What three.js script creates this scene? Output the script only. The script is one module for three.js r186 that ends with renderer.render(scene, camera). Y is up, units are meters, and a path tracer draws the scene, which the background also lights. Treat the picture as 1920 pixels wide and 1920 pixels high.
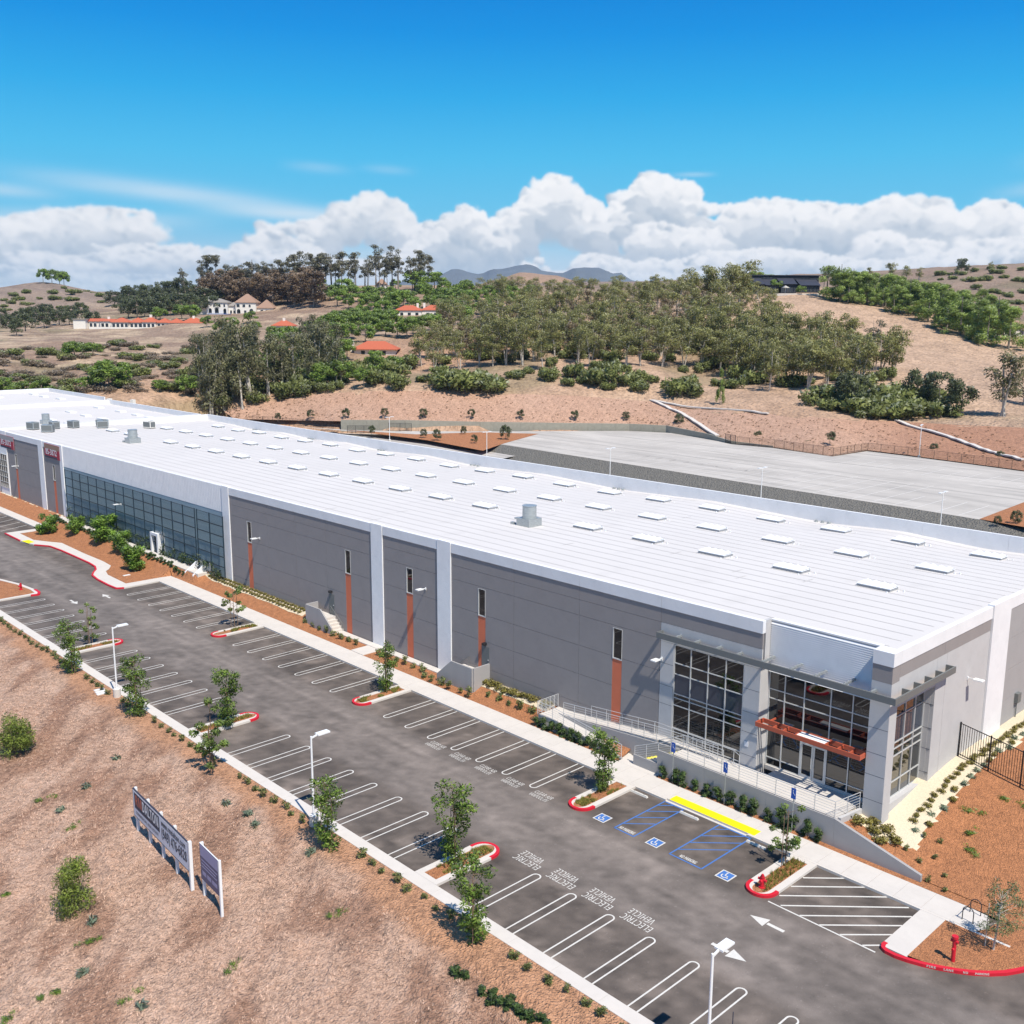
import * as THREE from 'three';
import { FontLoader } from 'three/addons/loaders/FontLoader.js';

// Ground plan used throughout: u runs along the long front of the warehouse, v runs away from the parking lot, z is up (metres).
const P = (u, v, z) => new THREE.Vector3(u, z, -v);
const scene = new THREE.Scene();
const camera = new THREE.PerspectiveCamera(53.44, 1, 0.5, 40000);
camera.rotation.order = 'YXZ';
camera.position.set(0, 31.558, 0);
camera.rotation.set(-0.19492, 0.80516, 0.00676);

const EXPOSURE = 1.2;
const sun = new THREE.DirectionalLight(new THREE.Color(1, 0.945, 0.86), 4.8);
sun.position.copy(P(-70 + 0.62 * 300, 60 - 0.16 * 300, 300));
sun.target.position.copy(P(-70, 60, 0));
sun.castShadow = true;
sun.shadow.mapSize.set(4096, 4096);
Object.assign(sun.shadow.camera, { left: -190, right: 190, top: 190, bottom: -190, near: 10, far: 700 });
scene.add(sun, sun.target);

// ---------------------------------------------------------------- noise
const hash = (x, y, s) => { let h = (x * 374761393 + y * 668265263 + s * 2147483647) | 0; h = Math.imul(h ^ (h >>> 13), 1274126177); h = Math.imul(h ^ (h >>> 15), 2246822519); return ((h ^ (h >>> 16)) >>> 0) / 4294967296; };
const sm = (t) => t * t * (3 - 2 * t);
const lerp = (a, b, t) => a + (b - a) * t;
const clamp = (x, a = 0, b = 1) => Math.min(b, Math.max(a, x));
const sstep = (a, b, x) => sm(clamp((x - a) / (b - a)));
const mix3 = (a, b, t) => [lerp(a[0], b[0], t), lerp(a[1], b[1], t), lerp(a[2], b[2], t)];
function vnoise(x, y, s = 0, px = 0, py = px) {
  let xi = Math.floor(x), yi = Math.floor(y); const fx = sm(x - xi), fy = sm(y - yi);
  let x1 = xi + 1, y1 = yi + 1;
  if (px) { xi = ((xi % px) + px) % px; x1 = ((x1 % px) + px) % px; yi = ((yi % py) + py) % py; y1 = ((y1 % py) + py) % py; }
  return lerp(lerp(hash(xi, yi, s), hash(x1, yi, s), fx), lerp(hash(xi, y1, s), hash(x1, y1, s), fx), fy);
}
function fbm(x, y, oct = 4, s = 0, px = 0, py = px) { let a = 0.5, v = 0, t = 0; for (let o = 0; o < oct; o++) { v += a * vnoise(x, y, s + o * 17, px, py); t += a; a *= 0.5; x *= 2; y *= 2; px *= 2; py *= 2; } return v / t; }
function rng(seed) { let a = seed >>> 0; return () => { a = (a + 0x6d2b79f5) | 0; let t = Math.imul(a ^ (a >>> 15), 1 | a); t = (t + Math.imul(t ^ (t >>> 7), 61 | t)) ^ t; return ((t ^ (t >>> 14)) >>> 0) / 4294967296; }; }

// ---------------------------------------------------------------- sky: clear blue above a bank of cumulus that rings the horizon
function skyTexture() {
  const W = 4096, H = 2048, data = new Float32Array(W * H * 4), TOP = 24, rows = Math.ceil((TOP / 180) * H), j0 = H / 2;
  const stops = [[-90, 0.5, 0.55, 0.58], [0, 0.5, 0.66, 0.78], [2, 0.34, 0.62, 0.82], [5, 0.16, 0.585, 0.87], [8, 0.085, 0.53, 0.88], [11, 0.03, 0.415, 0.84], [14, 0.008, 0.3, 0.78], [17, 0.002, 0.22, 0.7], [30, 0.02, 0.18, 0.56], [60, 0.06, 0.19, 0.5], [90, 0.07, 0.19, 0.47]];
  const grad = (el) => { for (let k = 1; k < stops.length; k++) if (el <= stops[k][0]) { const a = stops[k - 1], b = stops[k], t = (el - a[0]) / (b[0] - a[0]); return [lerp(a[1], b[1], t), lerp(a[2], b[2], t), lerp(a[3], b[3], t)]; } return stops[stops.length - 1].slice(1); };
  const C = new Float32Array(W * rows * 4);
  const azOf = (i) => { let a = (i / W - 0.25) * 360 + 46.13; a = ((a + 180) % 360 + 360) % 360 - 180; return a; };   // degrees clockwise from the way the camera looks
  const iOf = (az) => ((az - 46.13) / 360 + 0.25) * W;
  const put = (i, j, rgb, al) => { if (j < 0 || j >= rows || al <= 0) return; i = ((i % W) + W) % W; const k = (j * W + i) * 4, a0 = C[k + 3]; for (let c = 0; c < 3; c++) C[k + c] = C[k + c] * (1 - al) + rgb[c] * al; C[k + 3] = a0 + (1 - a0) * al; };
  // height of the cloud tops round the horizon (degrees), from the photograph inside the frame and of the same kind beyond it
  const tops = [[-30, 4.4], [-27, 4.3], [-23, 5.0], [-20.5, 5.1], [-17, 4.6], [-12.5, 4.6], [-10.5, 4.9], [-9.3, 5.7], [-8, 6.3], [-6.6, 5.8], [-5.3, 4.6], [-3.6, 4.7], [-1.5, 4.6], [0, 5.6], [1, 6.5], [2.1, 7.2], [3.4, 6.3], [4.6, 5.3], [5.6, 6], [7.1, 7.25], [9, 6.8], [10.4, 5.6], [11.5, 5.7], [13.5, 5.8], [16, 5.6], [17.6, 5.4], [19.8, 5.9], [21.6, 5.6], [22.8, 4.9], [24, 5.5], [26, 5.1], [27.5, 4.6], [31, 4.6]];
  const topAt = (az) => { if (az > -30 && az < 31) for (let k = 1; k < tops.length; k++) if (az <= tops[k][0]) { const a = tops[k - 1], b = tops[k]; return lerp(a[1], b[1], sm((az - a[0]) / (b[0] - a[0]))); } return 3.6 + 3.6 * fbm(az * 0.13 + 200, 3.3, 3, 5); };
  const R = rng(11);
  const puff = (az, el, r, bright, soft, flat) => {
    const ic = iOf(az), jc = (el / 180) * H, rp = (r / 360) * W * 1.35;
    for (let j = Math.floor(jc - rp); j <= jc + rp; j++) for (let i = Math.floor(ic - rp); i <= ic + rp; i++) {
      const dx = ((i - ic) * 360) / W / r, dy = ((j - jc) * 180) / H / r * flat, ax = ((i % W) + W) % W;
      const n = fbm(ax * 0.06 / Math.max(0.5, r), j * 0.06 / Math.max(0.5, r), 5, 3) - 0.5, n2 = fbm(ax * 0.2, j * 0.2, 5, 9) - 0.5;
      const d = Math.hypot(dx, dy) + n * 0.8 + n2 * 0.55;
      let al = 1 - sstep(1 - soft, 1, d);
      if (dy < 0) al *= 1 - 0.85 * sstep(0.25, 1.0, -dy);
      if (al <= 0.004) continue;
      const lit = 0.5 + dy * 0.46 + dx * 0.2 + n * 0.95 + n2 * 0.8;
      const t = sstep(0.05, 0.8, lit) * (0.3 + 0.7 * bright) - (1 - bright) * 0.25;
      put(i, j, mix3([0.5, 0.585, 0.68], [0.99, 0.99, 1.0], clamp(t)), al * 0.94);
    }
  };
  // thin high veils
  for (const [az, el, w, h, tilt, a] of [[-19, 5.9, 9, 0.55, -0.07, 0.55], [-12, 5.0, 7, 0.5, -0.05, 0.6], [-26, 5.6, 4, 0.35, -0.05, 0.45], [-22, 4.4, 8, 0.5, 0, 0.5], [28, 6.1, 5, 0.4, 0.1, 0.55], [29, 7.6, 5, 0.5, 0.12, 0.22], [-10.5, 7.3, 2.4, 0.3, -0.05, 0.18], [-6.8, 7.3, 2, 0.25, -0.05, 0.16], [9.5, 7.1, 1.6, 0.12, 0, 0.4], [60, 6, 10, 0.5, 0.03, 0.45], [110, 6.6, 9, 0.5, -0.04, 0.4], [-70, 6, 10, 0.5, 0.05, 0.45], [160, 5.6, 9, 0.5, 0, 0.45], [-130, 6.5, 9, 0.5, 0.04, 0.4]]) {
    const ic = iOf(az), jc = (el / 180) * H, wi = (w / 360) * W, hi = (h / 180) * H * 2.2;
    for (let j = Math.floor(jc - hi); j <= jc + hi; j++) for (let i = Math.floor(ic - wi); i <= ic + wi; i++) {
      const dx = (i - ic) / wi, dy = ((j - jc) * 180) / H / h - tilt * dx * w / h;
      const al = a * Math.exp(-dy * dy * 1.4) * sm(clamp(1 - Math.abs(dx))) * (0.55 + 0.9 * fbm((((i % W) + W) % W) * 0.012, j * 0.11, 4, 21));
      put(i, j, [0.8, 0.88, 0.95], clamp(al));
    }
  }
  { // pale veil behind the heaps
    const c = [0.72, 0.83, 0.92]; for (let j = 0; j < rows; j++) { const el = ((j + 0.5) / H) * 180; for (let i = 0; i < W; i++) { const a = 0.7 * (1 - sstep(1.6, 4.6, el + 1.6 * (fbm(i * 0.012, j * 0.05, 4, 44) - 0.5))); if (a > 0.01) put(i, j, c, a); } }
  }
  for (let layer = 0; layer < 5; layer++) {
    const L = [], scale = [1, 0.72, 0.52, 0.36, 0.22][layer], th = [1.9, 1.5, 1.2, 0.9, 0.7][layer], size = [1, 0.85, 0.7, 0.55, 0.42][layer];
    for (let az = -180; az < 180; az += [0.34, 0.36, 0.34, 0.3, 0.3][layer]) {
      if (fbm(az * 0.2 + 40, layer * 9.1, 3, 31) < [0.4 * (1 - sstep(-12, -8, az)) * (az > -60 ? 1 : 0.9), 0.46, 0.42, 0.38, 0.3][layer]) continue;
      const T = layer === 0 ? topAt(az) : (layer === 1 ? topAt(az + 5) : 5.6) * scale * (0.72 + 0.56 * fbm(az * 0.26, layer * 5.7, 3, 8)), side = az > -3 && az < 70 ? 1 : 0.86;
      const r = (0.3 + 0.42 * R()) * size;
      L.push([az + R() * 0.2, T - r * 0.75, r, side]);
      for (let k = 0; k < 4; k++) { const q = (0.4 + 0.75 * R()) * size, d = R(); L.push([az + (R() - 0.5) * 1.4, Math.max(0.3, T - q * 0.8 - d * th), q, side * (1 - 0.85 * sstep(0.1, 1, d)) + (R() - 0.5) * 0.12]); }
    }
    L.sort((a, b) => b[1] + b[2] * 0.3 - (a[1] + a[2] * 0.3));
    for (const [az, el, r, b] of L) { const left = 1 - sstep(-14, 0, az) + sstep(40, 60, az); puff(az, el, r, clamp(b), 0.17 + 0.36 * clamp(left) + 0.03 * layer, 1.15 + 0.35 * clamp(left) * (layer ? 1 : 0.4)); }
  }
  for (let j = 0; j < H; j++) {
    const el = ((j + 0.5) / H - 0.5) * 180, g = grad(el);
    for (let i = 0; i < W; i++) {
      const k = (j * W + i) * 4; let c = g;
      if (j >= j0 && j < j0 + rows) {
        const q = ((j - j0) * W + i) * 4, a = clamp(C[q + 3] * (0.75 + 0.25 * sstep(0.3, 2.5, el)) * (0.9 + 0.1 * sstep(1, 4, el)));
        if (a > 0) { const inv = 1 / Math.max(C[q + 3], 1e-4); const cc = mix3([C[q] * inv, C[q + 1] * inv, C[q + 2] * inv], [0.68, 0.77, 0.84], 0.5 * (1 - sstep(0.2, 2.6, el))); c = mix3(g, cc, a); }
      }
      data[k] = c[0] / EXPOSURE; data[k + 1] = c[1] / EXPOSURE; data[k + 2] = c[2] / EXPOSURE; data[k + 3] = 1;
    }
  }
  const t = new THREE.DataTexture(data, W, H, THREE.RGBAFormat, THREE.FloatType);
  t.mapping = THREE.EquirectangularReflectionMapping; t.magFilter = THREE.LinearFilter; t.minFilter = THREE.LinearFilter; t.wrapS = THREE.RepeatWrapping; t.colorSpace = THREE.LinearSRGBColorSpace; t.needsUpdate = true;
  return t;
}
scene.background = skyTexture();
scene.environment = scene.background;
scene.fog = new THREE.FogExp2(new THREE.Color(0.42, 0.64, 0.95), 0.00005);

// ---------------------------------------------------------------- procedural textures and materials
const enc = (x) => { x = clamp(x); return Math.round(255 * (x <= 0.0031308 ? 12.92 * x : 1.055 * Math.pow(x, 1 / 2.4) - 0.055)); };
function tex(w, h, fn, metresU, metresV = metresU, linear = false) {
  const d = new Uint8Array(w * h * 4);
  for (let y = 0; y < h; y++) for (let x = 0; x < w; x++) { const c = fn(x / w, y / h), k = (y * w + x) * 4; for (let q = 0; q < 3; q++) d[k + q] = linear ? Math.round(255 * clamp(c[q])) : enc(c[q]); d[k + 3] = 255; }
  const t = new THREE.DataTexture(d, w, h); t.wrapS = t.wrapT = THREE.RepeatWrapping; t.magFilter = THREE.LinearFilter; t.minFilter = THREE.LinearMipmapLinearFilter; t.generateMipmaps = true;
  if (!linear) t.colorSpace = THREE.SRGBColorSpace;
  t.repeat.set(1 / metresU, 1 / metresV); t.needsUpdate = true; return t;
}
const bumpTex = (w, h, fn, mu, mv) => tex(w, h, (x, y) => { const v = fn(x, y); return [v, v, v]; }, mu, mv, true);
const grain = (lo, hi, per, oct, seed, size, metres) => tex(size, size, (x, y) => { const v = lerp(lo, hi, fbm(x * per, y * per, oct, seed, per)); return [v, v, v]; }, metres);
const plain = (r, g, b, rough = 0.8, extra = {}) => new THREE.MeshStandardMaterial({ color: new THREE.Color().setRGB(r, g, b), roughness: rough, ...extra });
const M = {};
// asphalt: fine stone speckle; the large stains and wheel tracks ride in vertex colours
M.asphalt = new THREE.MeshStandardMaterial({ vertexColors: true, roughness: 0.92, map: tex(1024, 1024, (x, y) => { const a = fbm(x * 16, y * 16, 5, 1, 16), s = vnoise(x * 256, y * 256, 4, 256), l = vnoise(x * 110, y * 110, 6, 110); const v = 0.6 + 0.4 * a + 0.1 * (vnoise(x * 512, y * 512, 5, 512) - 0.5) + (s > 0.86 ? 0.22 * (s - 0.86) / 0.14 : 0) + (l > 0.93 ? 0.3 : 0) - (l < 0.06 ? 0.14 : 0); return [v, v * 0.985, v * 0.965]; }, 9, 9) });
const streakMap = tex(512, 512, (x, y) => { const v = 0.9 + 0.1 * fbm(x * 8, y * 8, 5, 14, 8) - 0.025 * sstep(0.6, 0.9, vnoise(x * 24, y * 24, 7, 24)); return [v, v, v]; }, 6);
M.concrete = plain(0.62, 0.57, 0.51, 0.9, { map: streakMap });
M.kerb = plain(0.64, 0.585, 0.52, 0.9, { map: streakMap });
M.red = plain(0.6, 0.014, 0.03, 0.55);
M.yellow = plain(0.85, 0.72, 0.0, 0.6);
M.white = plain(0.7, 0.665, 0.6, 0.6, { map: grain(0.82, 1, 32, 4, 3, 256, 3) });
M.blue = plain(0.07, 0.19, 0.5, 0.6, { map: grain(0.75, 1, 32, 4, 3, 256, 3) });
M.mulch = new THREE.MeshStandardMaterial({ roughness: 1, color: new THREE.Color().setRGB(1, 1, 1), map: tex(1024, 1024, (x, y) => { const a = fbm(x * 12, y * 12, 4, 2, 12), f = fbm(x * 120, y * 90, 3, 5, 120, 90), c = vnoise(x * 200, y * 200, 8, 200); const k = 0.66 + 0.5 * (f - 0.5) * 1.7 + 0.34 * (a - 0.5) + (c > 0.9 ? 0.3 : 0); return [0.6 * k, 0.25 * k, 0.105 * k]; }, 5), bumpMap: bumpTex(512, 512, (x, y) => fbm(x * 60, y * 50, 3, 5, 60, 50), 2.5), bumpScale: 0.08 });
M.dirt = new THREE.MeshStandardMaterial({ vertexColors: true, roughness: 1, map: tex(1024, 1024, (x, y) => { const a = fbm(x * 10, y * 10, 5, 12, 10), f = fbm(x * 140, y * 110, 3, 15, 140, 110), f2 = fbm(x * 30, y * 30, 4, 18, 30); const k = clamp(0.84 + 0.7 * (f - 0.5) + 0.8 * (f2 - 0.5) + 0.45 * (a - 0.5), 0.3, 1.15); return [k, k * 0.97, k * 0.94]; }, 7), bumpMap: bumpTex(512, 512, (x, y) => fbm(x * 50, y * 40, 4, 25, 50, 40), 3.5), bumpScale: 0.2 });
M.hill = new THREE.MeshStandardMaterial({ vertexColors: true, roughness: 1, map: tex(1024, 1024, (x, y) => { const a = fbm(x * 10, y * 10, 5, 42, 10), f = fbm(x * 60, y * 60, 4, 45, 60); const k = clamp(0.84 + 0.75 * (f - 0.5) + 0.4 * (a - 0.5), 0.35, 1.1); return [k, k * 0.97, k * 0.94]; }, 40), bumpMap: bumpTex(512, 512, (x, y) => fbm(x * 40, y * 40, 4, 46, 40), 30), bumpScale: 0.8 });
M.gravel = plain(0.66, 0.56, 0.4, 1, { map: grain(0.75, 1.1, 64, 4, 33, 512, 3) });
M.roof = plain(0.62, 0.585, 0.55, 0.95, { map: tex(1024, 1024, (x, y) => { const v = 0.93 + 0.07 * fbm(x * 6, y * 6, 5, 51, 6) - 0.05 * sstep(0.62, 0.85, fbm(x * 14, y * 10, 4, 57, 14, 10)); return [v, v, v]; }, 30) });
M.seam = plain(0.55, 0.52, 0.49, 0.9);
M.grey = plain(0.3, 0.27, 0.255, 0.75, { map: streakMap });
M.reveal = plain(0.07, 0.07, 0.075, 0.9);
M.light = plain(0.52, 0.505, 0.49, 0.75, { map: streakMap });
M.mid = plain(0.36, 0.345, 0.335, 0.75, { map: streakMap });
M.pier = plain(0.87, 0.855, 0.835, 0.75, { map: streakMap });
M.cap = plain(0.8, 0.79, 0.78, 0.7, { map: streakMap });
M.orange = plain(0.66, 0.17, 0.08, 0.7, { map: streakMap });
M.orangeSteel = plain(0.46, 0.1, 0.05, 0.45);
M.steelGrey = plain(0.17, 0.18, 0.175, 0.5, { metalness: 0.2 });
M.galv = plain(0.5, 0.53, 0.52, 0.42, { metalness: 0.55, map: grain(0.7, 1, 24, 4, 61, 256, 2) });
M.rail = plain(0.62, 0.62, 0.61, 0.4, { metalness: 0.35 });
M.alu = plain(0.62, 0.62, 0.6, 0.4, { metalness: 0.3 });
M.whiteMetal = plain(0.8, 0.8, 0.78, 0.4);
M.black = plain(0.02, 0.02, 0.022, 0.5);
M.glass = new THREE.MeshPhysicalMaterial({ color: new THREE.Color().setRGB(0.006, 0.007, 0.009), roughness: 0.015, ior: 1.9 });
M.spandrel = new THREE.MeshPhysicalMaterial({ color: new THREE.Color().setRGB(0.045, 0.055, 0.075), roughness: 0.04, ior: 1.7 });
M.endGlass = new THREE.MeshPhysicalMaterial({ color: new THREE.Color().setRGB(0.02, 0.022, 0.02), roughness: 0.015, ior: 2.3 });
M.teal = plain(0.09, 0.17, 0.21, 0.5, { metalness: 0.2 });
M.tealDark = plain(0.014, 0.035, 0.05, 0.5);
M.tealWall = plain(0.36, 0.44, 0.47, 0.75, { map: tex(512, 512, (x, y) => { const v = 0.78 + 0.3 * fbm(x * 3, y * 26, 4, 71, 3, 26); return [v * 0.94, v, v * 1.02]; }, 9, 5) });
M.terrace = plain(0.6, 0.555, 0.5, 0.9, { map: streakMap });
M.lot = plain(0.6, 0.55, 0.49, 0.9, { map: tex(1024, 1024, (x, y) => { const a = fbm(x * 5, y * 16, 5, 81, 5, 16), b = fbm(x * 3, y * 40, 4, 83, 3, 40), c = fbm(x * 40, y * 40, 3, 85, 40); const v = 0.78 + 0.32 * (a - 0.5) - 0.3 * sstep(0.55, 0.75, b) * a + 0.1 * (c - 0.5); return [v, v, v * 0.99]; }, 60, 60) });
M.rock = plain(0.2, 0.185, 0.155, 1, { map: grain(0.5, 1.3, 90, 4, 91, 512, 14), bumpMap: bumpTex(512, 512, (x, y) => fbm(x * 60, y * 60, 3, 92, 60), 12), bumpScale: 0.5 });
M.retain = plain(0.34, 0.32, 0.255, 0.95, { map: grain(0.8, 1.05, 24, 4, 93, 256, 10) });
M.bark = plain(0.2, 0.13, 0.085, 0.95);
M.paleBark = plain(0.5, 0.45, 0.38, 0.9);
M.greyBark = plain(0.22, 0.19, 0.155, 0.95);
M.tile = plain(0.5, 0.125, 0.06, 0.85, { map: tex(256, 256, (x, y) => { const v = 0.75 + 0.25 * Math.abs(Math.sin(x * Math.PI * 12)) + 0.2 * (fbm(x * 12, y * 12, 4, 95, 12) - 0.5); return [v, v, v]; }, 3) });
M.stucco = plain(0.78, 0.74, 0.66, 0.9);
M.slate = plain(0.035, 0.037, 0.052, 0.6);
M.darkWall = plain(0.02, 0.023, 0.03, 0.7);
M.greyRoof = plain(0.28, 0.25, 0.22, 0.9);
M.brownRoof = plain(0.32, 0.2, 0.14, 0.9);
M.window = new THREE.MeshPhysicalMaterial({ color: new THREE.Color().setRGB(0.03, 0.035, 0.045), roughness: 0.08, ior: 1.6 });
M.leaf = new THREE.MeshPhysicalMaterial({ vertexColors: true, roughness: 0.8, transmission: 0.5, thickness: 0, specularIntensity: 0.35 });
M.signBlue = plain(0.012, 0.09, 0.42, 0.5);
M.bannerRed = plain(0.38, 0.02, 0.04, 0.7);
M.navy = plain(0.035, 0.04, 0.065, 0.7);
M.purple = plain(0.1, 0.09, 0.16, 0.6);
M.purpleLight = plain(0.3, 0.28, 0.42, 0.6);
M.signWhite = plain(0.62, 0.63, 0.68, 0.6);
M.signText = plain(0.04, 0.045, 0.07, 0.7);

// ---------------------------------------------------------------- building blocks
const used = {};
const numbered = (n) => { const k = used[n] = (used[n] ?? -1) + 1; return k ? n + '_' + String(k).padStart(3, '0') : n; };
const sub = (a, b) => [a[0] - b[0], a[1] - b[1], a[2] - b[2]];
const cross = (a, b) => [a[1] * b[2] - a[2] * b[1], a[2] * b[0] - a[0] * b[2], a[0] * b[1] - a[1] * b[0]];
const unit = (a) => { const l = Math.hypot(...a) || 1; return [a[0] / l, a[1] / l, a[2] / l]; };
class B {                                   // collects faces given in (u, v, z), counter-clockwise seen from outside
  constructor() { this.p = []; this.n = []; this.t = []; this.i = []; this.c = null; }
  quad(a, b, c, d, n) {
    n = n ?? unit(cross(sub(b, a), sub(d, a))); const k = this.p.length / 3, ax = Math.abs(n[0]), ay = Math.abs(n[1]), az = Math.abs(n[2]);
    for (const q of [a, b, c, d]) { this.p.push(q[0], q[2], -q[1]); this.n.push(n[0], n[2], -n[1]); if (az >= ax && az >= ay) this.t.push(q[0], q[1]); else if (ay >= ax) this.t.push(q[0], q[2]); else this.t.push(q[1], q[2]); }
    this.i.push(k, k + 1, k + 2, k, k + 2, k + 3); return this;
  }
  tri(a, b, c, n) { n = n ?? unit(cross(sub(b, a), sub(c, a))); const k = this.p.length / 3; for (const q of [a, b, c]) { this.p.push(q[0], q[2], -q[1]); this.n.push(n[0], n[2], -n[1]); this.t.push(q[0], q[1]); } this.i.push(k, k + 1, k + 2); return this; }
  box(u0, u1, v0, v1, z0, z1, bottom = false) {
    const A = [u0, v0, z0], Bq = [u1, v0, z0], C = [u1, v1, z0], D = [u0, v1, z0], a = [u0, v0, z1], b = [u1, v0, z1], c = [u1, v1, z1], d = [u0, v1, z1];
    this.quad(A, Bq, b, a).quad(Bq, C, c, b).quad(C, D, d, c).quad(D, A, a, d).quad(a, b, c, d); if (bottom) this.quad(D, C, Bq, A); return this;
  }
  beam(p, q, w, h = w) {                    // rectangular bar from p to q
    const d = unit(sub(q, p)), s0 = Math.abs(d[2]) > 0.95 ? [1, 0, 0] : unit(cross(d, [0, 0, 1])), t0 = unit(cross(s0, d)), o = (e, x, y) => [e[0] + s0[0] * x * w / 2 + t0[0] * y * h / 2, e[1] + s0[1] * x * w / 2 + t0[1] * y * h / 2, e[2] + s0[2] * x * w / 2 + t0[2] * y * h / 2];
    const r = [[-1, -1], [1, -1], [1, 1], [-1, 1]], A = r.map(([x, y]) => o(p, x, y)), C = r.map(([x, y]) => o(q, x, y));
    for (let k = 0; k < 4; k++) { const m = (k + 1) % 4; this.quad(A[m], A[k], C[k], C[m]); } this.quad(A[0], A[1], A[2], A[3]); this.quad(C[3], C[2], C[1], C[0]); return this;
  }
  tube(p, q, r0, r1 = r0, n = 7, caps = true) {
    const d = unit(sub(q, p)), s = Math.abs(d[2]) > 0.95 ? unit(cross([1, 0, 0], d)) : unit(cross(d, [0, 0, 1])), t = unit(cross(d, s)), k0 = this.p.length / 3;
    for (let k = 0; k <= n; k++) { const a = (k / n) * Math.PI * 2, m = [s[0] * Math.cos(a) + t[0] * Math.sin(a), s[1] * Math.cos(a) + t[1] * Math.sin(a), s[2] * Math.cos(a) + t[2] * Math.sin(a)]; for (const [e, r, y] of [[p, r0, 0], [q, r1, 1]]) { this.p.push(e[0] + m[0] * r, e[2] + m[2] * r, -(e[1] + m[1] * r)); this.n.push(m[0], m[2], -m[1]); this.t.push(k / n, y); } }
    for (let k = 0; k < n; k++) { const a = k0 + 2 * k; this.i.push(a, a + 2, a + 3, a, a + 3, a + 1); }
    if (caps) for (const [e, r, f] of [[p, r0, -1], [q, r1, 1]]) { const c = this.p.length / 3, m = [d[0] * f, d[1] * f, d[2] * f]; for (let k = 0; k < n; k++) { const a = (k / n) * Math.PI * 2; this.p.push(e[0] + (s[0] * Math.cos(a) + t[0] * Math.sin(a)) * r, e[2] + (s[2] * Math.cos(a) + t[2] * Math.sin(a)) * r, -(e[1] + (s[1] * Math.cos(a) + t[1] * Math.sin(a)) * r)); this.n.push(m[0], m[2], -m[1]); this.t.push(0, 0); } for (let k = 1; k < n - 1; k++) f > 0 ? this.i.push(c, c + k, c + k + 1) : this.i.push(c, c + k + 1, c + k); }
    return this;
  }
  sheet(poly, z) {                          // flat polygon; z a number or a function of (u, v)
    const v2 = poly.map(([u, v]) => new THREE.Vector2(u, v)); if (THREE.ShapeUtils.isClockWise(v2)) { v2.reverse(); poly = poly.slice().reverse(); }
    const f = typeof z === 'function' ? z : () => z, k = this.p.length / 3;
    for (const [u, v] of poly) { this.p.push(u, f(u, v), -v); this.n.push(0, 1, 0); this.t.push(u, v); }
    for (const [a, b, c] of THREE.ShapeUtils.triangulateShape(v2, [])) this.i.push(k + a, k + b, k + c); return this;
  }
  prism(poly, z0, z1, holes = []) {
    const v2 = poly.map(([u, v]) => new THREE.Vector2(u, v)); if (THREE.ShapeUtils.isClockWise(v2)) { v2.reverse(); poly = poly.slice().reverse(); }
    const hs = holes.map((h) => { const w = h.map(([u, v]) => new THREE.Vector2(u, v)); if (!THREE.ShapeUtils.isClockWise(w)) w.reverse(); return w; });
    const all = [v2, ...hs].flat(), k = this.p.length / 3; for (const q of all) { this.p.push(q.x, z1, -q.y); this.n.push(0, 1, 0); this.t.push(q.x, q.y); }
    for (const [a, b, c] of THREE.ShapeUtils.triangulateShape(v2, hs)) this.i.push(k + a, k + b, k + c);
    for (const ring of [v2, ...hs]) for (let j = 0; j < ring.length; j++) { const a = ring[j], b = ring[(j + 1) % ring.length]; if (a.distanceTo(b) > 1e-6) this.quad([a.x, a.y, z0], [b.x, b.y, z0], [b.x, b.y, z1], [a.x, a.y, z1]); }
    return this;
  }
  strip(path, w, z) {                       // flat painted band along a path
    const f = typeof z === 'function' ? z : () => z, n = path.length, L = [], Rr = [];
    for (let k = 0; k < n; k++) { const a = path[Math.max(0, k - 1)], b = path[Math.min(n - 1, k + 1)], d = Math.hypot(b[0] - a[0], b[1] - a[1]) || 1, nx = -(b[1] - a[1]) / d, ny = (b[0] - a[0]) / d; L.push([path[k][0] + nx * w / 2, path[k][1] + ny * w / 2]); Rr.push([path[k][0] - nx * w / 2, path[k][1] - ny * w / 2]); }
    for (let k = 0; k < n - 1; k++) this.quad([...Rr[k], f(...Rr[k])], [...Rr[k + 1], f(...Rr[k + 1])], [...L[k + 1], f(...L[k + 1])], [...L[k], f(...L[k])]); return this;
  }
  grid(us, vs, zf, cf) {                    // height field with smooth normals and optional colours
    const nu = us.length, nv = vs.length, k = this.p.length / 3; if (cf) this.c = this.c ?? [];
    for (let j = 0; j < nv; j++) for (let i = 0; i < nu; i++) {
      const u = us[i], v = vs[j], z = zf(u, v), e = Math.max(0.05, Math.min(us[Math.min(nu - 1, i + 1)] - u || u - us[i - 1], vs[Math.min(nv - 1, j + 1)] - v || v - vs[j - 1]) * 0.7);
      const nx = zf(u - e, v) - zf(u + e, v), ny = zf(u, v - e) - zf(u, v + e), l = Math.hypot(nx, ny, 2 * e);
      this.p.push(u, z, -v); this.n.push(nx / l, 2 * e / l, -ny / l); this.t.push(u, v); if (cf) this.c.push(...cf(u, v, z));
    }
    for (let j = 0; j < nv - 1; j++) for (let i = 0; i < nu - 1; i++) { const a = k + j * nu + i; this.i.push(a, a + 1, a + nu + 1, a, a + nu + 1, a + nu); } return this;
  }
  geo() {
    const g = new THREE.BufferGeometry(); g.setAttribute('position', new THREE.Float32BufferAttribute(this.p, 3)); g.setAttribute('normal', new THREE.Float32BufferAttribute(this.n, 3)); g.setAttribute('uv', new THREE.Float32BufferAttribute(this.t, 2));
    if (this.c) g.setAttribute('color', new THREE.Float32BufferAttribute(this.c, 3)); g.setIndex(this.i); return g;
  }
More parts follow.
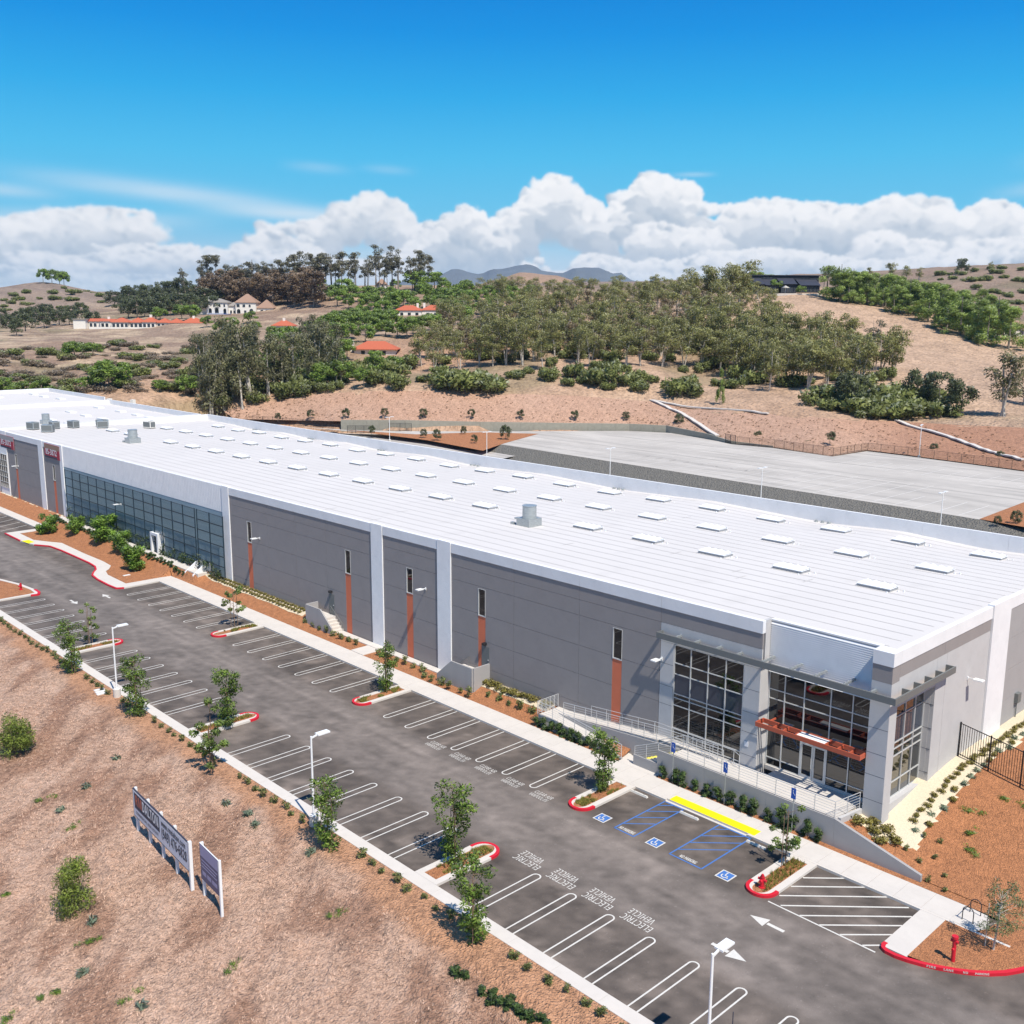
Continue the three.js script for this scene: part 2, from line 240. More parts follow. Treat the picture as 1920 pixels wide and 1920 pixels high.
  build(name, m, parent = scene, data) { return meshOf(name, this.geo(), m, parent, data); }
}
function meshOf(name, geo, m, parent = scene, data) {
  const o = new THREE.Mesh(geo, m); o.name = numbered(name); o.castShadow = o.receiveShadow = true; if (data) Object.assign(o.userData, data); parent.add(o); return o;
}
function thing(name, label, category, [u, v, z] = [0, 0, 0], turn = 0, group) {
  const o = new THREE.Group(); o.name = numbered(name); o.position.copy(P(u, v, z)); o.rotation.y = turn; o.userData = { label, category }; if (group) o.userData.group = group; scene.add(o); return o;
}
function copyOf(root, [u, v, z], turn, s, label, group) {
  const r = root.clone(); r.name = numbered(root.name.replace(/_\d+$/, '')); r.position.copy(P(u, v, z)); r.rotation.y = turn; if (s) r.scale.set(s[0], s[1], s[2] ?? s[0]); r.userData = { ...root.userData }; if (label) r.userData.label = label; if (group) r.userData.group = group; scene.add(r); return r;
}
const ground = (b, name, m, data = {}) => b.build(name, m, scene, { kind: 'structure', ...data });
const range = (a, b, s) => { const r = []; for (let x = a; x < b - s * 0.3; x += s) r.push(x); r.push(b); return r; };
const ORD = ['first', 'second', 'third', 'fourth', 'fifth', 'sixth', 'seventh', 'eighth', 'ninth', 'tenth', 'eleventh', 'twelfth', 'thirteenth', 'fourteenth', 'fifteenth', 'sixteenth', 'seventeenth', 'eighteenth', 'nineteenth', 'twentieth'];
const font = await new FontLoader().loadAsync('fonts/droid/droid_sans_bold.typeface.json'), thinFont = await new FontLoader().loadAsync('fonts/droid/droid_sans_regular.typeface.json');
// flat lettering: origin and axes in (u, v, z); h is the cap height; fit stretches it to that width
function lettering(text, h, origin, ax, ay, name, m, parent, fit, centre = true, face = font) {
  const shapes = face.generateShapes(text, h / 0.72), g = new THREE.ShapeGeometry(shapes, 3); g.computeBoundingBox(); const bb = g.boundingBox, w = bb.max.x - bb.min.x, sx = fit ? fit / w : 1, pos = g.attributes.position, n = unit(cross(ax, ay));
  for (let k = 0; k < pos.count; k++) { const x = (pos.getX(k) - bb.min.x - (centre ? w / 2 : 0)) * sx, y = pos.getY(k); const q = [0, 1, 2].map((c) => origin[c] + ax[c] * x + ay[c] * y); pos.setXYZ(k, q[0], q[2], -q[1]); g.attributes.normal.setXYZ(k, n[0], n[2], -n[1]); }
  return meshOf(name, g, m, parent);
}
// ================================================================ surveyed positions: [u, v], [u, v, height] or [u, v, z]
const LOT_FAR = [[-234.3, 146.1], [-219.9, 151.5], [-209.9, 159.5], [-194.7, 175.5], [-182.0, 192.1], [-170.2, 206.0], [-159.9, 210.7], [-143.5, 206.2], [-136.6, 203.3], [-126.4, 204.9], [-110.1, 202.3], [-109.3, 216.3], [-99.6, 215.6], [-87.2, 213.9], [-73.7, 211.8], [-65.3, 210.3]];
const LOT_NEAR = [[-171.2, 161.8], [-123.3, 159.5], [-98.0, 157.9], [-71.8, 157.0], [-58.0, 155.9], [-48.3, 155.9]];
const PATCH = [[-219.3, 151.1], [-189.6, 153.6], [-166.7, 151.1], [-173.0, 163.6], [-181.1, 183.3], [-193.3, 174.3], [-200.4, 159.0]];
const SLOPE_LO = [[-251.8, 137.1, 2.2], [-247.8, 141.3, 2.2], [-238.0, 148.5, 2.2], [-222.8, 151.9, 3.0], [-209.3, 162.6, 3.3], [-195.9, 176.6, 3.0], [-183.1, 193.3, 2.6], [-171.2, 207.1, 2.4], [-162.1, 211.3, 2.4], [-146.3, 207.9, 1.9], [-137.4, 204.4, 1.3], [-127.0, 206.0, 1.0], [-110.7, 203.4, 0.9], [-109.9, 217.4, 1.1], [-100.1, 216.7, 1.1], [-87.7, 215.1, 1.0], [-74.1, 213.1, 1.0], [-65.8, 211.6, 1.0]];
const SLOPE_HI = [[-257.8, 137.2, 3.8], [-255.9, 139.4, 4.8], [-253.4, 151.4, 6.5], [-242.8, 158.7, 8.5], [-228.9, 166.9, 9.8], [-216.2, 179.1, 10.0], [-203.6, 193.3, 9.3], [-191.5, 208.4, 8.7], [-176.2, 222.1, 7.4], [-164.3, 223.1, 6.4], [-150.9, 220.9, 6.7], [-140.6, 224.7, 6.8], [-124.3, 227.2, 6.4], [-113.8, 241.8, 5.6], [-99.2, 241.2, 6.0], [-84.6, 240.3, 6.7], [-75.5, 239.7, 7.0]];
const SWALE_A = [[-176.8, 222.9, 7.0], [-161.7, 217.5, 4.1], [-143.4, 207.1, 2.0]];
const SWALE_B = [[-176.6, 223.1, 7.1], [-157.1, 222.8, 6.7], [-139.7, 223.2, 6.8]];
const SWALE_C = [[-114.7, 240.9, 5.8], [-97.2, 231.1, 5.1], [-85.6, 222.9, 4.1], [-76.4, 218.6, 3.5]];
const SHRUBS = [[-241.0, 143.9, 2.3, 2.3], [-233.5, 149.5, 3.0, 2.7], [-223.2, 153.6, 3.8, 2.8], [-214.9, 160.1, 4.2, 2.7], [-207.6, 167.2, 4.0, 2.9], [-199.0, 176.3, 4.2, 2.6], [-190.9, 186.4, 3.9, 2.7], [-182.0, 197.6, 3.6, 2.8], [-173.1, 208.0, 3.4, 2.7], [-159.3, 212.8, 3.0, 3.3], [-121.1, 210.8, 0.6, 2.6], [-115.1, 210.1, 2.9, 2.9], [-134.7, 211.4, 1.1, 3.0], [-96.9, 222.9, 1.2, 2.6], [-81.9, 221.2, 1.2, 2.5]];
const PATCH_SHRUBS = [[-207.9, 150.8, 0.9, 2.6], [-193.5, 155.8, 0.9, 2.6], [-187.3, 155.0, 0.9, 3.1], [-192.8, 168.3, 0.9, 2.4], [-177.8, 158.4, 0.9, 2.4], [-178.1, 168.9, 0.9, 4.0], [-56.6, 154.2, 0.9, 1.6], [-54.7, 156.2, 0.9, 2.4]];
const TERRAIN = [[-189.7, 268.0, 12.8], [-195.4, 240.7, 15.1], [-215.5, 227.0, 14.7], [-236.1, 212.8, 14.2], [-249.5, 194.0, 12.6], [-259.1, 173.3, 11.3], [-258.5, 151.1, 8.5], [-232.8, 391.8, 37.1], [-233.5, 360.8, 34.0], [-206.4, 388.5, 32.2], [-176.0, 381.4, 25.3], [-144.6, 368.3, 19.6], [-128.0, 362.4, 15.8], [-187.4, 317.1, 22.0], [-153.0, 307.2, 16.4], [-108.3, 278.5, 10.7], [-93.7, 275.6, 9.0], [-194.4, 295.2, 22.2], [-238.7, 309.0, 25.8], [-255.8, 283.5, 24.7], [-279.9, 265.7, 24.4], [-305.3, 261.2, 24.0], [-363.9, 289.5, 27.4], [-284.3, 207.6, 17.3], [-310.4, 203.5, 20.6], [-300.0, 184.0, 17.7], [-328.2, 424.2, 34.4], [-404.9, 404.4, 38.4], [-476.2, 420.4, 45.3], [-458.4, 349.9, 42.2], [-510.7, 354.4, 42.8], [-530.3, 334.0, 42.6], [-535.1, 298.1, 37.5], [-478.6, 266.2, 28.9], [-433.3, 284.7, 31.8], [-477.9, 236.7, 26.2], [-475.7, 208.5, 22.3], [-493.1, 190.4, 22.2], [-635.1, 297.2, 37.9], [-841.5, 306.8, 51.2], [-891.0, 282.2, 42.1], [-831.2, 344.1, 41.0], [-903.0, 238.0, 34.1], [-694.9, 231.9, 27.3], [-658.7, 255.0, 27.6], [-433.8, 148.0, 18.4], [-366.4, 114.3, 15.3], [-392.5, 161.2, 17.2], [-398.0, 185.1, 17.6], [-358.8, 181.2, 15.8], [-322.1, 99.8, 9.5], [-293.3, 107.5, 8.5], [-274.9, 119.4, 9.0], [-270.4, 131.1, 7.7], [-290.6, 148.2, 12.4], [-338.9, 83.2, 12.4], [-567.9, 141.4, 20.2], [-284.0, 532.5, 46.8], [-251.1, 566.1, 44.2], [-330.4, 692.9, 56.2], [-305.8, 720.1, 61.9], [-283.6, 773.7, 65.6], [-242.6, 786.5, 64.3], [-217.9, 599.4, 40.2], [-127.7, 453.8, 25.6], [-188.8, 508.8, 29.0], [-271.3, 427.4, 44.3], [-271.1, 350.5, 31.7], [-257.8, 137.2, 3.8], [-255.9, 139.4, 4.8], [-253.4, 151.4, 6.5], [-242.8, 158.7, 8.5], [-228.9, 166.9, 9.8], [-216.2, 179.1, 10.0], [-203.6, 193.3, 9.3], [-191.5, 208.4, 8.7], [-176.2, 222.1, 7.4], [-164.3, 223.1, 6.4], [-150.9, 220.9, 6.7], [-140.6, 224.7, 6.8], [-124.3, 227.2, 6.4], [-113.8, 241.8, 5.6], [-99.2, 241.2, 6.0], [-84.6, 240.3, 6.7], [-75.5, 239.7, 7.0], [-251.8, 137.1, 2.2], [-238.0, 148.5, 2.2], [-209.3, 162.6, 3.3], [-183.1, 193.3, 2.6], [-162.1, 211.3, 2.4], [-137.4, 204.4, 1.3], [-110.7, 203.4, 0.9], [-100.1, 216.7, 1.1], [-74.1, 213.1, 1.0], [-150.0, 175.0, 0.5], [-100.0, 175.0, 0.5], [-60.0, 175.0, 0.5], [-150.0, 120.0, -0.5], [-80.0, 120.0, -0.5], [-20.0, 120.0, 0.0], [-60.0, 70.0, -0.5], [-120.0, 70.0, -0.5], [-200.0, 60.0, -0.5], [-250.0, 70.0, 0.0], [-240.0, 110.0, 0.0], [-60.0, 40.0, -0.5], [-120.0, 40.0, -0.5], [-200.0, 30.0, -1.0], [0.0, 70.0, 2.0], [20.0, 110.0, 2.0], [30.0, 50.0, 0.0], [0.0, 20.0, -3.0], [-60.0, 10.0, -4.5], [-120.0, 10.0, -4.5], [-200.0, 0.0, -4.0], [-280.0, 30.0, 0.0], [-330.0, 40.0, 4.0], [60.0, 200.0, 4.0], [0.0, 170.0, 1.5], [-30.0, 190.0, 1.0], [0.0, 240.0, 6.0], [80.0, 300.0, 10.0], [150.0, 100.0, 5.0], [200.0, 300.0, 20.0], [50.0, 450.0, 25.0], [0.0, 600.0, 40.0], [-50.0, 750.0, 60.0], [100.0, 800.0, 60.0], [-600.0, 800.0, 60.0], [-900.0, 600.0, 50.0], [-1000.0, 200.0, 40.0], [-700.0, 50.0, 20.0], [-500.0, -50.0, 10.0], [-200.0, -200.0, 0.0], [200.0, -200.0, 0.0], [0.0, -300.0, 0.0], [-500.0, -300.0, 0.0], [300.0, 0.0, 10.0]];
const T_EUC = [[-334.7, 356.1, 13.3], [-273.3, 228.3, 11.8], [-287.1, 244.2, 14.1], [-345.2, 303.2, 13.1], [-344.6, 354.8, 10.6], [-252.8, 234.6, 13.2], [-230.9, 257.8, 10.3], [-198.3, 298.7, 11.6], [-211.7, 290.4, 11.5], [-171.0, 289.7, 11.2], [-159.1, 293.2, 11.4], [-267.1, 241.0, 10.2], [-184.4, 275.2, 12.9], [-187.9, 287.6, 12.9], [-261.6, 268.2, 13.3], [-247.3, 203.8, 10.6], [-266.2, 263.4, 14.4], [-157.2, 273.7, 11.4], [-248.1, 288.4, 14.4], [-331.2, 305.9, 11.2], [-215.2, 267.9, 11.3], [-209.1, 268.2, 13.4], [-161.1, 269.5, 14.0], [-258.4, 222.5, 10.3], [-290.6, 264.9, 10.3], [-245.8, 345.9, 11.3], [-255.3, 278.0, 10.6], [-144.5, 259.9, 12.3], [-345.5, 428.3, 10.5], [-279.9, 303.3, 14.1], [-149.1, 258.0, 14.3], [-234.0, 300.2, 10.1], [-229.0, 229.3, 14.8], [-334.1, 323.9, 11.0], [-152.3, 291.2, 13.8], [-276.0, 340.5, 13.9], [-286.3, 284.4, 11.2], [-236.8, 324.7, 12.1], [-243.1, 266.4, 12.9], [-213.9, 278.6, 10.1], [-285.4, 339.5, 10.0], [-198.0, 243.9, 12.8], [-239.2, 255.3, 12.8], [-216.9, 220.9, 12.5], [-196.0, 263.2, 14.6], [-216.0, 258.2, 12.5], [-171.6, 264.4, 14.7], [-243.9, 244.2, 14.7], [-278.6, 244.1, 10.4], [-183.0, 286.3, 10.7], [-142.3, 265.2, 11.1], [-226.9, 268.1, 11.7], [-289.3, 272.3, 13.6], [-227.0, 243.7, 12.6], [-187.9, 271.3, 10.4], [-366.3, 359.1, 10.8], [-272.6, 286.9, 13.8], [-246.3, 253.9, 10.9], [-185.0, 294.0, 10.9], [-165.8, 292.2, 13.2], [-302.5, 309.3, 11.5], [-245.8, 324.3, 14.8], [-223.2, 275.0, 11.0], [-377.2, 431.2, 10.1], [-178.1, 288.5, 13.6], [-239.3, 215.4, 13.2], [-164.8, 308.5, 13.7], [-173.3, 303.0, 14.5], [-204.2, 273.2, 13.1], [-230.3, 218.8, 14.9], [-250.5, 362.4, 10.7], [-255.2, 347.9, 12.6], [-253.1, 304.3, 10.7], [-168.6, 273.7, 10.6], [-263.6, 335.7, 11.9], [-140.3, 282.4, 14.1], [-191.1, 303.1, 13.8], [-222.0, 322.2, 10.2], [-221.4, 295.4, 10.8], [-378.9, 408.5, 11.4], [-237.6, 272.2, 14.8], [-153.1, 275.0, 10.1], [-258.3, 207.4, 14.5], [-189.5, 310.6, 12.8], [-191.7, 277.0, 10.6], [-244.9, 236.9, 10.1], [-268.0, 312.8, 13.3], [-209.0, 244.5, 11.0], [-146.1, 276.4, 13.7], [-151.6, 297.9, 10.2], [-257.6, 287.7, 10.8], [-369.6, 436.1, 12.4], [-257.3, 251.3, 14.8], [-208.4, 232.9, 11.0], [-200.0, 277.7, 11.1], [-327.6, 363.8, 11.0], [-228.6, 342.8, 11.6], [-284.1, 374.7, 10.5], [-365.7, 344.7, 14.7], [-204.0, 289.3, 11.2], [-351.2, 446.5, 13.2], [-233.3, 215.7, 10.2], [-202.3, 294.4, 14.7], [-225.5, 220.8, 14.7], [-205.5, 330.2, 14.4], [-220.0, 303.0, 14.1], [-251.6, 266.6, 10.1], [-203.5, 317.3, 11.6], [-215.4, 234.7, 12.7], [-221.6, 231.1, 14.2], [-255.7, 228.5, 12.0], [-207.7, 282.1, 13.6], [-288.2, 327.4, 10.6], [-261.6, 219.1, 13.2], [-235.0, 244.4, 13.2], [-178.9, 300.2, 11.3], [-217.2, 339.4, 13.7], [-321.8, 270.8, 13.6], [-159.1, 259.6, 13.4], [-243.9, 304.9, 14.5], [-326.4, 326.0, 11.8], [-142.8, 295.0, 14.6], [-198.3, 255.1, 13.7], [-224.4, 283.1, 10.9], [-267.0, 253.4, 14.6], [-193.7, 290.9, 10.5], [-268.3, 233.6, 11.9], [-216.9, 245.1, 12.8], [-266.6, 372.4, 11.2], [-219.9, 327.6, 11.4], [-172.0, 282.5, 12.5], [-231.2, 278.9, 12.8], [-165.7, 301.5, 11.0], [-266.6, 216.9, 11.7], [-193.2, 284.9, 11.7], [-178.6, 278.4, 13.9], [-139.9, 270.8, 13.1], [-380.8, 382.8, 10.2], [-214.2, 303.1, 10.2], [-187.6, 281.4, 11.5], [-366.9, 445.1, 12.6], [-192.2, 266.9, 13.6], [-234.1, 336.9, 13.1], [-158.9, 284.2, 10.5], [-229.7, 323.1, 10.3], [-270.4, 249.8, 13.4], [-199.7, 239.2, 10.5], [-179.0, 265.6, 14.8], [-284.4, 274.5, 12.4], [-339.9, 458.9, 14.2], [-164.5, 281.2, 12.6], [-241.9, 209.6, 11.4], [-309.4, 268.9, 10.3], [-326.9, 379.4, 12.6], [-341.0, 307.5, 10.4], [-136.9, 283.1, 15.0], [-224.7, 258.2, 12.6], [-196.5, 281.5, 14.6], [-378.4, 394.2, 12.8], [-180.7, 295.3, 14.1], [-234.0, 288.2, 13.9], [-166.4, 263.9, 12.3], [-156.7, 250.1, 14.7], [-224.1, 246.7, 12.7], [-262.9, 342.5, 11.2], [-191.2, 296.7, 12.1], [-144.5, 281.1, 13.2], [-172.6, 309.6, 12.6], [-154.5, 261.4, 13.6], [-173.2, 296.8, 13.3], [-215.4, 274.0, 12.3]];
const T_EUC_BROWN = [[-242.6, 251.6, 9.4], [-210.1, 261.1, 12.0], [-252.2, 284.3, 9.4], [-283.3, 239.2, 12.5], [-232.7, 323.0, 12.0], [-218.6, 292.3, 12.4], [-231.9, 256.8, 10.8], [-242.0, 233.9, 10.6], [-279.8, 291.4, 10.9], [-237.2, 296.9, 11.6], [-215.5, 243.7, 9.8], [-257.8, 226.3, 11.1], [-276.1, 322.2, 11.1], [-218.2, 280.3, 12.6], [-249.0, 333.1, 10.7], [-269.3, 257.0, 12.5], [-238.7, 310.4, 11.5], [-258.8, 262.1, 11.1], [-259.1, 316.1, 12.4], [-231.3, 233.1, 9.1], [-259.6, 279.5, 12.0], [-232.4, 277.5, 11.9], [-247.2, 228.3, 10.5], [-202.6, 284.4, 10.1], [-200.0, 290.5, 9.5], [-225.5, 242.2, 12.2], [-227.3, 261.5, 11.7], [-206.1, 274.3, 10.0], [-211.3, 306.3, 10.8], [-293.7, 327.6, 12.3]];
const T_DARK_EUC = [[-272.5, 180.5, 17.9], [-276.5, 146.2, 16.7], [-286.1, 148.3, 13.6], [-267.1, 164.9, 15.5], [-301.2, 172.1, 12.7], [-294.7, 157.4, 17.4], [-279.6, 158.0, 16.1], [-269.3, 138.1, 17.1], [-265.1, 136.0, 13.3], [-244.2, 165.0, 13.4], [-261.0, 165.3, 15.0], [-290.7, 164.8, 14.1], [-259.7, 154.4, 17.5], [-255.8, 158.4, 17.4], [-266.7, 150.1, 14.0], [-301.8, 165.3, 12.2], [-297.1, 191.5, 13.1], [-261.9, 142.4, 16.7], [-283.5, 193.3, 12.3], [-272.1, 174.9, 14.0], [-247.9, 160.7, 12.8], [-287.7, 189.1, 12.5], [-278.5, 141.0, 15.2], [-260.7, 147.0, 17.8], [-257.1, 150.7, 16.9], [-269.2, 144.3, 14.6], [-256.5, 167.0, 17.8], [-281.2, 153.4, 13.6], [-260.4, 134.5, 19.5], [-259.7, 138.2, 20.8], [-254.3, 141.0, 18.9], [-256.6, 144.8, 23.9], [-256.2, 154.9, 14.5]];
const T_GREEN = [[-264.0, 171.2, 6.8], [-262.1, 182.1, 5.3], [-274.6, 184.4, 7.7], [-286.4, 181.3, 5.8], [-279.9, 163.8, 6.3], [-246.4, 162.5, 8.1], [-243.0, 178.5, 7.7], [-250.9, 190.9, 6.3], [-263.7, 156.4, 8.4], [-301.0, 181.4, 8.5], [-283.8, 175.0, 6.1], [-256.8, 160.5, 6.4], [-243.2, 166.1, 8.2], [-272.4, 147.2, 7.7], [-274.5, 172.4, 7.8], [-281.9, 195.0, 7.7], [-271.2, 163.7, 6.3], [-286.9, 171.8, 7.1], [-307.8, 189.5, 8.0], [-288.4, 164.0, 6.8], [-263.3, 193.0, 7.3], [-233.6, 167.1, 6.4], [-287.5, 192.2, 7.7], [-295.4, 187.3, 5.9], [-275.7, 180.2, 7.3], [-385.6, 281.7, 8.4], [-310.2, 232.1, 6.7], [-387.7, 306.9, 8.0], [-391.7, 353.9, 7.7], [-361.0, 250.2, 8.4], [-345.6, 314.8, 7.6], [-389.1, 380.3, 7.4], [-311.0, 216.2, 7.1], [-332.5, 289.5, 8.8], [-365.1, 242.8, 7.6], [-365.6, 269.5, 8.1], [-301.2, 235.4, 8.5], [-368.1, 339.3, 7.8], [-334.3, 272.5, 6.1], [-383.7, 326.2, 6.1], [-349.8, 238.0, 9.2], [-393.5, 375.9, 8.8], [-378.8, 316.2, 8.9], [-316.1, 210.9, 7.5], [-398.8, 343.6, 6.6], [-384.0, 286.5, 8.9], [-379.8, 336.1, 9.3], [-332.0, 281.0, 8.2], [-303.6, 245.0, 7.8], [-345.4, 245.7, 8.8], [-301.8, 216.8, 7.1], [-361.0, 304.6, 8.8], [-385.5, 360.3, 8.1], [-331.9, 251.0, 9.1], [-390.6, 279.6, 7.5], [-333.7, 246.2, 8.0], [-368.3, 321.1, 6.7], [-405.7, 402.1, 7.4], [-371.4, 281.5, 7.0], [-373.0, 267.7, 7.2], [-406.2, 371.9, 7.4], [-344.9, 222.1, 7.0], [-302.0, 204.6, 8.7], [-362.4, 324.2, 6.6], [-308.5, 254.8, 7.4], [-315.7, 250.1, 6.2], [-390.4, 319.3, 6.9], [-374.0, 254.6, 8.4], [-394.8, 299.5, 6.2], [-386.6, 271.5, 6.8], [-312.2, 227.0, 8.0], [-311.7, 203.5, 8.5], [-397.4, 333.1, 8.9], [-302.7, 200.9, 7.9], [-305.5, 234.0, 6.4], [-357.8, 308.0, 9.4], [-370.7, 351.5, 9.3], [-404.3, 356.0, 9.3], [-418.8, 228.0, 6.6], [-400.0, 229.8, 5.2], [-427.5, 243.2, 6.3], [-378.9, 224.9, 5.5], [-385.0, 209.2, 6.9], [-414.3, 220.6, 5.7], [-435.5, 225.4, 6.0], [-458.8, 350.9, 6.8], [-444.5, 353.7, 12.5], [-440.6, 363.7, 11.1], [-442.0, 319.9, 8.3], [-457.5, 315.6, 11.3], [-476.6, 313.3, 10.9], [-411.0, 299.2, 8.9], [-402.0, 311.7, 9.5], [-419.1, 327.2, 6.8], [-407.5, 345.2, 6.9], [-427.8, 375.3, 7.6], [-409.4, 303.9, 6.2], [-436.6, 351.3, 6.8], [-425.4, 296.2, 6.1], [-453.3, 312.4, 6.3], [-397.3, 331.6, 9.3], [-413.2, 312.2, 6.1], [-408.2, 353.5, 8.6], [-431.6, 320.2, 8.0], [-413.8, 293.3, 9.1], [-426.3, 358.9, 7.6], [-426.2, 310.7, 6.7], [-461.3, 309.9, 8.7], [-405.4, 320.3, 7.1], [-429.2, 325.8, 7.9], [-436.3, 296.9, 9.8], [-400.5, 352.5, 6.0], [-378.3, 330.3, 7.1], [-441.5, 309.7, 10.0], [-417.2, 320.1, 6.3], [-413.2, 339.4, 6.3], [-410.9, 332.6, 9.9], [-448.6, 326.6, 6.7], [-385.9, 331.4, 9.9], [-400.8, 303.9, 9.4], [-468.8, 234.2, 8.7], [-490.8, 229.0, 7.4], [-479.5, 235.0, 7.9], [-264.5, 407.2, 9.0], [-263.2, 414.8, 6.8], [-252.6, 404.6, 6.6], [-255.1, 383.5, 8.1], [-241.5, 407.1, 4.4]];
const T_PALE_TRUNK = [[-278.4, 177.3, 17.7], [-278.5, 180.3, 14.9], [-260.4, 235.9, 14.6], [-146.5, 291.2, 16.0], [-280.3, 160.4, 15.5]];
const T_PINE = [[-216.9, 418.5, 9.7], [-206.5, 413.9, 8.3], [-230.4, 487.3, 9.0], [-186.2, 431.2, 10.9], [-204.1, 422.3, 8.6], [-158.8, 405.0, 10.4], [-193.7, 414.7, 10.9], [-174.3, 404.3, 12.3], [-170.1, 417.5, 8.0], [-238.3, 476.7, 10.2], [-154.3, 382.4, 8.9], [-207.5, 454.3, 10.9], [-226.4, 435.8, 11.8], [-153.3, 395.6, 9.4], [-165.3, 398.3, 11.7], [-186.3, 448.8, 11.2], [-168.4, 428.2, 11.4], [-216.8, 436.4, 9.9], [-180.3, 413.2, 8.2], [-159.4, 395.4, 10.1], [-223.0, 421.3, 8.6], [-179.4, 423.1, 8.1], [-217.4, 447.5, 11.4], [-210.8, 471.5, 12.1], [-209.6, 478.4, 9.5], [-211.5, 414.9, 8.9], [-204.7, 433.5, 11.9], [-168.0, 395.6, 10.5], [-234.8, 459.8, 10.7], [-223.8, 408.6, 11.7], [-188.6, 413.8, 8.8], [-160.6, 418.2, 12.5], [-192.3, 428.1, 10.3], [-175.0, 436.5, 12.2], [-152.9, 386.9, 9.0], [-163.6, 409.1, 11.5], [-194.0, 458.8, 9.4], [-183.1, 410.4, 11.1], [-171.8, 412.8, 12.5], [-239.2, 487.4, 11.8], [-196.0, 409.4, 10.3], [-219.2, 407.2, 11.9], [-243.4, 506.8, 9.9], [-198.4, 407.1, 12.2], [-218.2, 470.1, 9.9], [-230.2, 429.0, 9.3], [-148.4, 391.5, 9.5], [-197.4, 428.9, 12.4], [-209.1, 426.2, 10.9], [-160.3, 388.4, 10.0], [-189.9, 430.5, 12.2], [-165.0, 404.6, 9.9], [-241.6, 438.5, 11.0], [-228.0, 428.2, 10.9], [-216.2, 425.1, 10.6], [-204.1, 425.2, 12.0], [-191.3, 423.1, 12.2], [-170.7, 401.9, 11.4], [-154.3, 382.5, 15.6], [-149.7, 390.2, 16.6], [-228.8, 406.5, 14.9], [-222.6, 406.8, 17.0], [-219.6, 412.8, 15.3], [-214.5, 414.8, 13.6], [-207.9, 418.5, 14.2], [-193.9, 411.6, 15.3], [-181.8, 402.7, 15.8], [-170.1, 393.4, 15.3], [-162.0, 386.7, 14.9], [-148.1, 376.8, 14.8], [-141.0, 377.9, 15.1]];
const T_RIDGE_EUC = [[-582.9, 289.4, 15.9], [-565.0, 293.5, 16.6], [-542.2, 293.5, 14.3], [-538.7, 297.4, 15.3], [-531.2, 299.3, 17.6], [-521.3, 303.7, 20.5], [-513.1, 306.3, 16.4], [-506.8, 307.0, 17.8], [-497.7, 310.5, 20.0], [-496.9, 314.5, 18.0], [-491.9, 319.9, 16.6], [-482.2, 321.2, 20.2], [-470.3, 321.8, 20.5], [-463.9, 322.5, 18.3], [-457.9, 322.8, 18.8], [-454.8, 329.2, 19.1], [-450.5, 333.8, 20.0], [-447.4, 337.1, 17.7], [-447.0, 343.6, 18.1], [-444.7, 352.1, 16.2], [-441.3, 358.6, 15.4], [-490.8, 333.3, 19.5], [-524.5, 300.2, 23.5], [-481.5, 340.3, 22.3], [-461.0, 331.8, 20.9], [-560.5, 298.3, 23.5], [-445.2, 342.5, 19.1], [-452.5, 343.9, 24.4], [-563.7, 294.9, 24.1], [-547.4, 300.3, 19.6], [-446.1, 353.6, 19.8], [-517.7, 304.5, 21.0], [-504.8, 306.1, 22.7], [-476.8, 327.0, 23.1], [-540.0, 302.0, 20.4], [-516.2, 318.5, 19.7], [-556.9, 286.8, 20.6], [-479.8, 314.5, 21.9], [-453.8, 363.6, 21.7], [-487.2, 322.0, 22.2], [-493.3, 312.2, 24.9], [-467.0, 343.7, 24.8], [-459.4, 342.7, 19.1], [-476.6, 321.1, 23.5], [-497.8, 310.4, 24.9], [-508.0, 327.2, 23.7], [-451.6, 365.8, 19.6]];
const T_BROWN_TREE = [[-528.6, 280.3, 17.9], [-477.9, 301.2, 15.6], [-536.1, 297.0, 17.6], [-490.0, 312.8, 17.4], [-502.5, 286.8, 15.7], [-528.9, 276.9, 13.5], [-553.7, 290.3, 15.2], [-500.9, 294.7, 16.0], [-521.4, 294.3, 13.3], [-509.7, 310.0, 17.1], [-493.8, 308.6, 16.1], [-555.3, 297.8, 16.5], [-505.4, 302.3, 17.6], [-522.2, 281.1, 17.9], [-518.8, 300.2, 15.5], [-511.5, 286.4, 15.5], [-475.9, 306.4, 13.9], [-489.8, 297.5, 12.5], [-533.5, 302.9, 15.5], [-484.0, 316.2, 16.5], [-519.3, 305.8, 16.3], [-547.9, 299.7, 15.0], [-505.1, 311.8, 13.6], [-480.2, 298.6, 16.7], [-499.8, 289.7, 18.0], [-516.2, 281.3, 17.1], [-461.2, 300.7, 14.5], [-529.3, 288.9, 13.1], [-531.9, 273.7, 16.7], [-517.9, 285.7, 12.1], [-489.5, 300.9, 15.8], [-488.8, 292.4, 16.2], [-541.0, 288.6, 13.7], [-501.0, 316.3, 15.7], [-480.7, 310.4, 17.1], [-465.0, 290.3, 17.5], [-467.7, 296.7, 17.4], [-449.3, 292.0, 19.9]];
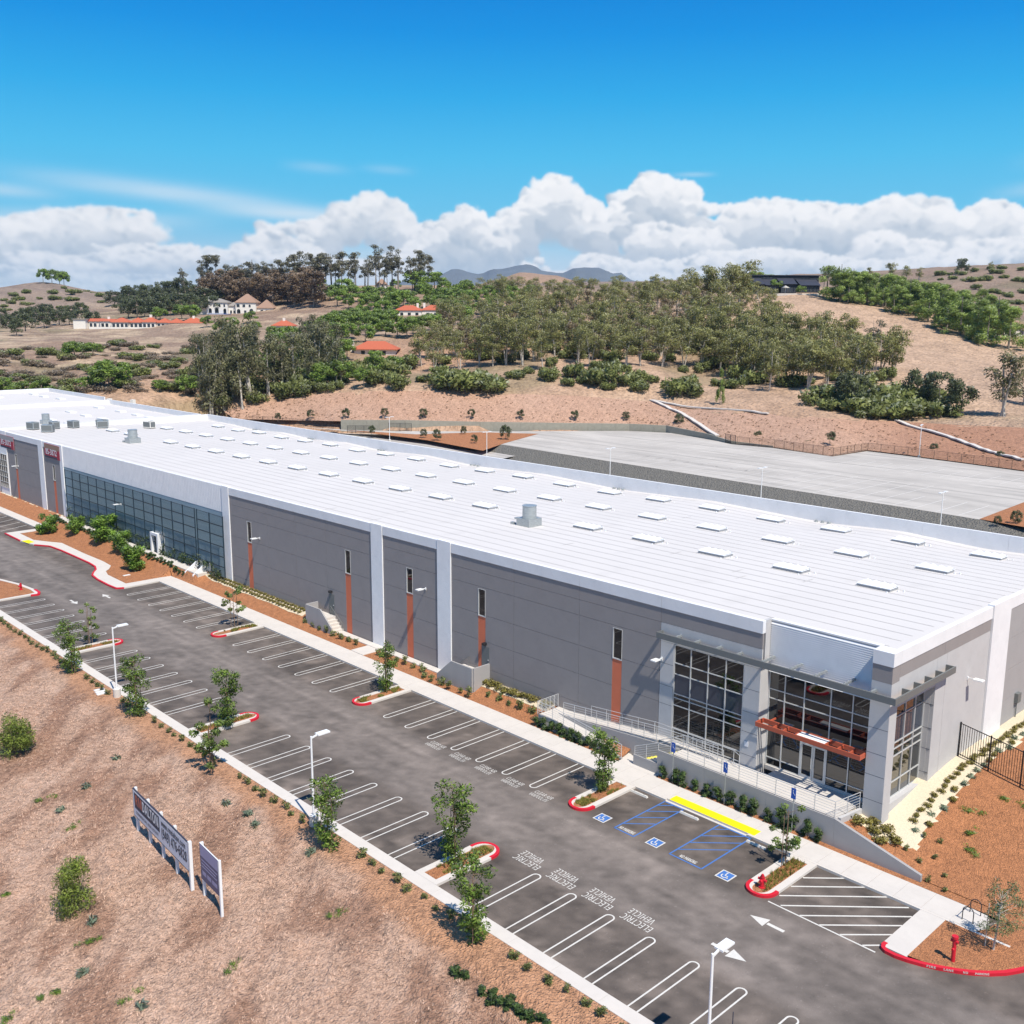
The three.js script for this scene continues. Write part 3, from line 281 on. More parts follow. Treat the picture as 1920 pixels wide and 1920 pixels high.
const T_DARK_TREE = [[-546.3, 270.5, 12.0], [-520.7, 230.6, 10.9], [-513.1, 250.9, 12.6], [-709.5, 307.9, 10.4], [-563.6, 270.2, 10.4], [-559.8, 283.7, 10.0], [-605.7, 286.1, 13.1], [-566.2, 255.1, 11.4], [-525.2, 271.7, 12.2], [-562.9, 240.2, 10.3], [-543.7, 285.7, 9.4], [-647.1, 283.6, 13.7], [-496.2, 259.7, 10.4], [-525.7, 228.4, 11.0], [-662.6, 278.8, 11.3], [-559.3, 259.5, 12.0], [-636.4, 289.4, 12.7], [-598.8, 293.6, 13.8], [-507.1, 260.3, 9.1], [-512.9, 245.0, 9.5], [-535.9, 257.1, 10.2], [-501.2, 251.4, 12.0], [-585.8, 292.5, 11.7], [-555.2, 245.5, 10.0], [-498.2, 230.3, 12.0], [-626.8, 268.8, 9.1], [-539.3, 247.3, 9.6], [-522.2, 278.0, 10.1], [-603.2, 279.6, 10.5], [-667.7, 298.0, 11.7], [-534.3, 271.2, 10.9], [-523.9, 236.3, 9.1], [-518.0, 242.6, 13.0], [-606.5, 291.5, 12.5], [-602.0, 198.0, 7.3], [-531.4, 195.0, 8.4], [-509.3, 203.3, 7.3], [-526.0, 185.8, 8.5], [-500.0, 168.1, 9.0], [-572.7, 217.4, 8.0], [-687.9, 239.2, 7.8], [-675.6, 227.9, 7.2], [-613.3, 228.1, 7.6], [-519.4, 162.7, 9.0], [-625.4, 215.0, 8.2], [-684.2, 243.1, 8.6], [-525.8, 197.9, 7.6], [-559.7, 189.1, 10.0], [-468.2, 153.6, 7.3], [-513.2, 199.3, 9.2], [-586.1, 185.0, 9.7], [-592.2, 229.8, 9.0], [-591.9, 211.9, 9.4], [-517.4, 167.8, 8.2], [-126.3, 241.2, 10.8], [-118.9, 261.1, 9.1], [-111.3, 256.9, 10.6], [-104.0, 252.5, 9.8]];
const T_UNDERSTORY = [[-239.6, 263.9, 4.3], [-190.6, 271.7, 4.9], [-196.3, 288.3, 5.0], [-220.0, 306.1, 2.6], [-176.1, 278.0, 4.6], [-253.9, 212.0, 3.5], [-153.1, 287.3, 4.6], [-167.6, 287.3, 4.9], [-224.7, 264.3, 3.8], [-232.0, 278.0, 3.9], [-149.0, 273.3, 3.2], [-187.4, 288.2, 3.5], [-247.1, 256.0, 3.8], [-221.2, 286.4, 4.5], [-182.2, 277.6, 3.9], [-203.1, 265.1, 3.0], [-218.3, 225.5, 3.1], [-176.8, 264.9, 4.9], [-179.7, 293.3, 4.9], [-229.7, 262.1, 4.8], [-235.7, 252.8, 2.6], [-184.8, 232.9, 2.9], [-204.4, 231.2, 2.8], [-207.7, 242.8, 4.6], [-246.5, 281.0, 3.3], [-198.9, 230.8, 4.7], [-178.6, 242.4, 3.0], [-235.8, 231.3, 3.9], [-251.9, 223.3, 3.9], [-170.5, 284.1, 3.2], [-153.7, 265.2, 3.1], [-167.1, 248.1, 3.7], [-192.4, 257.9, 2.8], [-207.7, 260.5, 3.8], [-221.8, 243.0, 5.0], [-218.6, 295.4, 4.0], [-208.4, 214.7, 3.5], [-260.7, 250.8, 3.1], [-233.6, 221.4, 4.5], [-245.4, 224.1, 4.8], [-188.0, 229.7, 3.8], [-192.0, 283.1, 3.4], [-234.1, 242.2, 3.8], [-171.1, 247.0, 2.8], [-217.1, 214.7, 2.6], [-191.1, 265.0, 3.5], [-204.5, 279.2, 4.9], [-244.1, 246.9, 3.3], [-159.8, 286.2, 2.5], [-200.7, 286.4, 4.6], [-191.0, 300.1, 4.2], [-211.6, 302.8, 3.3], [-196.0, 233.9, 2.5], [-231.9, 293.4, 3.8], [-156.1, 259.7, 4.4], [-203.0, 220.3, 4.9], [-204.2, 301.5, 3.8], [-138.4, 269.4, 4.6], [-261.3, 244.1, 3.1], [-216.2, 245.9, 3.4], [-193.2, 291.7, 3.2], [-215.2, 262.0, 3.4], [-225.0, 239.6, 3.5], [-137.6, 279.3, 4.0], [-203.8, 311.0, 3.4], [-247.0, 265.4, 3.8], [-168.4, 261.7, 4.6], [-140.6, 264.0, 4.2], [-227.3, 280.0, 4.4], [-248.0, 239.7, 2.9], [-258.1, 165.2, 4.8], [-263.6, 159.5, 5.1], [-267.8, 149.1, 4.2], [-248.3, 156.9, 5.2], [-248.3, 181.8, 5.9], [-257.4, 153.7, 3.1], [-232.7, 171.4, 5.0], [-245.2, 160.5, 3.8], [-258.6, 179.8, 5.7], [-268.4, 145.2, 3.4], [-241.4, 183.2, 5.8], [-252.6, 168.1, 3.3], [-260.0, 138.1, 3.8], [-259.7, 151.2, 4.4], [-255.4, 146.2, 3.4], [-246.1, 175.2, 5.0], [-269.9, 177.2, 5.0], [-254.9, 159.4, 5.5], [-271.4, 169.5, 5.8], [-268.8, 181.3, 3.8], [-250.6, 154.3, 4.8], [-267.5, 139.9, 5.3], [-267.2, 188.9, 3.9], [-240.9, 162.1, 3.0], [-261.1, 143.3, 4.4], [-258.5, 201.0, 4.9]];
const T_SCRUB = [[-335.9, 129.2, 1.6], [-351.5, 160.6, 1.8], [-377.2, 157.7, 1.6], [-315.8, 132.2, 1.2], [-360.7, 118.5, 1.7], [-353.7, 131.6, 2.0], [-301.0, 132.7, 1.5], [-346.2, 118.6, 2.1], [-295.2, 141.8, 2.0], [-294.7, 121.2, 1.0], [-273.8, 130.5, 1.8], [-293.2, 137.9, 1.2], [-341.5, 120.4, 1.7], [-396.5, 152.6, 1.8], [-336.3, 134.7, 1.7], [-294.7, 124.2, 1.8], [-277.4, 139.0, 2.0], [-322.2, 101.3, 1.3], [-351.7, 169.4, 1.4], [-386.4, 157.1, 1.8], [-362.0, 126.1, 1.3], [-318.4, 114.3, 1.3], [-327.2, 144.3, 1.1], [-272.1, 120.6, 1.0], [-305.0, 107.2, 1.9], [-270.4, 134.1, 1.7], [-365.5, 172.6, 1.5], [-302.1, 110.2, 1.2], [-385.6, 166.8, 2.1], [-351.3, 148.9, 1.5], [-322.1, 131.5, 1.6], [-329.6, 156.9, 1.7], [-334.8, 112.4, 1.1], [-332.5, 108.7, 1.9], [-281.1, 120.5, 2.0], [-383.3, 151.5, 1.4], [-334.1, 125.1, 1.5], [-324.3, 105.1, 1.6], [-350.0, 108.9, 2.2], [-281.9, 110.5, 2.2], [-367.2, 114.9, 2.1], [-304.2, 114.1, 1.4], [-325.2, 128.3, 1.1], [-313.8, 103.9, 1.5], [-281.4, 117.2, 1.4], [-312.1, 120.9, 1.4], [-383.8, 118.5, 1.6], [-313.8, 152.6, 1.2], [-330.7, 104.5, 1.7], [-336.6, 104.6, 1.4], [-276.6, 113.0, 1.8], [-305.4, 131.1, 1.1], [-375.7, 144.5, 1.4], [-376.1, 141.2, 2.1], [-286.5, 144.9, 2.2], [-284.8, 125.7, 1.3], [-279.1, 131.5, 1.3], [-359.2, 140.8, 1.7], [-377.7, 186.7, 1.7], [-303.3, 154.5, 1.9], [-292.5, 144.6, 1.6], [-385.5, 134.5, 1.2], [-321.5, 120.1, 1.6], [-316.4, 143.7, 1.6], [-336.3, 137.8, 1.7], [-353.4, 134.9, 2.1], [-379.3, 137.8, 1.2], [-330.4, 153.0, 2.1], [-312.5, 99.3, 2.0], [-384.4, 176.8, 1.7], [-324.6, 110.7, 1.6], [-329.0, 118.3, 2.0], [-274.3, 118.3, 1.9], [-345.1, 149.5, 1.6], [-356.7, 158.2, 1.8], [-310.2, 126.0, 1.4], [-304.7, 104.4, 1.9], [-288.7, 130.5, 1.3], [-359.1, 146.8, 1.1], [-278.0, 135.4, 1.6], [-285.8, 136.6, 1.4], [-286.7, 114.6, 1.7], [-301.7, 119.9, 1.1], [-315.7, 111.0, 1.2], [-386.2, 130.8, 1.6]];
const T_OLIVE_BUSH = [[-375.4, 165.4, 1.9], [-319.8, 146.1, 2.2], [-346.7, 118.1, 2.4], [-319.6, 109.9, 2.4], [-298.7, 132.2, 2.9], [-311.0, 97.8, 2.9], [-353.7, 137.6, 1.7], [-272.7, 128.9, 2.8], [-376.8, 149.3, 3.1], [-380.8, 174.6, 1.8], [-316.0, 153.2, 2.2], [-288.4, 106.6, 2.8], [-305.2, 113.0, 2.5], [-338.3, 150.7, 2.4], [-330.8, 128.5, 2.0], [-336.0, 138.1, 1.8], [-277.2, 118.4, 2.6], [-368.8, 131.0, 2.9], [-349.7, 150.6, 2.6], [-390.8, 164.4, 2.8], [-298.3, 105.2, 2.2], [-306.7, 144.9, 2.7], [-332.5, 102.8, 2.0], [-309.1, 130.2, 1.7], [-318.7, 138.2, 2.8], [-325.6, 106.8, 2.0], [-319.8, 128.0, 3.0], [-350.5, 173.6, 2.5], [-290.4, 143.9, 3.2], [-297.0, 121.9, 2.4], [-304.7, 101.4, 1.9], [-354.3, 131.1, 3.0], [-387.3, 147.3, 3.0], [-367.5, 117.6, 2.9]];
const T_BIG_BUSH = [[-356.2, 135.0, 6.6], [-362.1, 143.7, 5.2], [-279.8, 115.8, 8.8], [-278.5, 114.2, 7.0], [-306.7, 96.2, 6.0], [-301.5, 98.8, 5.2], [-297.4, 103.1, 5.7], [-272.6, 125.9, 4.0], [-285.0, 110.2, 4.9], [-269.1, 132.3, 6.7]];
const T_LOW_BUSH = [[-198.7, 212.4, 2.3], [-193.7, 220.8, 2.0], [-215.7, 188.9, 3.2], [-183.2, 225.3, 3.5], [-227.7, 191.6, 3.6], [-233.4, 176.7, 3.0], [-220.7, 198.9, 3.0], [-234.8, 172.1, 2.6], [-213.2, 197.5, 2.0], [-255.5, 158.8, 2.8], [-247.6, 167.5, 3.2], [-225.4, 182.1, 2.4], [-213.8, 206.1, 3.0], [-188.9, 225.7, 3.5], [-196.8, 217.5, 2.4], [-204.9, 212.2, 3.8], [-254.4, 163.1, 3.0], [-189.1, 219.2, 2.9], [-225.1, 173.1, 4.1], [-214.8, 183.7, 6.2], [-211.7, 186.8, 6.8], [-208.2, 190.6, 4.9], [-193.2, 221.3, 6.1], [-172.0, 230.9, 5.5], [-111.9, 253.2, 3.9], [-122.6, 247.9, 5.7], [-126.9, 255.7, 5.7], [-124.8, 239.7, 5.8], [-118.2, 261.8, 3.7], [-119.6, 257.2, 5.0], [-117.4, 244.1, 5.3], [-114.4, 247.4, 5.4], [-106.3, 250.0, 4.1], [-130.8, 245.6, 4.5], [-131.5, 253.8, 4.3], [-136.2, 240.0, 5.3], [-130.2, 237.2, 3.3], [-120.6, 237.9, 3.3], [-125.3, 263.3, 4.4], [-114.7, 262.4, 4.9]];
const T_TALL_TREE = [[-94.4, 253.8, 16.2], [-156.9, 227.1, 9.6], [-96.5, 272.7, 9.5]];
const T_HILL_SCRUB = [[-264.6, 602.7, 3.3], [-289.5, 703.9, 2.7], [-200.2, 542.2, 2.0], [-209.1, 575.3, 2.1], [-201.0, 496.7, 2.8], [-262.5, 656.1, 3.9], [-289.8, 685.1, 3.5], [-208.3, 528.0, 3.3], [-235.8, 587.3, 2.7], [-213.2, 559.2, 2.8], [-301.2, 694.2, 2.2], [-211.7, 527.7, 2.8], [-265.8, 652.7, 3.0], [-225.4, 597.8, 3.4], [-242.5, 665.1, 3.9], [-233.5, 535.9, 3.3], [-227.9, 532.5, 3.9], [-284.5, 718.5, 2.9], [-278.7, 721.6, 3.3], [-225.6, 555.7, 2.8], [-247.3, 663.1, 2.5], [-289.6, 654.8, 2.1], [-258.0, 673.2, 2.5], [-197.4, 518.1, 2.2], [-216.3, 553.1, 2.8], [-219.1, 520.3, 3.0], [-236.4, 550.9, 2.2], [-285.7, 662.0, 3.1], [-211.7, 569.7, 3.3], [-268.8, 646.5, 3.3], [-225.0, 619.3, 3.0], [-232.4, 602.7, 2.4], [-236.9, 604.1, 3.2], [-249.9, 611.8, 2.8], [-308.0, 696.0, 3.5], [-232.5, 551.8, 2.7], [-247.2, 555.0, 2.4], [-230.1, 557.2, 2.8], [-270.5, 693.6, 3.7], [-264.5, 721.4, 2.8], [-769.0, 279.3, 3.7], [-716.7, 230.4, 3.0], [-699.0, 251.9, 2.5], [-681.2, 267.7, 2.3], [-783.5, 309.1, 2.0], [-773.5, 310.4, 2.1], [-743.0, 242.6, 3.4], [-732.0, 232.8, 2.4], [-745.8, 303.2, 3.2], [-700.9, 286.6, 2.7], [-761.3, 290.2, 3.4], [-703.8, 259.1, 2.4], [-797.2, 298.4, 2.5], [-749.7, 263.0, 2.1], [-703.8, 234.8, 2.4], [-696.6, 269.7, 2.6], [-727.2, 277.3, 3.9], [-772.8, 254.3, 3.0], [-768.2, 298.1, 2.9], [-741.9, 271.1, 3.9], [-757.8, 242.5, 2.2], [-780.3, 264.8, 3.1], [-731.5, 248.5, 3.4], [-700.5, 262.6, 2.5], [-753.3, 250.2, 3.2], [-707.2, 240.3, 3.5]];
const T_SKY_TREE = [[-294.1, 695.7, 11.3], [-358.1, 693.5, 8.3], [-339.4, 689.3, 11.8], [-322.7, 676.9, 11.1], [-309.8, 666.6, 9.8], [-281.3, 712.7, 3.9], [-262.5, 430.7, 5.7], [-250.8, 442.6, 8.7], [-266.1, 414.8, 7.4]];
const T_HILLTOP_TREE = [[-830.0, 295.0, 9.5], [-831.5, 302.3, 9.1], [-835.7, 312.8, 8.8], [-838.0, 310.4, 8.4]];
const T_VALLEY = [[-392.3, 447.2, 8.3], [-417.8, 412.1, 9.0], [-413.8, 425.0, 9.6], [-395.7, 425.6, 12.0], [-399.9, 445.3, 10.6], [-429.0, 454.2, 8.5], [-437.1, 410.2, 10.4], [-380.2, 468.9, 9.4], [-376.8, 490.7, 8.3], [-378.2, 458.8, 10.5], [-407.5, 446.4, 10.6], [-354.8, 471.8, 11.3], [-389.3, 489.5, 11.5], [-417.7, 379.6, 10.1], [-406.1, 480.9, 11.7], [-345.8, 469.2, 11.0], [-365.1, 460.6, 8.3], [-398.2, 381.5, 10.8], [-411.2, 368.3, 8.1], [-392.4, 390.4, 9.0], [-368.9, 474.8, 11.8], [-409.3, 385.1, 10.9], [-408.1, 377.4, 10.6], [-391.1, 457.5, 11.9], [-426.7, 426.8, 10.2], [-441.4, 426.6, 10.5], [-267.3, 363.9, 15.3], [-262.7, 369.0, 17.1], [-256.0, 367.2, 18.0], [-241.0, 358.9, 19.5], [-240.8, 352.9, 18.3], [-354.6, 462.8, 10.4], [-367.9, 460.7, 7.5], [-380.2, 456.8, 6.7], [-386.5, 450.2, 6.1], [-248.8, 384.2, 5.7], [-242.4, 366.6, 11.0]];
// ================================================================ the lie of the land
const solveTerrain = (() => {               // thin-plate spline through the surveyed heights
  const n = TERRAIN.length, N = n + 3, A = Array.from({ length: N }, () => new Float64Array(N + 1)), k = (d2) => (d2 > 0 ? 0.5 * d2 * Math.log(d2 + 1e-12) : 0);
  for (let i = 0; i < n; i++) { const [x, y, z] = TERRAIN[i].map((q, c) => (c < 2 ? q / 100 : q)); for (let j = 0; j < n; j++) A[i][j] = k((x - TERRAIN[j][0] / 100) ** 2 + (y - TERRAIN[j][1] / 100) ** 2) + (i === j ? 1e-3 : 0); A[i][n] = A[n][i] = 1; A[i][n + 1] = A[n + 1][i] = x; A[i][n + 2] = A[n + 2][i] = y; A[i][N] = z; }
  for (let c = 0; c < N; c++) { let p = c; for (let r = c + 1; r < N; r++) if (Math.abs(A[r][c]) > Math.abs(A[p][c])) p = r; [A[c], A[p]] = [A[p], A[c]]; for (let r = c + 1; r < N; r++) { const f = A[r][c] / A[c][c]; if (f) for (let q = c; q <= N; q++) A[r][q] -= f * A[c][q]; } }
  const w = new Float64Array(N); for (let r = N - 1; r >= 0; r--) { let s = A[r][N]; for (let q = r + 1; q < N; q++) s -= A[r][q] * w[q]; w[r] = s / A[r][r]; }
  return (u, v) => { const x = u / 100, y = v / 100; let z = w[n] + w[n + 1] * x + w[n + 2] * y; for (let i = 0; i < n; i++) z += w[i] * k((x - TERRAIN[i][0] / 100) ** 2 + (y - TERRAIN[i][1] / 100) ** 2); return z; };
})();
const inPoly = (x, y, p) => { let c = false; for (let i = 0, j = p.length - 1; i < p.length; j = i++) if ((p[i][1] > y) !== (p[j][1] > y) && x < ((p[j][0] - p[i][0]) * (y - p[i][1])) / (p[j][1] - p[i][1]) + p[i][0]) c = !c; return c; };
const hiV = (u) => { const L = SLOPE_HI; if (u <= L[0][0]) return 0; for (let k = 1; k < L.length; k++) if (u <= L[k][0]) return lerp(L[k - 1][1], L[k][1], (u - L[k - 1][0]) / (L[k][0] - L[k - 1][0])); return L[L.length - 1][1]; };
const SLOPE_POLY = [...SLOPE_LO.map((q) => [q[0], q[1] - 1]), ...[...SLOPE_HI].reverse().map((q) => [q[0], q[1] - 2.5])];
const loV = (u) => { let best = 0; for (let k = 1; k < SLOPE_LO.length; k++) { const a = SLOPE_LO[k - 1], b = SLOPE_LO[k]; if ((u - a[0]) * (u - b[0]) <= 0) best = Math.max(best, lerp(a[1], b[1], Math.abs(b[0] - a[0]) < 0.01 ? 0 : (u - a[0]) / (b[0] - a[0]))); } return best || (u > SLOPE_LO[SLOPE_LO.length - 1][0] ? 211 : 137); };
function landZ(u, v) {
  const far = Math.hypot(u + 200, v - 250), f = sstep(800, 1500, far);
  let z = solveTerrain(clamp(u, -1150, 450), clamp(v, -350, 900));
  z = lerp(z, 30 + 25 * fbm(u / 500, v / 500, 3, 5), f);
  const rough = sstep(0, 60, v - hiV(u)) * sstep(150, 260, Math.hypot(u, v));
  z += rough * (3.2 * (fbm(u / 40, v / 40, 4, 61) - 0.5) + 1.2 * (fbm(u / 9, v / 9, 3, 62) - 0.5));
  if (v > 26 && u < 60) { const on = inPoly(u, v, SLOPE_POLY); if (on) z -= 1.4; else if (u > -262 && v < loV(u)) z = Math.min(z, -0.7); }
  if (v <= 33) z = Math.min(z, (v > 30.2 ? 0.1 : 0.1 - 0.16 * (30.2 - v)) - 0.9);
  if (u > -30 && u < 60 && v > 45 && v < 140) z = Math.min(z, 0.3);
  return z;
}
const uneven = (pts) => [...new Set(pts)].sort((a, b) => a - b);
{
  const us = uneven([...range(-560, 40, 4), -600, -640, -690, -740, -790, -840, -890, -940, -1000, -1080, -1180, -1300, -1500, -1800, -2300, -3000, -4500, -7000, 50, 65, 90, 120, 160, 220, 300, 420, 600, 900, 1500, 3000]);
  const vs = uneven([...range(-20, 470, 4), 480, 500, 520, 540, 560, 580, 600, 620, 640, 660, 690, 720, 750, 780, 820, 870, 930, 1000, 1100, 1300, 1600, 2200, 3200, 5000, 7000, -40, -70, -120, -200, -350, -700, -1500]);
  ground(new B().grid(us, vs, landZ, (u, v, z) => {
    const n = fbm(u / 26, v / 26, 4, 71), n2 = fbm(u / 7, v / 7, 3, 72), n3 = fbm(u / 90, v / 90, 3, 75);
    const dry = [0.5, 0.345, 0.235], scrub = [0.25, 0.185, 0.14], pale = [0.5, 0.41, 0.28], green = [0.15, 0.15, 0.065], earth = [0.45, 0.28, 0.18];
    let c = mix3(dry, earth, sstep(0.4, 0.7, n3));
    const left = sstep(-270, -330, u) * (1 - sstep(330, 420, v));
    c = mix3(c, mix3(scrub, pale, sstep(0.45, 0.7, n2)), left * 0.6);
    const hillR = sstep(-420, -330, u) * (1 - sstep(-280, -200, -v - 0)) ;
    const crest = sstep(330, 360, v) * sstep(-300, -240, u) * (1 - sstep(400, 440, v)) + sstep(-215, -170, u) * sstep(240, 280, v) * (1 - sstep(395, 430, v));
    c = mix3(c, [0.52, 0.36, 0.245], clamp(crest) * 0.9);
    c = mix3(c, scrub, sstep(430, 520, v) * 0.75); c = mix3(c, mix3([0.24, 0.18, 0.145], [0.36, 0.27, 0.2], n2), sstep(-620, -720, u));
    c = mix3(c, green, sstep(0.56, 0.7, n) * 0.45 * (1 - clamp(crest)));
    const k = 0.82 + 0.36 * n2; return [c[0] * k, c[1] * k, c[2] * k];
  }), 'hills', M.hill);
}
// distant mountains, haze blue partly painted in, and the brown hill before them
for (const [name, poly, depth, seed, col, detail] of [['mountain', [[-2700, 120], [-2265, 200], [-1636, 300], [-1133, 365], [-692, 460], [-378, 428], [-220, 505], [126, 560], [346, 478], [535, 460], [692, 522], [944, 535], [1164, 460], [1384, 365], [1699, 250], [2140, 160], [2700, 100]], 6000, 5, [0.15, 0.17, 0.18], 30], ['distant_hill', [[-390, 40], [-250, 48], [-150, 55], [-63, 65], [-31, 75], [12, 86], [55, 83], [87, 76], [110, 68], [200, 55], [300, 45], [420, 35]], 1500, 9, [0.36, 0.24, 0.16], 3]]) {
  const s = depth / 12000, near = name === 'mountain' ? 0.5 : 1, along = [0.694, 0.72], away = [-0.72, 0.694], C = [away[0] * depth, away[1] * depth], W = poly[poly.length - 1][0] - poly[0][0];
  const prof = (x) => { for (let k = 1; k < poly.length; k++) if (x <= poly[k][0]) return lerp(poly[k - 1][1], poly[k][1], sm(clamp((x - poly[k - 1][0]) / (poly[k][0] - poly[k - 1][0])))); return poly[poly.length - 1][1]; };
  const b = new B(), xs = range(poly[0][0], poly[poly.length - 1][0], W / 90), ys = range(-1, 1, 0.1), dep = depth * 0.16;
  const zf = (x, y) => { const e = 1 - y * y; return -40 + (prof(x) + 40) * e * (0.9 + 0.1 * e) + detail * (fbm(x / (300 * s + 20), y * 5, 4, seed) - 0.5) * 2.2 * (y < -0.04 ? 1 : 0.25); };
  if (near < 1) { for (const q of poly) { q[0] *= near; q[1] = 31.6 + (q[1] - 31.6) * near; } }
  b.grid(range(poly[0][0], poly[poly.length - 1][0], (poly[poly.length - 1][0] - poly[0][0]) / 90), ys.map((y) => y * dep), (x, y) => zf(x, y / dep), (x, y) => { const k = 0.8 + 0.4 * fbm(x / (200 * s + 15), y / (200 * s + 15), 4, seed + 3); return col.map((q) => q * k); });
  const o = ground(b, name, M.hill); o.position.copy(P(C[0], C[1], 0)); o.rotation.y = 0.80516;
}
// ================================================================ paved site
const speck = (u, v) => fbm(u * 0.9, v * 0.9, 3, 91);
{
  const b = new B();
  b.grid([...range(-330, -180, 4), ...range(-179.6, 14, 0.45)], [...range(31.2, 55, 0.45)], () => 0, (u, v) => {
    const aisle = sstep(37.4, 38.8, v) * (1 - sstep(44.4, 45.6, v)), wide = fbm(u * 0.045, v * 0.35, 4, 93), tr = fbm(u * 0.12, v * 1.6, 4, 94), st = fbm(u * 0.55, v * 0.55, 4, 95), fine = fbm(u * 1.7, v * 2.6, 3, 99);
    let k = 0.118 + 0.065 * aisle + 0.05 * (wide - 0.5) + aisle * 0.11 * (fbm(u * 0.09, v * 2.1, 4, 94) - 0.5) + 0.09 * (fine - 0.5) - 0.02 * sstep(0.55, 0.7, fbm(u * 0.35, v * 0.5, 3, 98));
    k += 0.07 * sstep(0.58, 0.74, st) * (1 - aisle * 0.5) - 0.03 * sstep(0.6, 0.75, fbm(u * 0.3 + 50, v * 0.3, 3, 96));
    k += 0.08 * sstep(33.6, 32.7, v) * sstep(0.4, 0.7, fine + st - 0.5);
    const warm = 1 - aisle * 0.6 - 0.3 * sstep(-60, -110, u); return [k * (1.16 + 0.07 * warm), k * (1.0 - 0.005 * warm), k * (0.89 - 0.06 * warm)];
  });
  // wheel sweep near the driveway is only a change of tone
  const lot = new THREE.Group(); lot.name = 'parking_lot'; lot.userData = { kind: 'structure' }; scene.add(lot);
  b.build('asphalt', M.asphalt, lot);
  const Z = 0.009;
  const hairpin = (u, vBase, vTip) => { const d = Math.sign(vTip - vBase), r = 0.275, pts = []; pts.push([u - r, vBase], [u - r, vTip - d * r]); for (let k = 1; k < 10; k++) { const a = Math.PI * (1 - k / 10); pts.push([u + Math.cos(a) * r, vTip - d * r + d * Math.sin(a) * r]); } pts.push([u + r, vTip - d * r], [u + r, vBase]); new B().strip(pts, 0.09, Z).build('stall_line', M.white, lot); };
  for (const [u0, k0, k1] of [[-63.54, 0, 7], [-37.0, 0, 7], [-90.25, 0, 6], [-111.09, -2, 5]]) for (let k = k0; k <= k1; k++) hairpin(u0 + 2.74 * k, 32.84, 37.91);
  for (const [u0, n] of [[-85.45, 7], [-61.5, 7], [-109.32, 7]]) for (let k = 0; k < n; k++) hairpin(u0 + 2.74 * k, 50.26, 45.27);
  for (let k = 0; k < 6; k++) new B().strip([[-156 - 2.9 * k + 2, 46], [-156 - 2.9 * k, 50.3]], 0.12, Z).build('stall_line', M.white, lot);
  const stencil = (t, h, u, v, d, fit) => lettering(t, h, [u, v, Z], [d, 0, 0], [0, d, 0], 'lettering', M.white, lot, fit, true, thinFont);
  for (const k of [-0.5, 0.5, 1.5, 2.5]) { const u = -37 + 2.74 * k; stencil('ELECTRIC', 0.36, u - 0.1, 38.6, -1, 1.95); stencil('VEHICLE', 0.36, u - 0.25, 39.25, -1, 1.6); }
  for (let k = 2; k < 7; k++) { const u = -61.5 + 2.74 * (k + 0.5); stencil('CLEAR AIR', 0.27, u + 0.05, 44.9, 1, 1.55); stencil('VANPOOL/EV', 0.27, u, 44.42, 1, 1.6); }
  const arrow = (u, v, d, s = 1) => { new B().sheet([[u + d * s, v], [u, v + 0.4], [u, v - 0.4]], Z).build('arrow_head', M.white, lot); new B().sheet([[u - d * 0.06, v - 0.11], [u - d * 0.06, v + 0.11], [u - d * 1.06, v + 0.11], [u - d * 1.06, v - 0.11]], Z).build('arrow_shaft', M.white, lot); };
  arrow(-25.52, 43.33, -1); arrow(-25.4, 39.77, 1); arrow(-110.5, 43.35, -1); arrow(-110.5, 39.8, 1);
  // accessible bays
  const symbol = (u, v) => {
    new B().sheet([[u - 0.46, v - 0.46], [u + 0.46, v - 0.46], [u + 0.46, v + 0.46], [u - 0.46, v + 0.46]], Z).build('symbol_border', M.white, lot);
    new B().sheet([[u - 0.38, v - 0.38], [u + 0.38, v - 0.38], [u + 0.38, v + 0.38], [u - 0.38, v + 0.38]], Z + 0.005).build('symbol_panel', M.blue, lot);
    const w = new B(), ring = []; for (let k = 0; k <= 9; k++) { const a = 2.6 + (k / 9) * 3.6; ring.push([u - 0.02 + Math.cos(a) * 0.19, v - 0.08 + Math.sin(a) * 0.19]); }
    w.strip(ring, 0.07, Z + 0.01).strip([[u - 0.05, v + 0.18], [u - 0.03, v - 0.02], [u + 0.13, v - 0.02], [u + 0.2, v - 0.22], [u + 0.27, v - 0.2]], 0.075, Z + 0.01);
    const head = []; for (let k = 0; k < 10; k++) head.push([u - 0.06 + Math.cos(k * 0.628) * 0.06, v + 0.27 + Math.sin(k * 0.628) * 0.06]); w.sheet(head, Z + 0.01); w.build('wheelchair_symbol', M.white, lot);
  };
  symbol(-38.92, 45.58); symbol(-34.71, 45.6); symbol(-29.65, 45.63);
  for (const [u0, u1] of [[-37.6, -36.08], [-33.33, -31.03]]) {
    for (const pts of [[[u0, 50.28], [u0, 45.18]], [[u1, 50.28], [u1, 45.18]], [[u0, 45.2], [u1, 45.2]], [[u0 + 0.1, 50.24], [u1, 50.24]]]) new B().strip(pts, 0.1, Z).build('hatch_border', M.blue, lot);
    for (let k = 0; k < 4; k++) { const v = 46.0 + k * 1.17, w = u1 - u0 - 0.1; new B().strip([[u0 + 0.05, v], [u0 + 0.05 + Math.min(w, (50.2 - v)), v + Math.min(w, 50.2 - v)]], 0.09, Z).build('hatch_line', M.blue, lot); }
    const c = (u0 + u1) / 2; lettering('NO', 0.22, [c - 0.46, 45.36, Z], [1, 0, 0], [0, 1, 0], 'lettering', M.white, lot, 0.26); lettering('PARKING', 0.22, [c + 0.16, 45.36, Z], [1, 0, 0], [0, 1, 0], 'lettering', M.white, lot, 0.82);
  }
  // striped no-parking corner
  new B().strip([[-26.57, 45.16], [-20.37, 45.16]], 0.1, Z).build('hatch_border', M.white, lot);
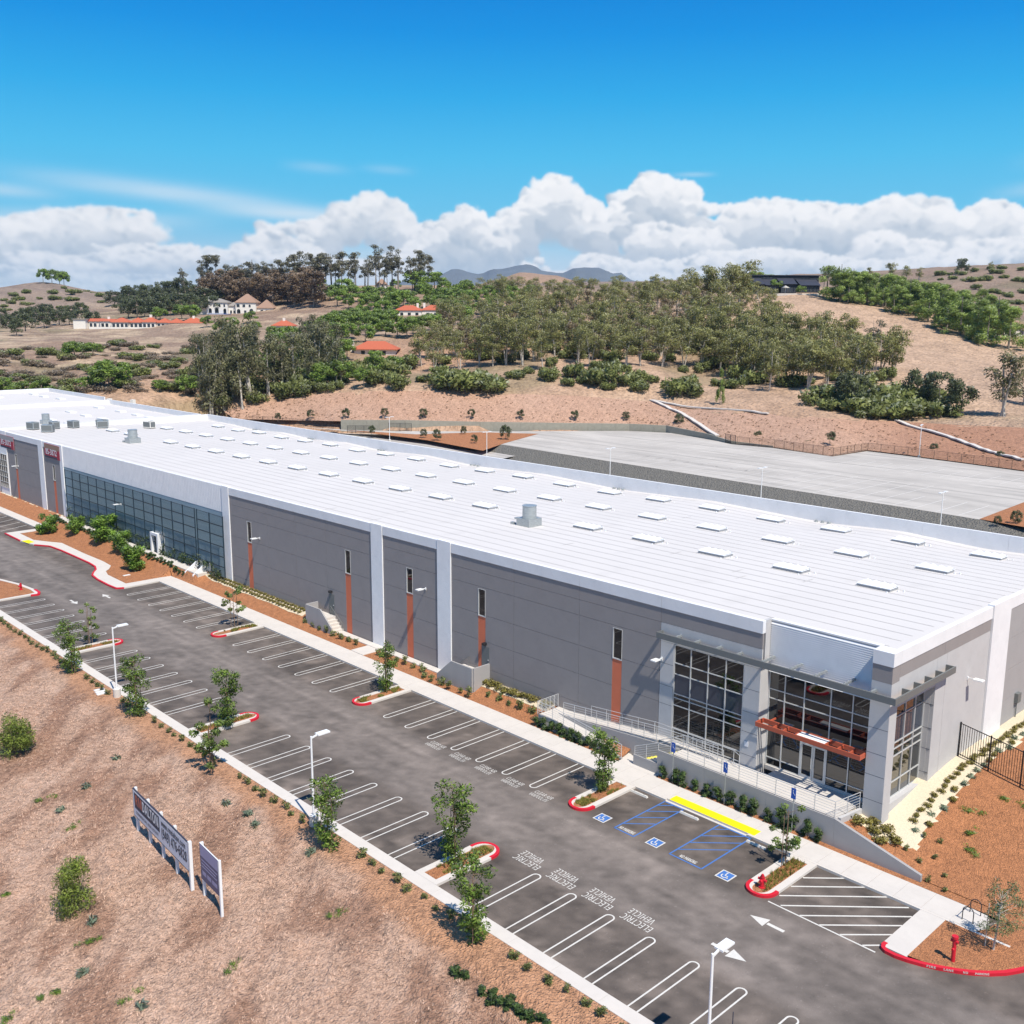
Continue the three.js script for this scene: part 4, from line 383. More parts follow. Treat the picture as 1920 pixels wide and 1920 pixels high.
  for (const [a, c, d, e] of [[-26.5, 48.66, -24.82, 50.36], [-26.5, 47.37, -23.61, 50.32], [-26.45, 46.09, -22.3, 50.3], [-25.88, 45.3, -21.0, 50.2], [-24.67, 45.22, -20.5, 49.5], [-23.51, 45.21, -20.48, 48.34], [-22.34, 45.22, -20.47, 47.2], [-21.09, 45.22, -20.45, 45.92]]) new B().strip([[a, c], [d, e]], 0.11, Z).build('hatch_line', M.white, lot);
}
// kerbs, walks
const Zk = 0.15;
{
  const kl = new THREE.Group(); kl.name = 'edge_kerb'; kl.userData = { kind: 'structure' }; scene.add(kl);
  for (let u = -250; u < 12; u += 3.05) new B().box(u + 0.006, u + 3.044, 31.98, 32.8, -0.3, Zk).build('kerb_section', M.kerb, kl);
}
{
  const walk = new THREE.Group(); walk.name = 'sidewalk'; walk.userData = { kind: 'structure' }; scene.add(walk);
  for (let u = -112.2; u < -18.9; u += 1.555) { const rampEnd = u > -38.2 && u < -31 ; new B().box(u + 0.008, u + 1.547, 50.47, 52.42, -0.2, rampEnd ? Zk - 0.002 : Zk).build('slab', M.concrete, walk); }
  for (let u = -112.2; u < -18.9; u += 3.11) if (!(u > -38 && u < -31.5)) new B().box(u + 0.006, u + 3.104, 50.29, 50.462, -0.2, Zk).build('kerb_section', M.kerb, walk);
  new B().box(-38.0 + 0.35, -30.9, 50.29, 50.462, -0.2, 0.03).build('kerb_section', M.kerb, walk);
  new B().prism([[-18.9, 50.46], [-18.9, 52.42], [-17.6, 52.3], [-17.15, 51.2], [-17.6, 50.4]], -0.2, Zk).build('slab', M.concrete, walk);
  new B().prism([[-20.4, 50.28], [-20.4, 46.05], [-20.2, 45.75], [-19.05, 45.75], [-19.05, 50.28]], -0.2, Zk).build('slab', M.concrete, walk);
  // paths up to the building
  new B().box(-76.3, -74.35, 52.428, 54.4, -0.2, 0.2).build('slab', M.concrete, walk);
  for (let u = -84; u < -64.6; u += 1.6) new B().box(u + 0.008, Math.min(u + 1.592, -64.5), 54.41, 55.2, -0.2, 0.24).build('slab', M.concrete, walk);
  for (let k = 0; k < 2; k++) new B().box(-43.5 + k * 1.7, -43.5 + k * 1.7 + 1.69, 52.428, 53.95, -0.2, Zk).build('slab', M.concrete, walk);
  // kerb-side apron of the bulb-out at the far end
  const outer = [[-151.7, 45.8], [-145.2, 45.75], [-141.5, 46.3], [-139.4, 47.5], [-136, 47.72], [-131, 47.75], [-126.8, 47.75], [-124.3, 47.55], [-122.6, 47], [-121.4, 46.2], [-120.2, 45.6], [-118, 45.3], [-114.7, 45.2], [-112.6, 45.3], [-112.1, 46.1]];
  new B().prism([...outer, [-112.2, 50.3], [-112.2, 52.4], [-113.6, 52.4], [-113.7, 47.0], [-119, 47.1], [-120.9, 47.6], [-121.8, 48.4], [-123.2, 49.2], [-126, 49.4], [-132, 49.3], [-140, 49.45], [-142.2, 48.3], [-144.5, 47.3], [-150, 47.35], [-150.4, 50.7], [-151.8, 50.7]], -0.2, Zk).build('slab', M.concrete, walk);
  for (let u = -200; u < -151; u += 1.6) new B().box(u + 0.008, u + 1.592, 50.5, 52, -0.2, Zk).build('slab', M.concrete, walk);
  const red = (pts) => { const b = new B(); for (let k = 0; k < pts.length - 1; k++) { const [a, c] = [pts[k], pts[k + 1]], d = Math.hypot(c[0] - a[0], c[1] - a[1]), nx = (c[1] - a[1]) / d, ny = -(c[0] - a[0]) / d, o = 0.012, w = 0.2; b.quad([a[0] + nx * o, a[1] + ny * o, 0], [c[0] + nx * o, c[1] + ny * o, 0], [c[0] + nx * o, c[1] + ny * o, Zk + 0.006], [a[0] + nx * o, a[1] + ny * o, Zk + 0.006]).quad([a[0] + nx * o, a[1] + ny * o, Zk + 0.006], [c[0] + nx * o, c[1] + ny * o, Zk + 0.006], [c[0] - nx * w, c[1] - ny * w, Zk + 0.006], [a[0] - nx * w, a[1] - ny * w, Zk + 0.006]); } b.build('red_kerb', M.red, walk); };
  red(outer.slice(0, 2)); red(outer.slice(2));
  new B().sheet([[-144.9, 45.82], [-142.6, 46.0], [-143, 46.9], [-144.9, 46.8]], Zk + 0.006).build('tactile_pad', M.yellow, walk);
  // kerb of the right-hand corner
  const curve = [[-20.4, 46.15], [-20.42, 45.9], [-20.3, 45.6], [-20.0, 45.42], [-19.5, 45.4], [-18.9, 45.52], [-18.2, 45.75], [-17.5, 46.08], [-16.8, 46.48], [-16.2, 46.9], [-15.6, 47.45], [-15.1, 48.05], [-14.7, 48.75], [-14.3, 49.6], [-14, 51], [-13.8, 53], [-13.8, 80]];
  const inner = curve.map(([u, v], k) => { const a = curve[Math.max(0, k - 1)], c = curve[Math.min(curve.length - 1, k + 1)], d = Math.hypot(c[0] - a[0], c[1] - a[1]); return [u - ((c[1] - a[1]) / d) * 0.22, v + ((c[0] - a[0]) / d) * 0.22]; });
  new B().prism([...curve, ...inner.reverse()], -0.2, Zk + 0.02).build('red_kerb', M.red, walk);
  const put = (text, at, fit) => { const k = at, a = curve[k], c = curve[k + 1], d = Math.hypot(c[0] - a[0], c[1] - a[1]), ax = [(c[0] - a[0]) / d, (c[1] - a[1]) / d, 0]; lettering(text, 0.085, [(a[0] + c[0]) / 2 + ax[1] * 0.006, (a[1] + c[1]) / 2 - ax[0] * 0.006, 0.065], ax, [0, 0, 1], 'lettering', M.white, walk, fit); };
  put('FIRE', 6, 0.42); put('LANE', 7, 0.45); put('NO', 8, 0.22); put('PARKING', 9, 0.66);
  // raised tactile paving in front of the accessible bays
  const dome = new THREE.SphereGeometry(0.026, 6, 3, 0, Math.PI * 2, 0, Math.PI / 2);
  const pads = []; for (let k = 0; k < 8; k++) new B().box(-37.4 + k * 0.81 + 0.003, -37.4 + (k + 1) * 0.81 - 0.003, 50.48, 51.22, 0, Zk + 0.012).build('tactile_pad', M.yellow, walk);
  for (let k = 0; k < 80; k++) for (let m = 0; m < 9; m++) pads.push([-37.36 + k * 0.081, 50.52 + m * 0.081]);
  const im = new THREE.InstancedMesh(dome, M.yellow, pads.length); const mt = new THREE.Matrix4(); pads.forEach(([u, v], k) => im.setMatrixAt(k, mt.setPosition(P(u, v, Zk + 0.012)))); im.name = 'tactile_domes'; im.userData.kind = 'stuff'; walk.add(im);
}
// landscaped ground by the building: bark mulch rising to the wall, pale gravel along its foot
const bedZ = (u, v) => { const t = sstep(-155, -152, u) * (1 - sstep(-109, -107, u)); const flat = sstep(-86.5, -84.5, u) * (1 - sstep(-64.3, -62.5, u)); return lerp(0.13 + 0.75 * (1 - flat) * sstep(52.6, 55.3, v), 0.13 + 1.0 * sstep(u < -113.45 ? 50.6 : 52.43, u < -113.45 ? 53.2 : 53.3, v), t) + 0.03 * fbm(u * 2, v * 2, 2, 6); };
ground(new B().grid(range(-113.6, -43.6, 0.5), range(52.42, 55.3, 0.24), bedZ), 'mulch_bed', M.mulch);
ground(new B().grid(range(-40.1, -20, 0.7), range(52.42, 53.2, 0.4), (u, v) => 0.13 + 0.02 * fbm(u * 3, v * 3, 2, 4)), 'mulch_bed', M.mulch);
{ const inner = [[-150.6, 54], [-150.2, 47.2], [-144.5, 47.2], [-142.2, 48.2], [-140, 49.35], [-132, 49.2], [-126, 49.3], [-123.2, 49.1], [-121.8, 48.3], [-120.9, 47.5], [-119, 47.0], [-113.5, 46.9], [-113.5, 54]];
  ground(new B().grid(range(-150.8, -113.4, 0.35), range(46.6, 53.6, 0.25), (u, v) => (inPoly(u, v, inner) ? bedZ(u, v) : -0.15)), 'mulch_bed', M.mulch); }
ground(new B().grid(range(-205, -150, 1.5), range(52.0, 55.3, 0.4), (u, v) => 0.13 + 0.8 * sstep(52, 55.3, v)), 'mulch_bed', M.mulch);
const edge = (u, s) => 0.25 * (fbm(u * 0.8, s, 3, 13) - 0.5);
for (const [u0, u1, v0] of [[-108.4, -87.4, 54.15], [-60.6, -52.4, 54.3], [-200, -154.5, 54.2]]) ground(new B().grid(range(u0, u1, 0.5), range(0, 1, 0.25), (u) => 0, null), 'gravel_strip', M.gravel).geometry.attributes.position.array.forEach((q, k, arr) => { if (k % 3 === 0) { const u = arr[k], s = -arr[k + 2], v = lerp(v0 + edge(u, v0), 55.29, s); arr[k + 1] = bedZ(u, v) + 0.03; arr[k + 2] = -v; } });
const sideZ = (u, v) => { const t = clamp((u + 27) / 5.3), a = lerp(1.6, 0.2, t); return lerp(lerp(a, 0.16, 1 - sstep(52.6, 53.3, v)), 2.45, sstep(53.2, 66, v)) + 0.05 * fbm(u * 1.2, v * 1.2, 3, 16) - 0.02 + (u > -17.5 ? -0.05 : 0); };
ground(new B().grid(range(-27.3, -13.9, 0.35), range(53.12, 100, 0.4), sideZ), 'mulch_slope', M.mulch);
ground(new B().grid(range(-21.6, -13.9, 0.3), range(52.42, 53.14, 0.24), (u, v) => 0.14 + 0.03 * fbm(u, v * 3, 2, 7)), 'mulch_strip', M.mulch);
ground(new B().sheet([[-19.05, 50.3], [-19.05, 45.9], [-18.3, 46.0], [-17.4, 46.4], [-16.2, 47.15], [-15.3, 48.1], [-14.6, 49.4], [-14.1, 51.5], [-14.0, 53.2], [-17, 52.45], [-17.2, 51.2], [-17.6, 50.42]], 0.145), 'mulch_corner', M.mulch);
ground(new B().grid(range(-27.4, -22.9, 0.25), range(53.6, 96, 0.4), (u, v) => { const w = 53.6 + 2.6 * sstep(-23.4, -26.9, u) * 0; const lim = -23.25 + 0.5 * (fbm(v * 0.6, 4, 3, 19) - 0.5) + sstep(58, 55.3, v) * 0.5 - sstep(55.2, 53.6, v) * 2.4; return u > lim || (u < -24.9 && v < 54.1 + edge(u, 3) && v < 54.6 - (u + 27) * 0.4) ? sideZ(u, v) - 0.25 : sideZ(u, v) + 0.035; }), 'gravel_border', M.gravel);
// dry hillside below the near kerb
const drySlope = (u, v) => (v > 30.2 ? 0.1 : 0.1 - 0.16 * (30.2 - v)) + (0.42 * (fbm((u - v) / 5.5, (u + v * 1.3) / 2.0, 4, 23) - 0.5) + 0.16 * (fbm(u * 1.1, v * 1.3, 3, 24) - 0.5)) * sstep(31.8, 29, v) + 0.03 * fbm(u * 3, v * 3, 2, 3);
ground(new B().grid([...range(-330, -140, 3), ...range(-139.5, -15, 0.3), ...range(-14, 12, 1.5)], [...range(-30, 5, 3), ...range(5.6, 32, 0.3)], drySlope, (u, v) => {
  const n = fbm(u / 2.6, v / 2.6, 4, 31), n2 = fbm(u / 9, v / 5, 3, 33), m = sstep(29.2, 30.6, v + 2.2 * (n - 0.5) + 1.2 * (n2 - 0.5) + 0.9 * sstep(-46, -30, u)), p = sstep(0.5, 0.68, fbm((u - v) / 7, (u + v) / 2.4, 5, 35));
  let c = mix3([0.68, 0.46, 0.335], [0.55, 0.35, 0.245], n); c = mix3(c, [0.36, 0.19, 0.115], p * 0.75); c = mix3(c, [0.6, 0.32, 0.18], m); return c;
}), 'dry_slope', M.dirt);
{                                            // dead brush that covers the slope
  const R = rng(51), blade = new B(); for (let k = 0; k < 7; k++) { const a = R() * 6.28, l = 0.09 + 0.1 * R(), w = 0.012 + 0.012 * R(), h = 0.04 + 0.1 * R(), o = [(R() - 0.5) * 0.16, (R() - 0.5) * 0.16]; blade.tri([o[0] - Math.sin(a) * w, o[1] + Math.cos(a) * w, 0], [o[0] + Math.sin(a) * w, o[1] - Math.cos(a) * w, 0], [o[0] + Math.cos(a) * l, o[1] + Math.sin(a) * l, h]); }
  const N = 52000, im = new THREE.InstancedMesh(blade.geo(), plain(1, 1, 1, 1), N), m = new THREE.Matrix4(), q = new THREE.Quaternion(), up = new THREE.Vector3(0, 1, 0), c = new THREE.Color(); let k = 0, tries = 0;
  while (k < N && tries++ < 400000) { const u = -128 + 112 * R(), v = 8 + 22.4 * R(); if (v < 5 + (u + 100) * 0.0 || u * -0.62 - v > 60 || v > 29.8 - 1.4 * R()) continue; const dens = 0.25 + 1.0 * fbm(u / 2.2, v / 1.4, 3, 36) - 0.35 * sstep(0.52, 0.68, fbm((u - v) / 7, (u + v) / 2.4, 5, 35)); if (R() > dens) continue; const s = 0.42 + 0.5 * R() * (0.6 + 0.8 * dens); im.setMatrixAt(k, m.compose(P(u, v, drySlope(u, v) - 0.01), q.setFromAxisAngle(up, R() * 6.28), new THREE.Vector3(s, s * (0.6 + 0.7 * R()), s))); const t = R(), d = 0.75 + 0.45 * R(); im.setColorAt(k, c.setRGB(lerp(0.72, 0.52, t) * d, lerp(0.5, 0.33, t) * d, lerp(0.37, 0.23, t) * d)); k++; }
  im.count = k; im.name = 'dry_brush'; im.castShadow = im.receiveShadow = true; im.userData = { kind: 'stuff', label: 'dead pinkish brush covering the dry slope below the kerb', category: 'brush' }; scene.add(im);
}
// ================================================================ yard and car park behind the warehouse
{
  const lotG = new THREE.Group(); lotG.name = 'rear_car_park'; lotG.userData = { kind: 'structure' }; scene.add(lotG);
  const poly = [...LOT_NEAR, ...[...LOT_FAR].reverse()];
  new B().sheet(poly, 1).build('concrete_paving', M.lot, lotG);
  const nearV = (u) => { for (let k = 1; k < LOT_NEAR.length; k++) if (u <= LOT_NEAR[k][0]) return lerp(LOT_NEAR[k - 1][1], LOT_NEAR[k][1], (u - LOT_NEAR[k - 1][0]) / (LOT_NEAR[k][0] - LOT_NEAR[k - 1][0])); return LOT_NEAR[LOT_NEAR.length - 1][1]; };
  for (let u = -166; u < -52; u += 3.66) { new B().strip([[u, nearV(u) + 0.6], [u, nearV(u) + 12.5]], 0.16, 1.012).build('stall_line', M.white, lotG); if (u > -158) new B().strip([[u, 187 + (u > -112 ? 5 : 0)], [u, 202.5 - (u < -150 ? 2 : 0)]], 0.16, 1.012).build('stall_line', M.white, lotG); if (u > -140 && u < -75) new B().strip([[u, 170], [u, 181]], 0.16, 1.012).build('stall_line', M.white, lotG); }
  const band = new B(), bl = [[-182, 158], ...LOT_NEAR];
  for (let k = 0; k < bl.length - 1; k++) { const [a, c] = [bl[k], bl[k + 1]]; band.quad([a[0], a[1] - 12, -1.4], [c[0], c[1] - 12, -1.4], [c[0], c[1], 1.01], [a[0], a[1], 1.01]); }
  ground(band, 'rock_bank', M.rock);
  ground(new B().sheet(PATCH, 1.03), 'mulch_patch', M.mulch);
  ground(new B().sheet([[-262, 93.9], [-262, 128], [-246, 139], [-225, 150], [-200, 168], [-165, 172], [-160, 150], [-40, 146], [-10, 140], [-10, 93.9]], -0.05), 'rear_yard', M.lot);
  ground(new B().sheet([[-60, 156.2], [-48, 152], [-30, 150], [-20, 200], [-62, 208]], (u) => 1.06 + sstep(-58, -40, u) * 0.8), 'mulch_mound', M.mulch);
  // cut slope behind the car park
  const sl = new B(); sl.c = []; const n = Math.max(SLOPE_LO.length, SLOPE_HI.length), at = (L, t) => { const x = t * (L.length - 1), k = Math.min(L.length - 2, Math.floor(x)), f = x - k; return L[k].map((q, c) => lerp(q, L[k + 1][c], f)); };
  const NU = 170, NV = 16;
  for (let j = 0; j <= NV; j++) for (let i = 0; i <= NU; i++) { const a = at(SLOPE_LO, i / NU), b = at(SLOPE_HI, i / NU), t = j / NV, q = a.map((x, c) => lerp(x, b[c], t)); q[2] += 0.35 * (fbm(q[0] / 4, q[1] / 4, 4, 27) - 0.4) * Math.sin(t * Math.PI); sl.p.push(q[0], q[2], -q[1]); sl.n.push(0, 1, 0); sl.t.push(q[0], q[1]); const m = fbm(q[0] / 14, q[1] / 14, 3, 28), r = sstep(0.72, 0.86, i / NU) * 0.55; const c = mix3(mix3([0.66, 0.43, 0.31], [0.6, 0.36, 0.24], m), [0.5, 0.21, 0.1], r); sl.c.push(...c); }
  for (let j = 0; j < NV; j++) for (let i = 0; i < NU; i++) { const a = j * (NU + 1) + i; sl.i.push(a, a + 1, a + NU + 2, a, a + NU + 2, a + NU + 1); }
  const g = sl.geo(); g.computeVertexNormals(); meshOf('cut_slope', g, M.dirt, scene, { kind: 'structure' });
  const onSlope = (u, v) => { let best = 1e9, z = 0; for (let i = 0; i <= 120; i++) { const a = at(SLOPE_LO, i / 120), b = at(SLOPE_HI, i / 120); for (let t = 0; t <= 1.001; t += 0.05) { const d = (lerp(a[0], b[0], t) - u) ** 2 + (lerp(a[1], b[1], t) - v) ** 2; if (d < best) { best = d; z = lerp(a[2], b[2], t); } } } return z; };
  for (const S of [SWALE_A, SWALE_B, SWALE_C]) { const b = new B(), pts = []; for (let k = 0; k < S.length - 1; k++) for (let j = 0; j < 8; j++) { const q = S[k].map((x, c) => lerp(x, S[k + 1][c], j / 8)); pts.push(q); } pts.push(S[S.length - 1]); const Q = pts.map((q) => [q[0], q[1], onSlope(q[0], q[1]) + 0.32]); for (let k = 0; k < Q.length - 1; k++) b.beam(Q[k], Q[k + 1], 1.1, 0.3); ground(b, 'concrete_swale', M.concrete); }
  const R = rng(61), spot = new B(); for (let k = 0; k < 6; k++) { const a = R() * 6.28; spot.tri([Math.cos(a) * 0.3, Math.sin(a) * 0.3, 0], [Math.cos(a + 1.5) * 0.3, Math.sin(a + 1.5) * 0.3, 0], [Math.cos(a + 0.7) * 0.4, Math.sin(a + 0.7) * 0.4, 0.35]); }
  const im = new THREE.InstancedMesh(spot.geo(), plain(0.3, 0.21, 0.13, 1), 900), m = new THREE.Matrix4(); for (let k = 0; k < 900; k++) { const i = R(), t = 0.06 + 0.88 * R(), a = at(SLOPE_LO, i), b = at(SLOPE_HI, i), q = a.map((x, c) => lerp(x, b[c], t)), s = 0.35 + 0.4 * R(); im.setMatrixAt(k, m.makeScale(s, s, s).setPosition(P(q[0], q[1], q[2] + 0.05))); }
  im.name = 'slope_seedlings'; im.userData = { kind: 'stuff', label: 'small dark seedlings dotted over the bare cut slope', category: 'seedlings' }; scene.add(im);
}
// ================================================================ the warehouse
const U0 = -45, V0 = 55.28;
const W = thing('warehouse', 'long white-roofed warehouse with grey panel walls and glazed corner entrance beside the parking lot', 'warehouse', [U0, V0, 0]);
W.rotation.z = 0.0037;                       // the floor falls a little towards the far end
const L = (u) => u - U0, LV = (v) => v - V0;
const wbox = (name, m, u0, u1, v0, v1, z0, z1, parent = W) => new B().box(L(u0), L(u1), LV(v0), LV(v1), z0, z1, true).build(name, m, parent);
const FAR = -182, RIGHT = -25.25, BACK = 93.5, TOP = 12.05;
// dark core behind the panels shows in the open joints
new B().box(L(FAR), L(-34.4), 0.13, LV(BACK) - 0.3, -0.6, 10.6).box(L(-34.4), L(RIGHT) - 1.2, 1.3, LV(BACK) - 0.3, -0.6, 10.6).box(L(-26.6), L(RIGHT) - 0.13, LV(61.5), LV(BACK) - 0.3, -0.6, 10.6).build('core', M.reveal, W);
const G = 0.012;
// one face of tilt-up panels on the front; holes are [u0, u1, z0, z1]
function facing(us, zs, m, holes = [], v0 = 0, v1 = 0.12) {
  for (let i = 0; i < us.length - 1; i++) for (let j = 0; j < zs.length - 1; j++) {
    let cells = [[us[i] + G, us[i + 1] - G, zs[j] + G, zs[j + 1] - G]];
    for (const [a, b, c, d] of holes) { const out = []; for (const q of cells) { if (b <= q[0] || a >= q[1] || d <= q[2] || c >= q[3]) { out.push(q); continue; } if (q[0] < a) out.push([q[0], a, q[2], q[3]]); if (q[1] > b) out.push([b, q[1], q[2], q[3]]); const x0 = Math.max(a, q[0]), x1 = Math.min(b, q[1]); if (q[3] > d) out.push([x0, x1, d, q[3]]); if (q[2] < c) out.push([x0, x1, q[2], c]); } cells = out; }
    const b = new B(); for (const q of cells) b.box(L(q[0]), L(q[1]), v0, v1, q[2], q[3], true); b.build('wall_panel', m, W);
  }
}
const ROWS = [-0.3, 1.9, 4.25, 6.55, 8.93, 10.15, 11.2];
const slot = (u) => [u - 0.46, u + 0.46, 0.2, 8.76];
function slotWindow(u, stripe = true) {      // narrow tall window over a rust-red strip
  if (stripe) wbox('rust_strip', M.orange, u - 0.455, u + 0.455, V0 + 0.012, V0 + 0.13, 0.2, 6.36);
  const f = new B(); for (const [a, b, c, d] of [[-0.455, -0.38, 6.37, 8.755], [0.425, 0.455, 6.37, 8.755], [-0.38, 0.425, 6.37, 6.45], [-0.38, 0.425, 8.72, 8.755]]) f.box(L(u + a), L(u + b), -0.03, 0.12, c, d, true);
  const w = f.build('window', M.alu, W); new B().box(L(u - 0.378), L(u + 0.423), 0.05, 0.1, 6.452, 8.718, true).build('pane', M.glass, w);
}
const bays = [[-103.6, -76.6, [-103.6, -95.5, -89.9, -84.3, -76.6], [-99.42, -80.55]], [-74.75, -66.85, [-74.75, -66.85], [-70.85]], [-64.95, -42.23, [-64.95, -57.18, -50, -42.23], [-61.07, -46.18]], [-161.2, -154.45, [-161.2, -154.45], [-157.3]], [-177.7, -163.2, [-177.7, -170.4, -163.2], [-173.75]]];
for (const [, , us, wins] of bays) { facing(us, ROWS, M.grey, wins.map(slot)); wins.forEach((u) => slotWindow(u)); }
// white cap band, in lengths between the piers
for (const [a, b] of [[-177.7, -163.2], [-161.2, -154.45], [-103.6, -76.6], [-74.75, -66.85], [-64.95, -57.18], [-57.18, -50], [-50, -42.23], [-42.23, -34.0]]) wbox('parapet_cap', M.cap, a + G, b - G, V0 - 0.06, V0 + 0.3, 11.21, TOP);
for (const [a, b] of [[-182, -177.75], [-163.15, -161.25], [-154.4, -153.3], [-105.2, -103.65], [-76.55, -74.8], [-66.8, -65.0]]) wbox('pier', M.pier, a, b, V0 - 0.1, V0 + 0.32, -0.4, TOP + 0.06);
// long light wall behind the planted screen
facing([-153.3, -144, -134.5, -125, -115.3, -105.2], [8.95, TOP], M.pier, [], 0, 0.2);
{ const b = new B(); for (let u = -153.1; u < -105.3; u += 0.4) b.box(L(u), L(u + 0.04), -0.012, -0.001, 9.0, TOP - 0.1, true); b.build('wall_ribs', M.pier, W, { kind: 'stuff' }); }
facing([-153.3, -144, -134.5, -125, -115.3, -105.2], [-0.3, 4.2, 8.95], M.tealWall, [[-122.9, -120.85, -0.3, 4.05]], 0.02, 0.2);  // blue-grey tint lends the mesh in front a denser tone
wbox('parapet_cap', M.cap, -153.3, -105.2, V0 + 0.201, V0 + 0.34, 11.4, TOP + 0.03);
// entrance bays, louvre wall and corner
facing([-42.23, -34.0], [10.15, 11.2], M.grey); facing([-42.23, -34.0], [8.8, 10.15], M.light);
wbox('pier', M.light, -42.2, -41.05, V0, V0 + 0.5, 1.2, 8.79); wbox('pier', M.light, -35.28, -34.05, V0, V0 + 1.24, 1.2, 8.79);
wbox('wall_return', M.light, -34.2, -34.0, V0 + 0.31, V0 + 1.0, 8.79, TOP);
for (const z of [2.6, 4.2, 5.6, 7.2]) for (const [a, b] of [[-42.2, -41.05], [-35.28, -34.05], [-26.5, -25.25]]) wbox('panel_joint', M.reveal, a + 0.01, b - 0.01, V0 - 0.003, V0 + 0.01, z, z + 0.025);
wbox('pier', M.light, -26.5, RIGHT, V0, V0 + 0.95, 1.2, 10.14); wbox('corner_band', M.grey, -26.5, RIGHT, V0, V0 + 0.95, 10.15, 11.2); wbox('parapet_cap', M.cap, -26.5, RIGHT + 0.05, V0 - 0.05, V0 + 0.95, 11.21, TOP);
{ const back = wbox('louvre_wall', M.light, -34.0, -26.5, V0 + 0.95, V0 + 1.24, 8.45, TOP - 0.12), b = new B(); for (let z = 8.5; z < TOP - 0.2; z += 0.14) { const y = 0.86, p = [L(-33.99), y, z], q = [L(-26.51), y, z]; b.quad(p, q, [q[0], y + 0.085, z + 0.12], [p[0], y + 0.085, z + 0.12]).quad([p[0], y + 0.085, z - 0.001], [q[0], y + 0.085, z - 0.001], q, p); } b.build('louvre_slats', M.cap, back, { kind: 'stuff' }); }
wbox('parapet_cap', M.cap, -34.0, -26.5, V0 + 0.9, V0 + 1.3, TOP - 0.12, TOP - 0.02);
// curtain walls: every pane a piece
function curtain(us, zs, v, door) {
  const frame = new B(); for (const u of us) frame.box(L(u) - 0.035, L(u) + 0.035, v - 0.07, v + 0.06, zs[0], zs[zs.length - 1], true); for (const z of zs) for (let i = 0; i < us.length - 1; i++) frame.box(L(us[i]) + 0.036, L(us[i + 1]) - 0.036, v - 0.06, v + 0.05, z - 0.03, z + 0.03, true);
  const f = frame.build('curtain_wall', M.alu, W);
  for (let i = 0; i < us.length - 1; i++) for (let j = 0; j < zs.length - 1; j++) { if (door && us[i] > door[0] - 0.1 && us[i + 1] < door[1] + 0.1 && zs[j + 1] < 4.5) continue; const sp = zs[j] > 5.0 && zs[j + 1] < 6.8 && zs[j + 1] - zs[j] > 1; new B().box(L(us[i]) + 0.03, L(us[i + 1]) - 0.03, v - 0.005, v + 0.02, zs[j] + 0.026, zs[j + 1] - 0.026, true).build('pane', sp ? M.spandrel : M.glass, f); }
  return f;
}
curtain([-41.0, -39.6, -38.15, -36.73, -35.32], [1.92, 2.64, 4.35, 4.9, 5.2, 6.65, 7.45, 8.76], 0.1);
curtain([-34.0, -32.85, -31.43, -29.58, -28.1, -26.52], [5.0, 6.6, 7.24, 8.42], 1.15); curtain([-34.0, -32.9, -31.5], [1.92, 2.45, 4.98], 1.15); curtain([-29.65, -28.15, -26.52], [1.92, 2.45, 4.98], 1.15);
for (const [a, b] of [[-31.46, -30.58], [-30.56, -29.69]]) { const f = new B(); for (const q of [[a, a + 0.11, 1.9, 4.3], [b - 0.11, b, 1.9, 4.3], [a + 0.11, b - 0.11, 1.9, 2.12], [a + 0.11, b - 0.11, 4.18, 4.3]]) f.box(L(q[0]), L(q[1]), 1.08, 1.16, q[2], q[3], true); const d = f.build('door', M.alu, W); new B().box(L(a + 0.112), L(b - 0.112), 1.11, 1.13, 2.122, 4.178, true).build('pane', M.glass, d); const hx = a < -31 ? b - 0.07 : a + 0.07; new B().tube([L(hx), 1.02, 2.7], [L(hx), 1.02, 3.4], 0.02).build('handle', M.rail, d); }
new B().box(L(-31.46), L(-29.69), 1.1, 1.14, 4.33, 4.98, true).build('transom_pane', M.glass, W);
wbox('threshold', M.concrete, -34.0, -26.52, V0 + 1.0, V0 + 1.3, 1.6, 1.9);
// end wall facing the mulch slope
const ebox = (name, m, v0, v1, z0, z1, d0 = -0.25, d1 = 0) => wbox(name, m, RIGHT + d0, RIGHT + d1, v0, v1, z0, z1);
ebox('parapet_cap', M.cap, V0 + 0.96, 69.6, 11.21, TOP, -0.3, 0.05); ebox('band', M.grey, V0 + 0.96, 62.4, 10.35, 11.2); ebox('band', M.grey, 62.42, 69.6, 10.35, 11.2);
ebox('wall_panel', M.light, V0 + 0.96, 61.4, 8.5, 10.34); ebox('wall_panel', M.light, 61.42, 62.85, 1.2, 10.34); ebox('wall_panel', M.light, 62.87, 69.6, 1.2, 10.34);
wbox('wall_return', M.light, -26.5, RIGHT - 0.26, 61.4, 61.7, 1.2, 8.6); for (const z of [2.6, 4.2, 5.6, 7.2]) wbox('panel_joint', M.reveal, -26.4, RIGHT - 0.02, 61.396, 61.42, z, z + 0.025);
wbox('soffit', M.light, -26.49, RIGHT - 0.26, V0 + 0.96, 61.39, 8.5, 8.7);
ebox('pier', M.cap, 69.62, 72.72, 1.2, TOP + 0.1, -0.32, 0.14);
for (const [a, b] of [[72.74, 79.6], [79.62, 86.6], [86.62, BACK]]) { ebox('parapet_cap', M.cap, a, b, 11.21, TOP, -0.3, 0.05); for (const [c, d] of [[1.2, 4.24], [4.26, 6.54], [6.56, 8.92], [8.94, 11.2]]) ebox('wall_panel', M.mid, a, b, c, d); }
{ const f = new B().box(L(RIGHT) + 0.001, L(RIGHT) + 0.05, LV(76.9), LV(77.9), 6.3, 8.8, true).build('window', M.alu, W); new B().box(L(RIGHT) + 0.045, L(RIGHT) + 0.06, LV(77.0), LV(77.8), 6.42, 8.68, true).build('pane', M.glass, f); }
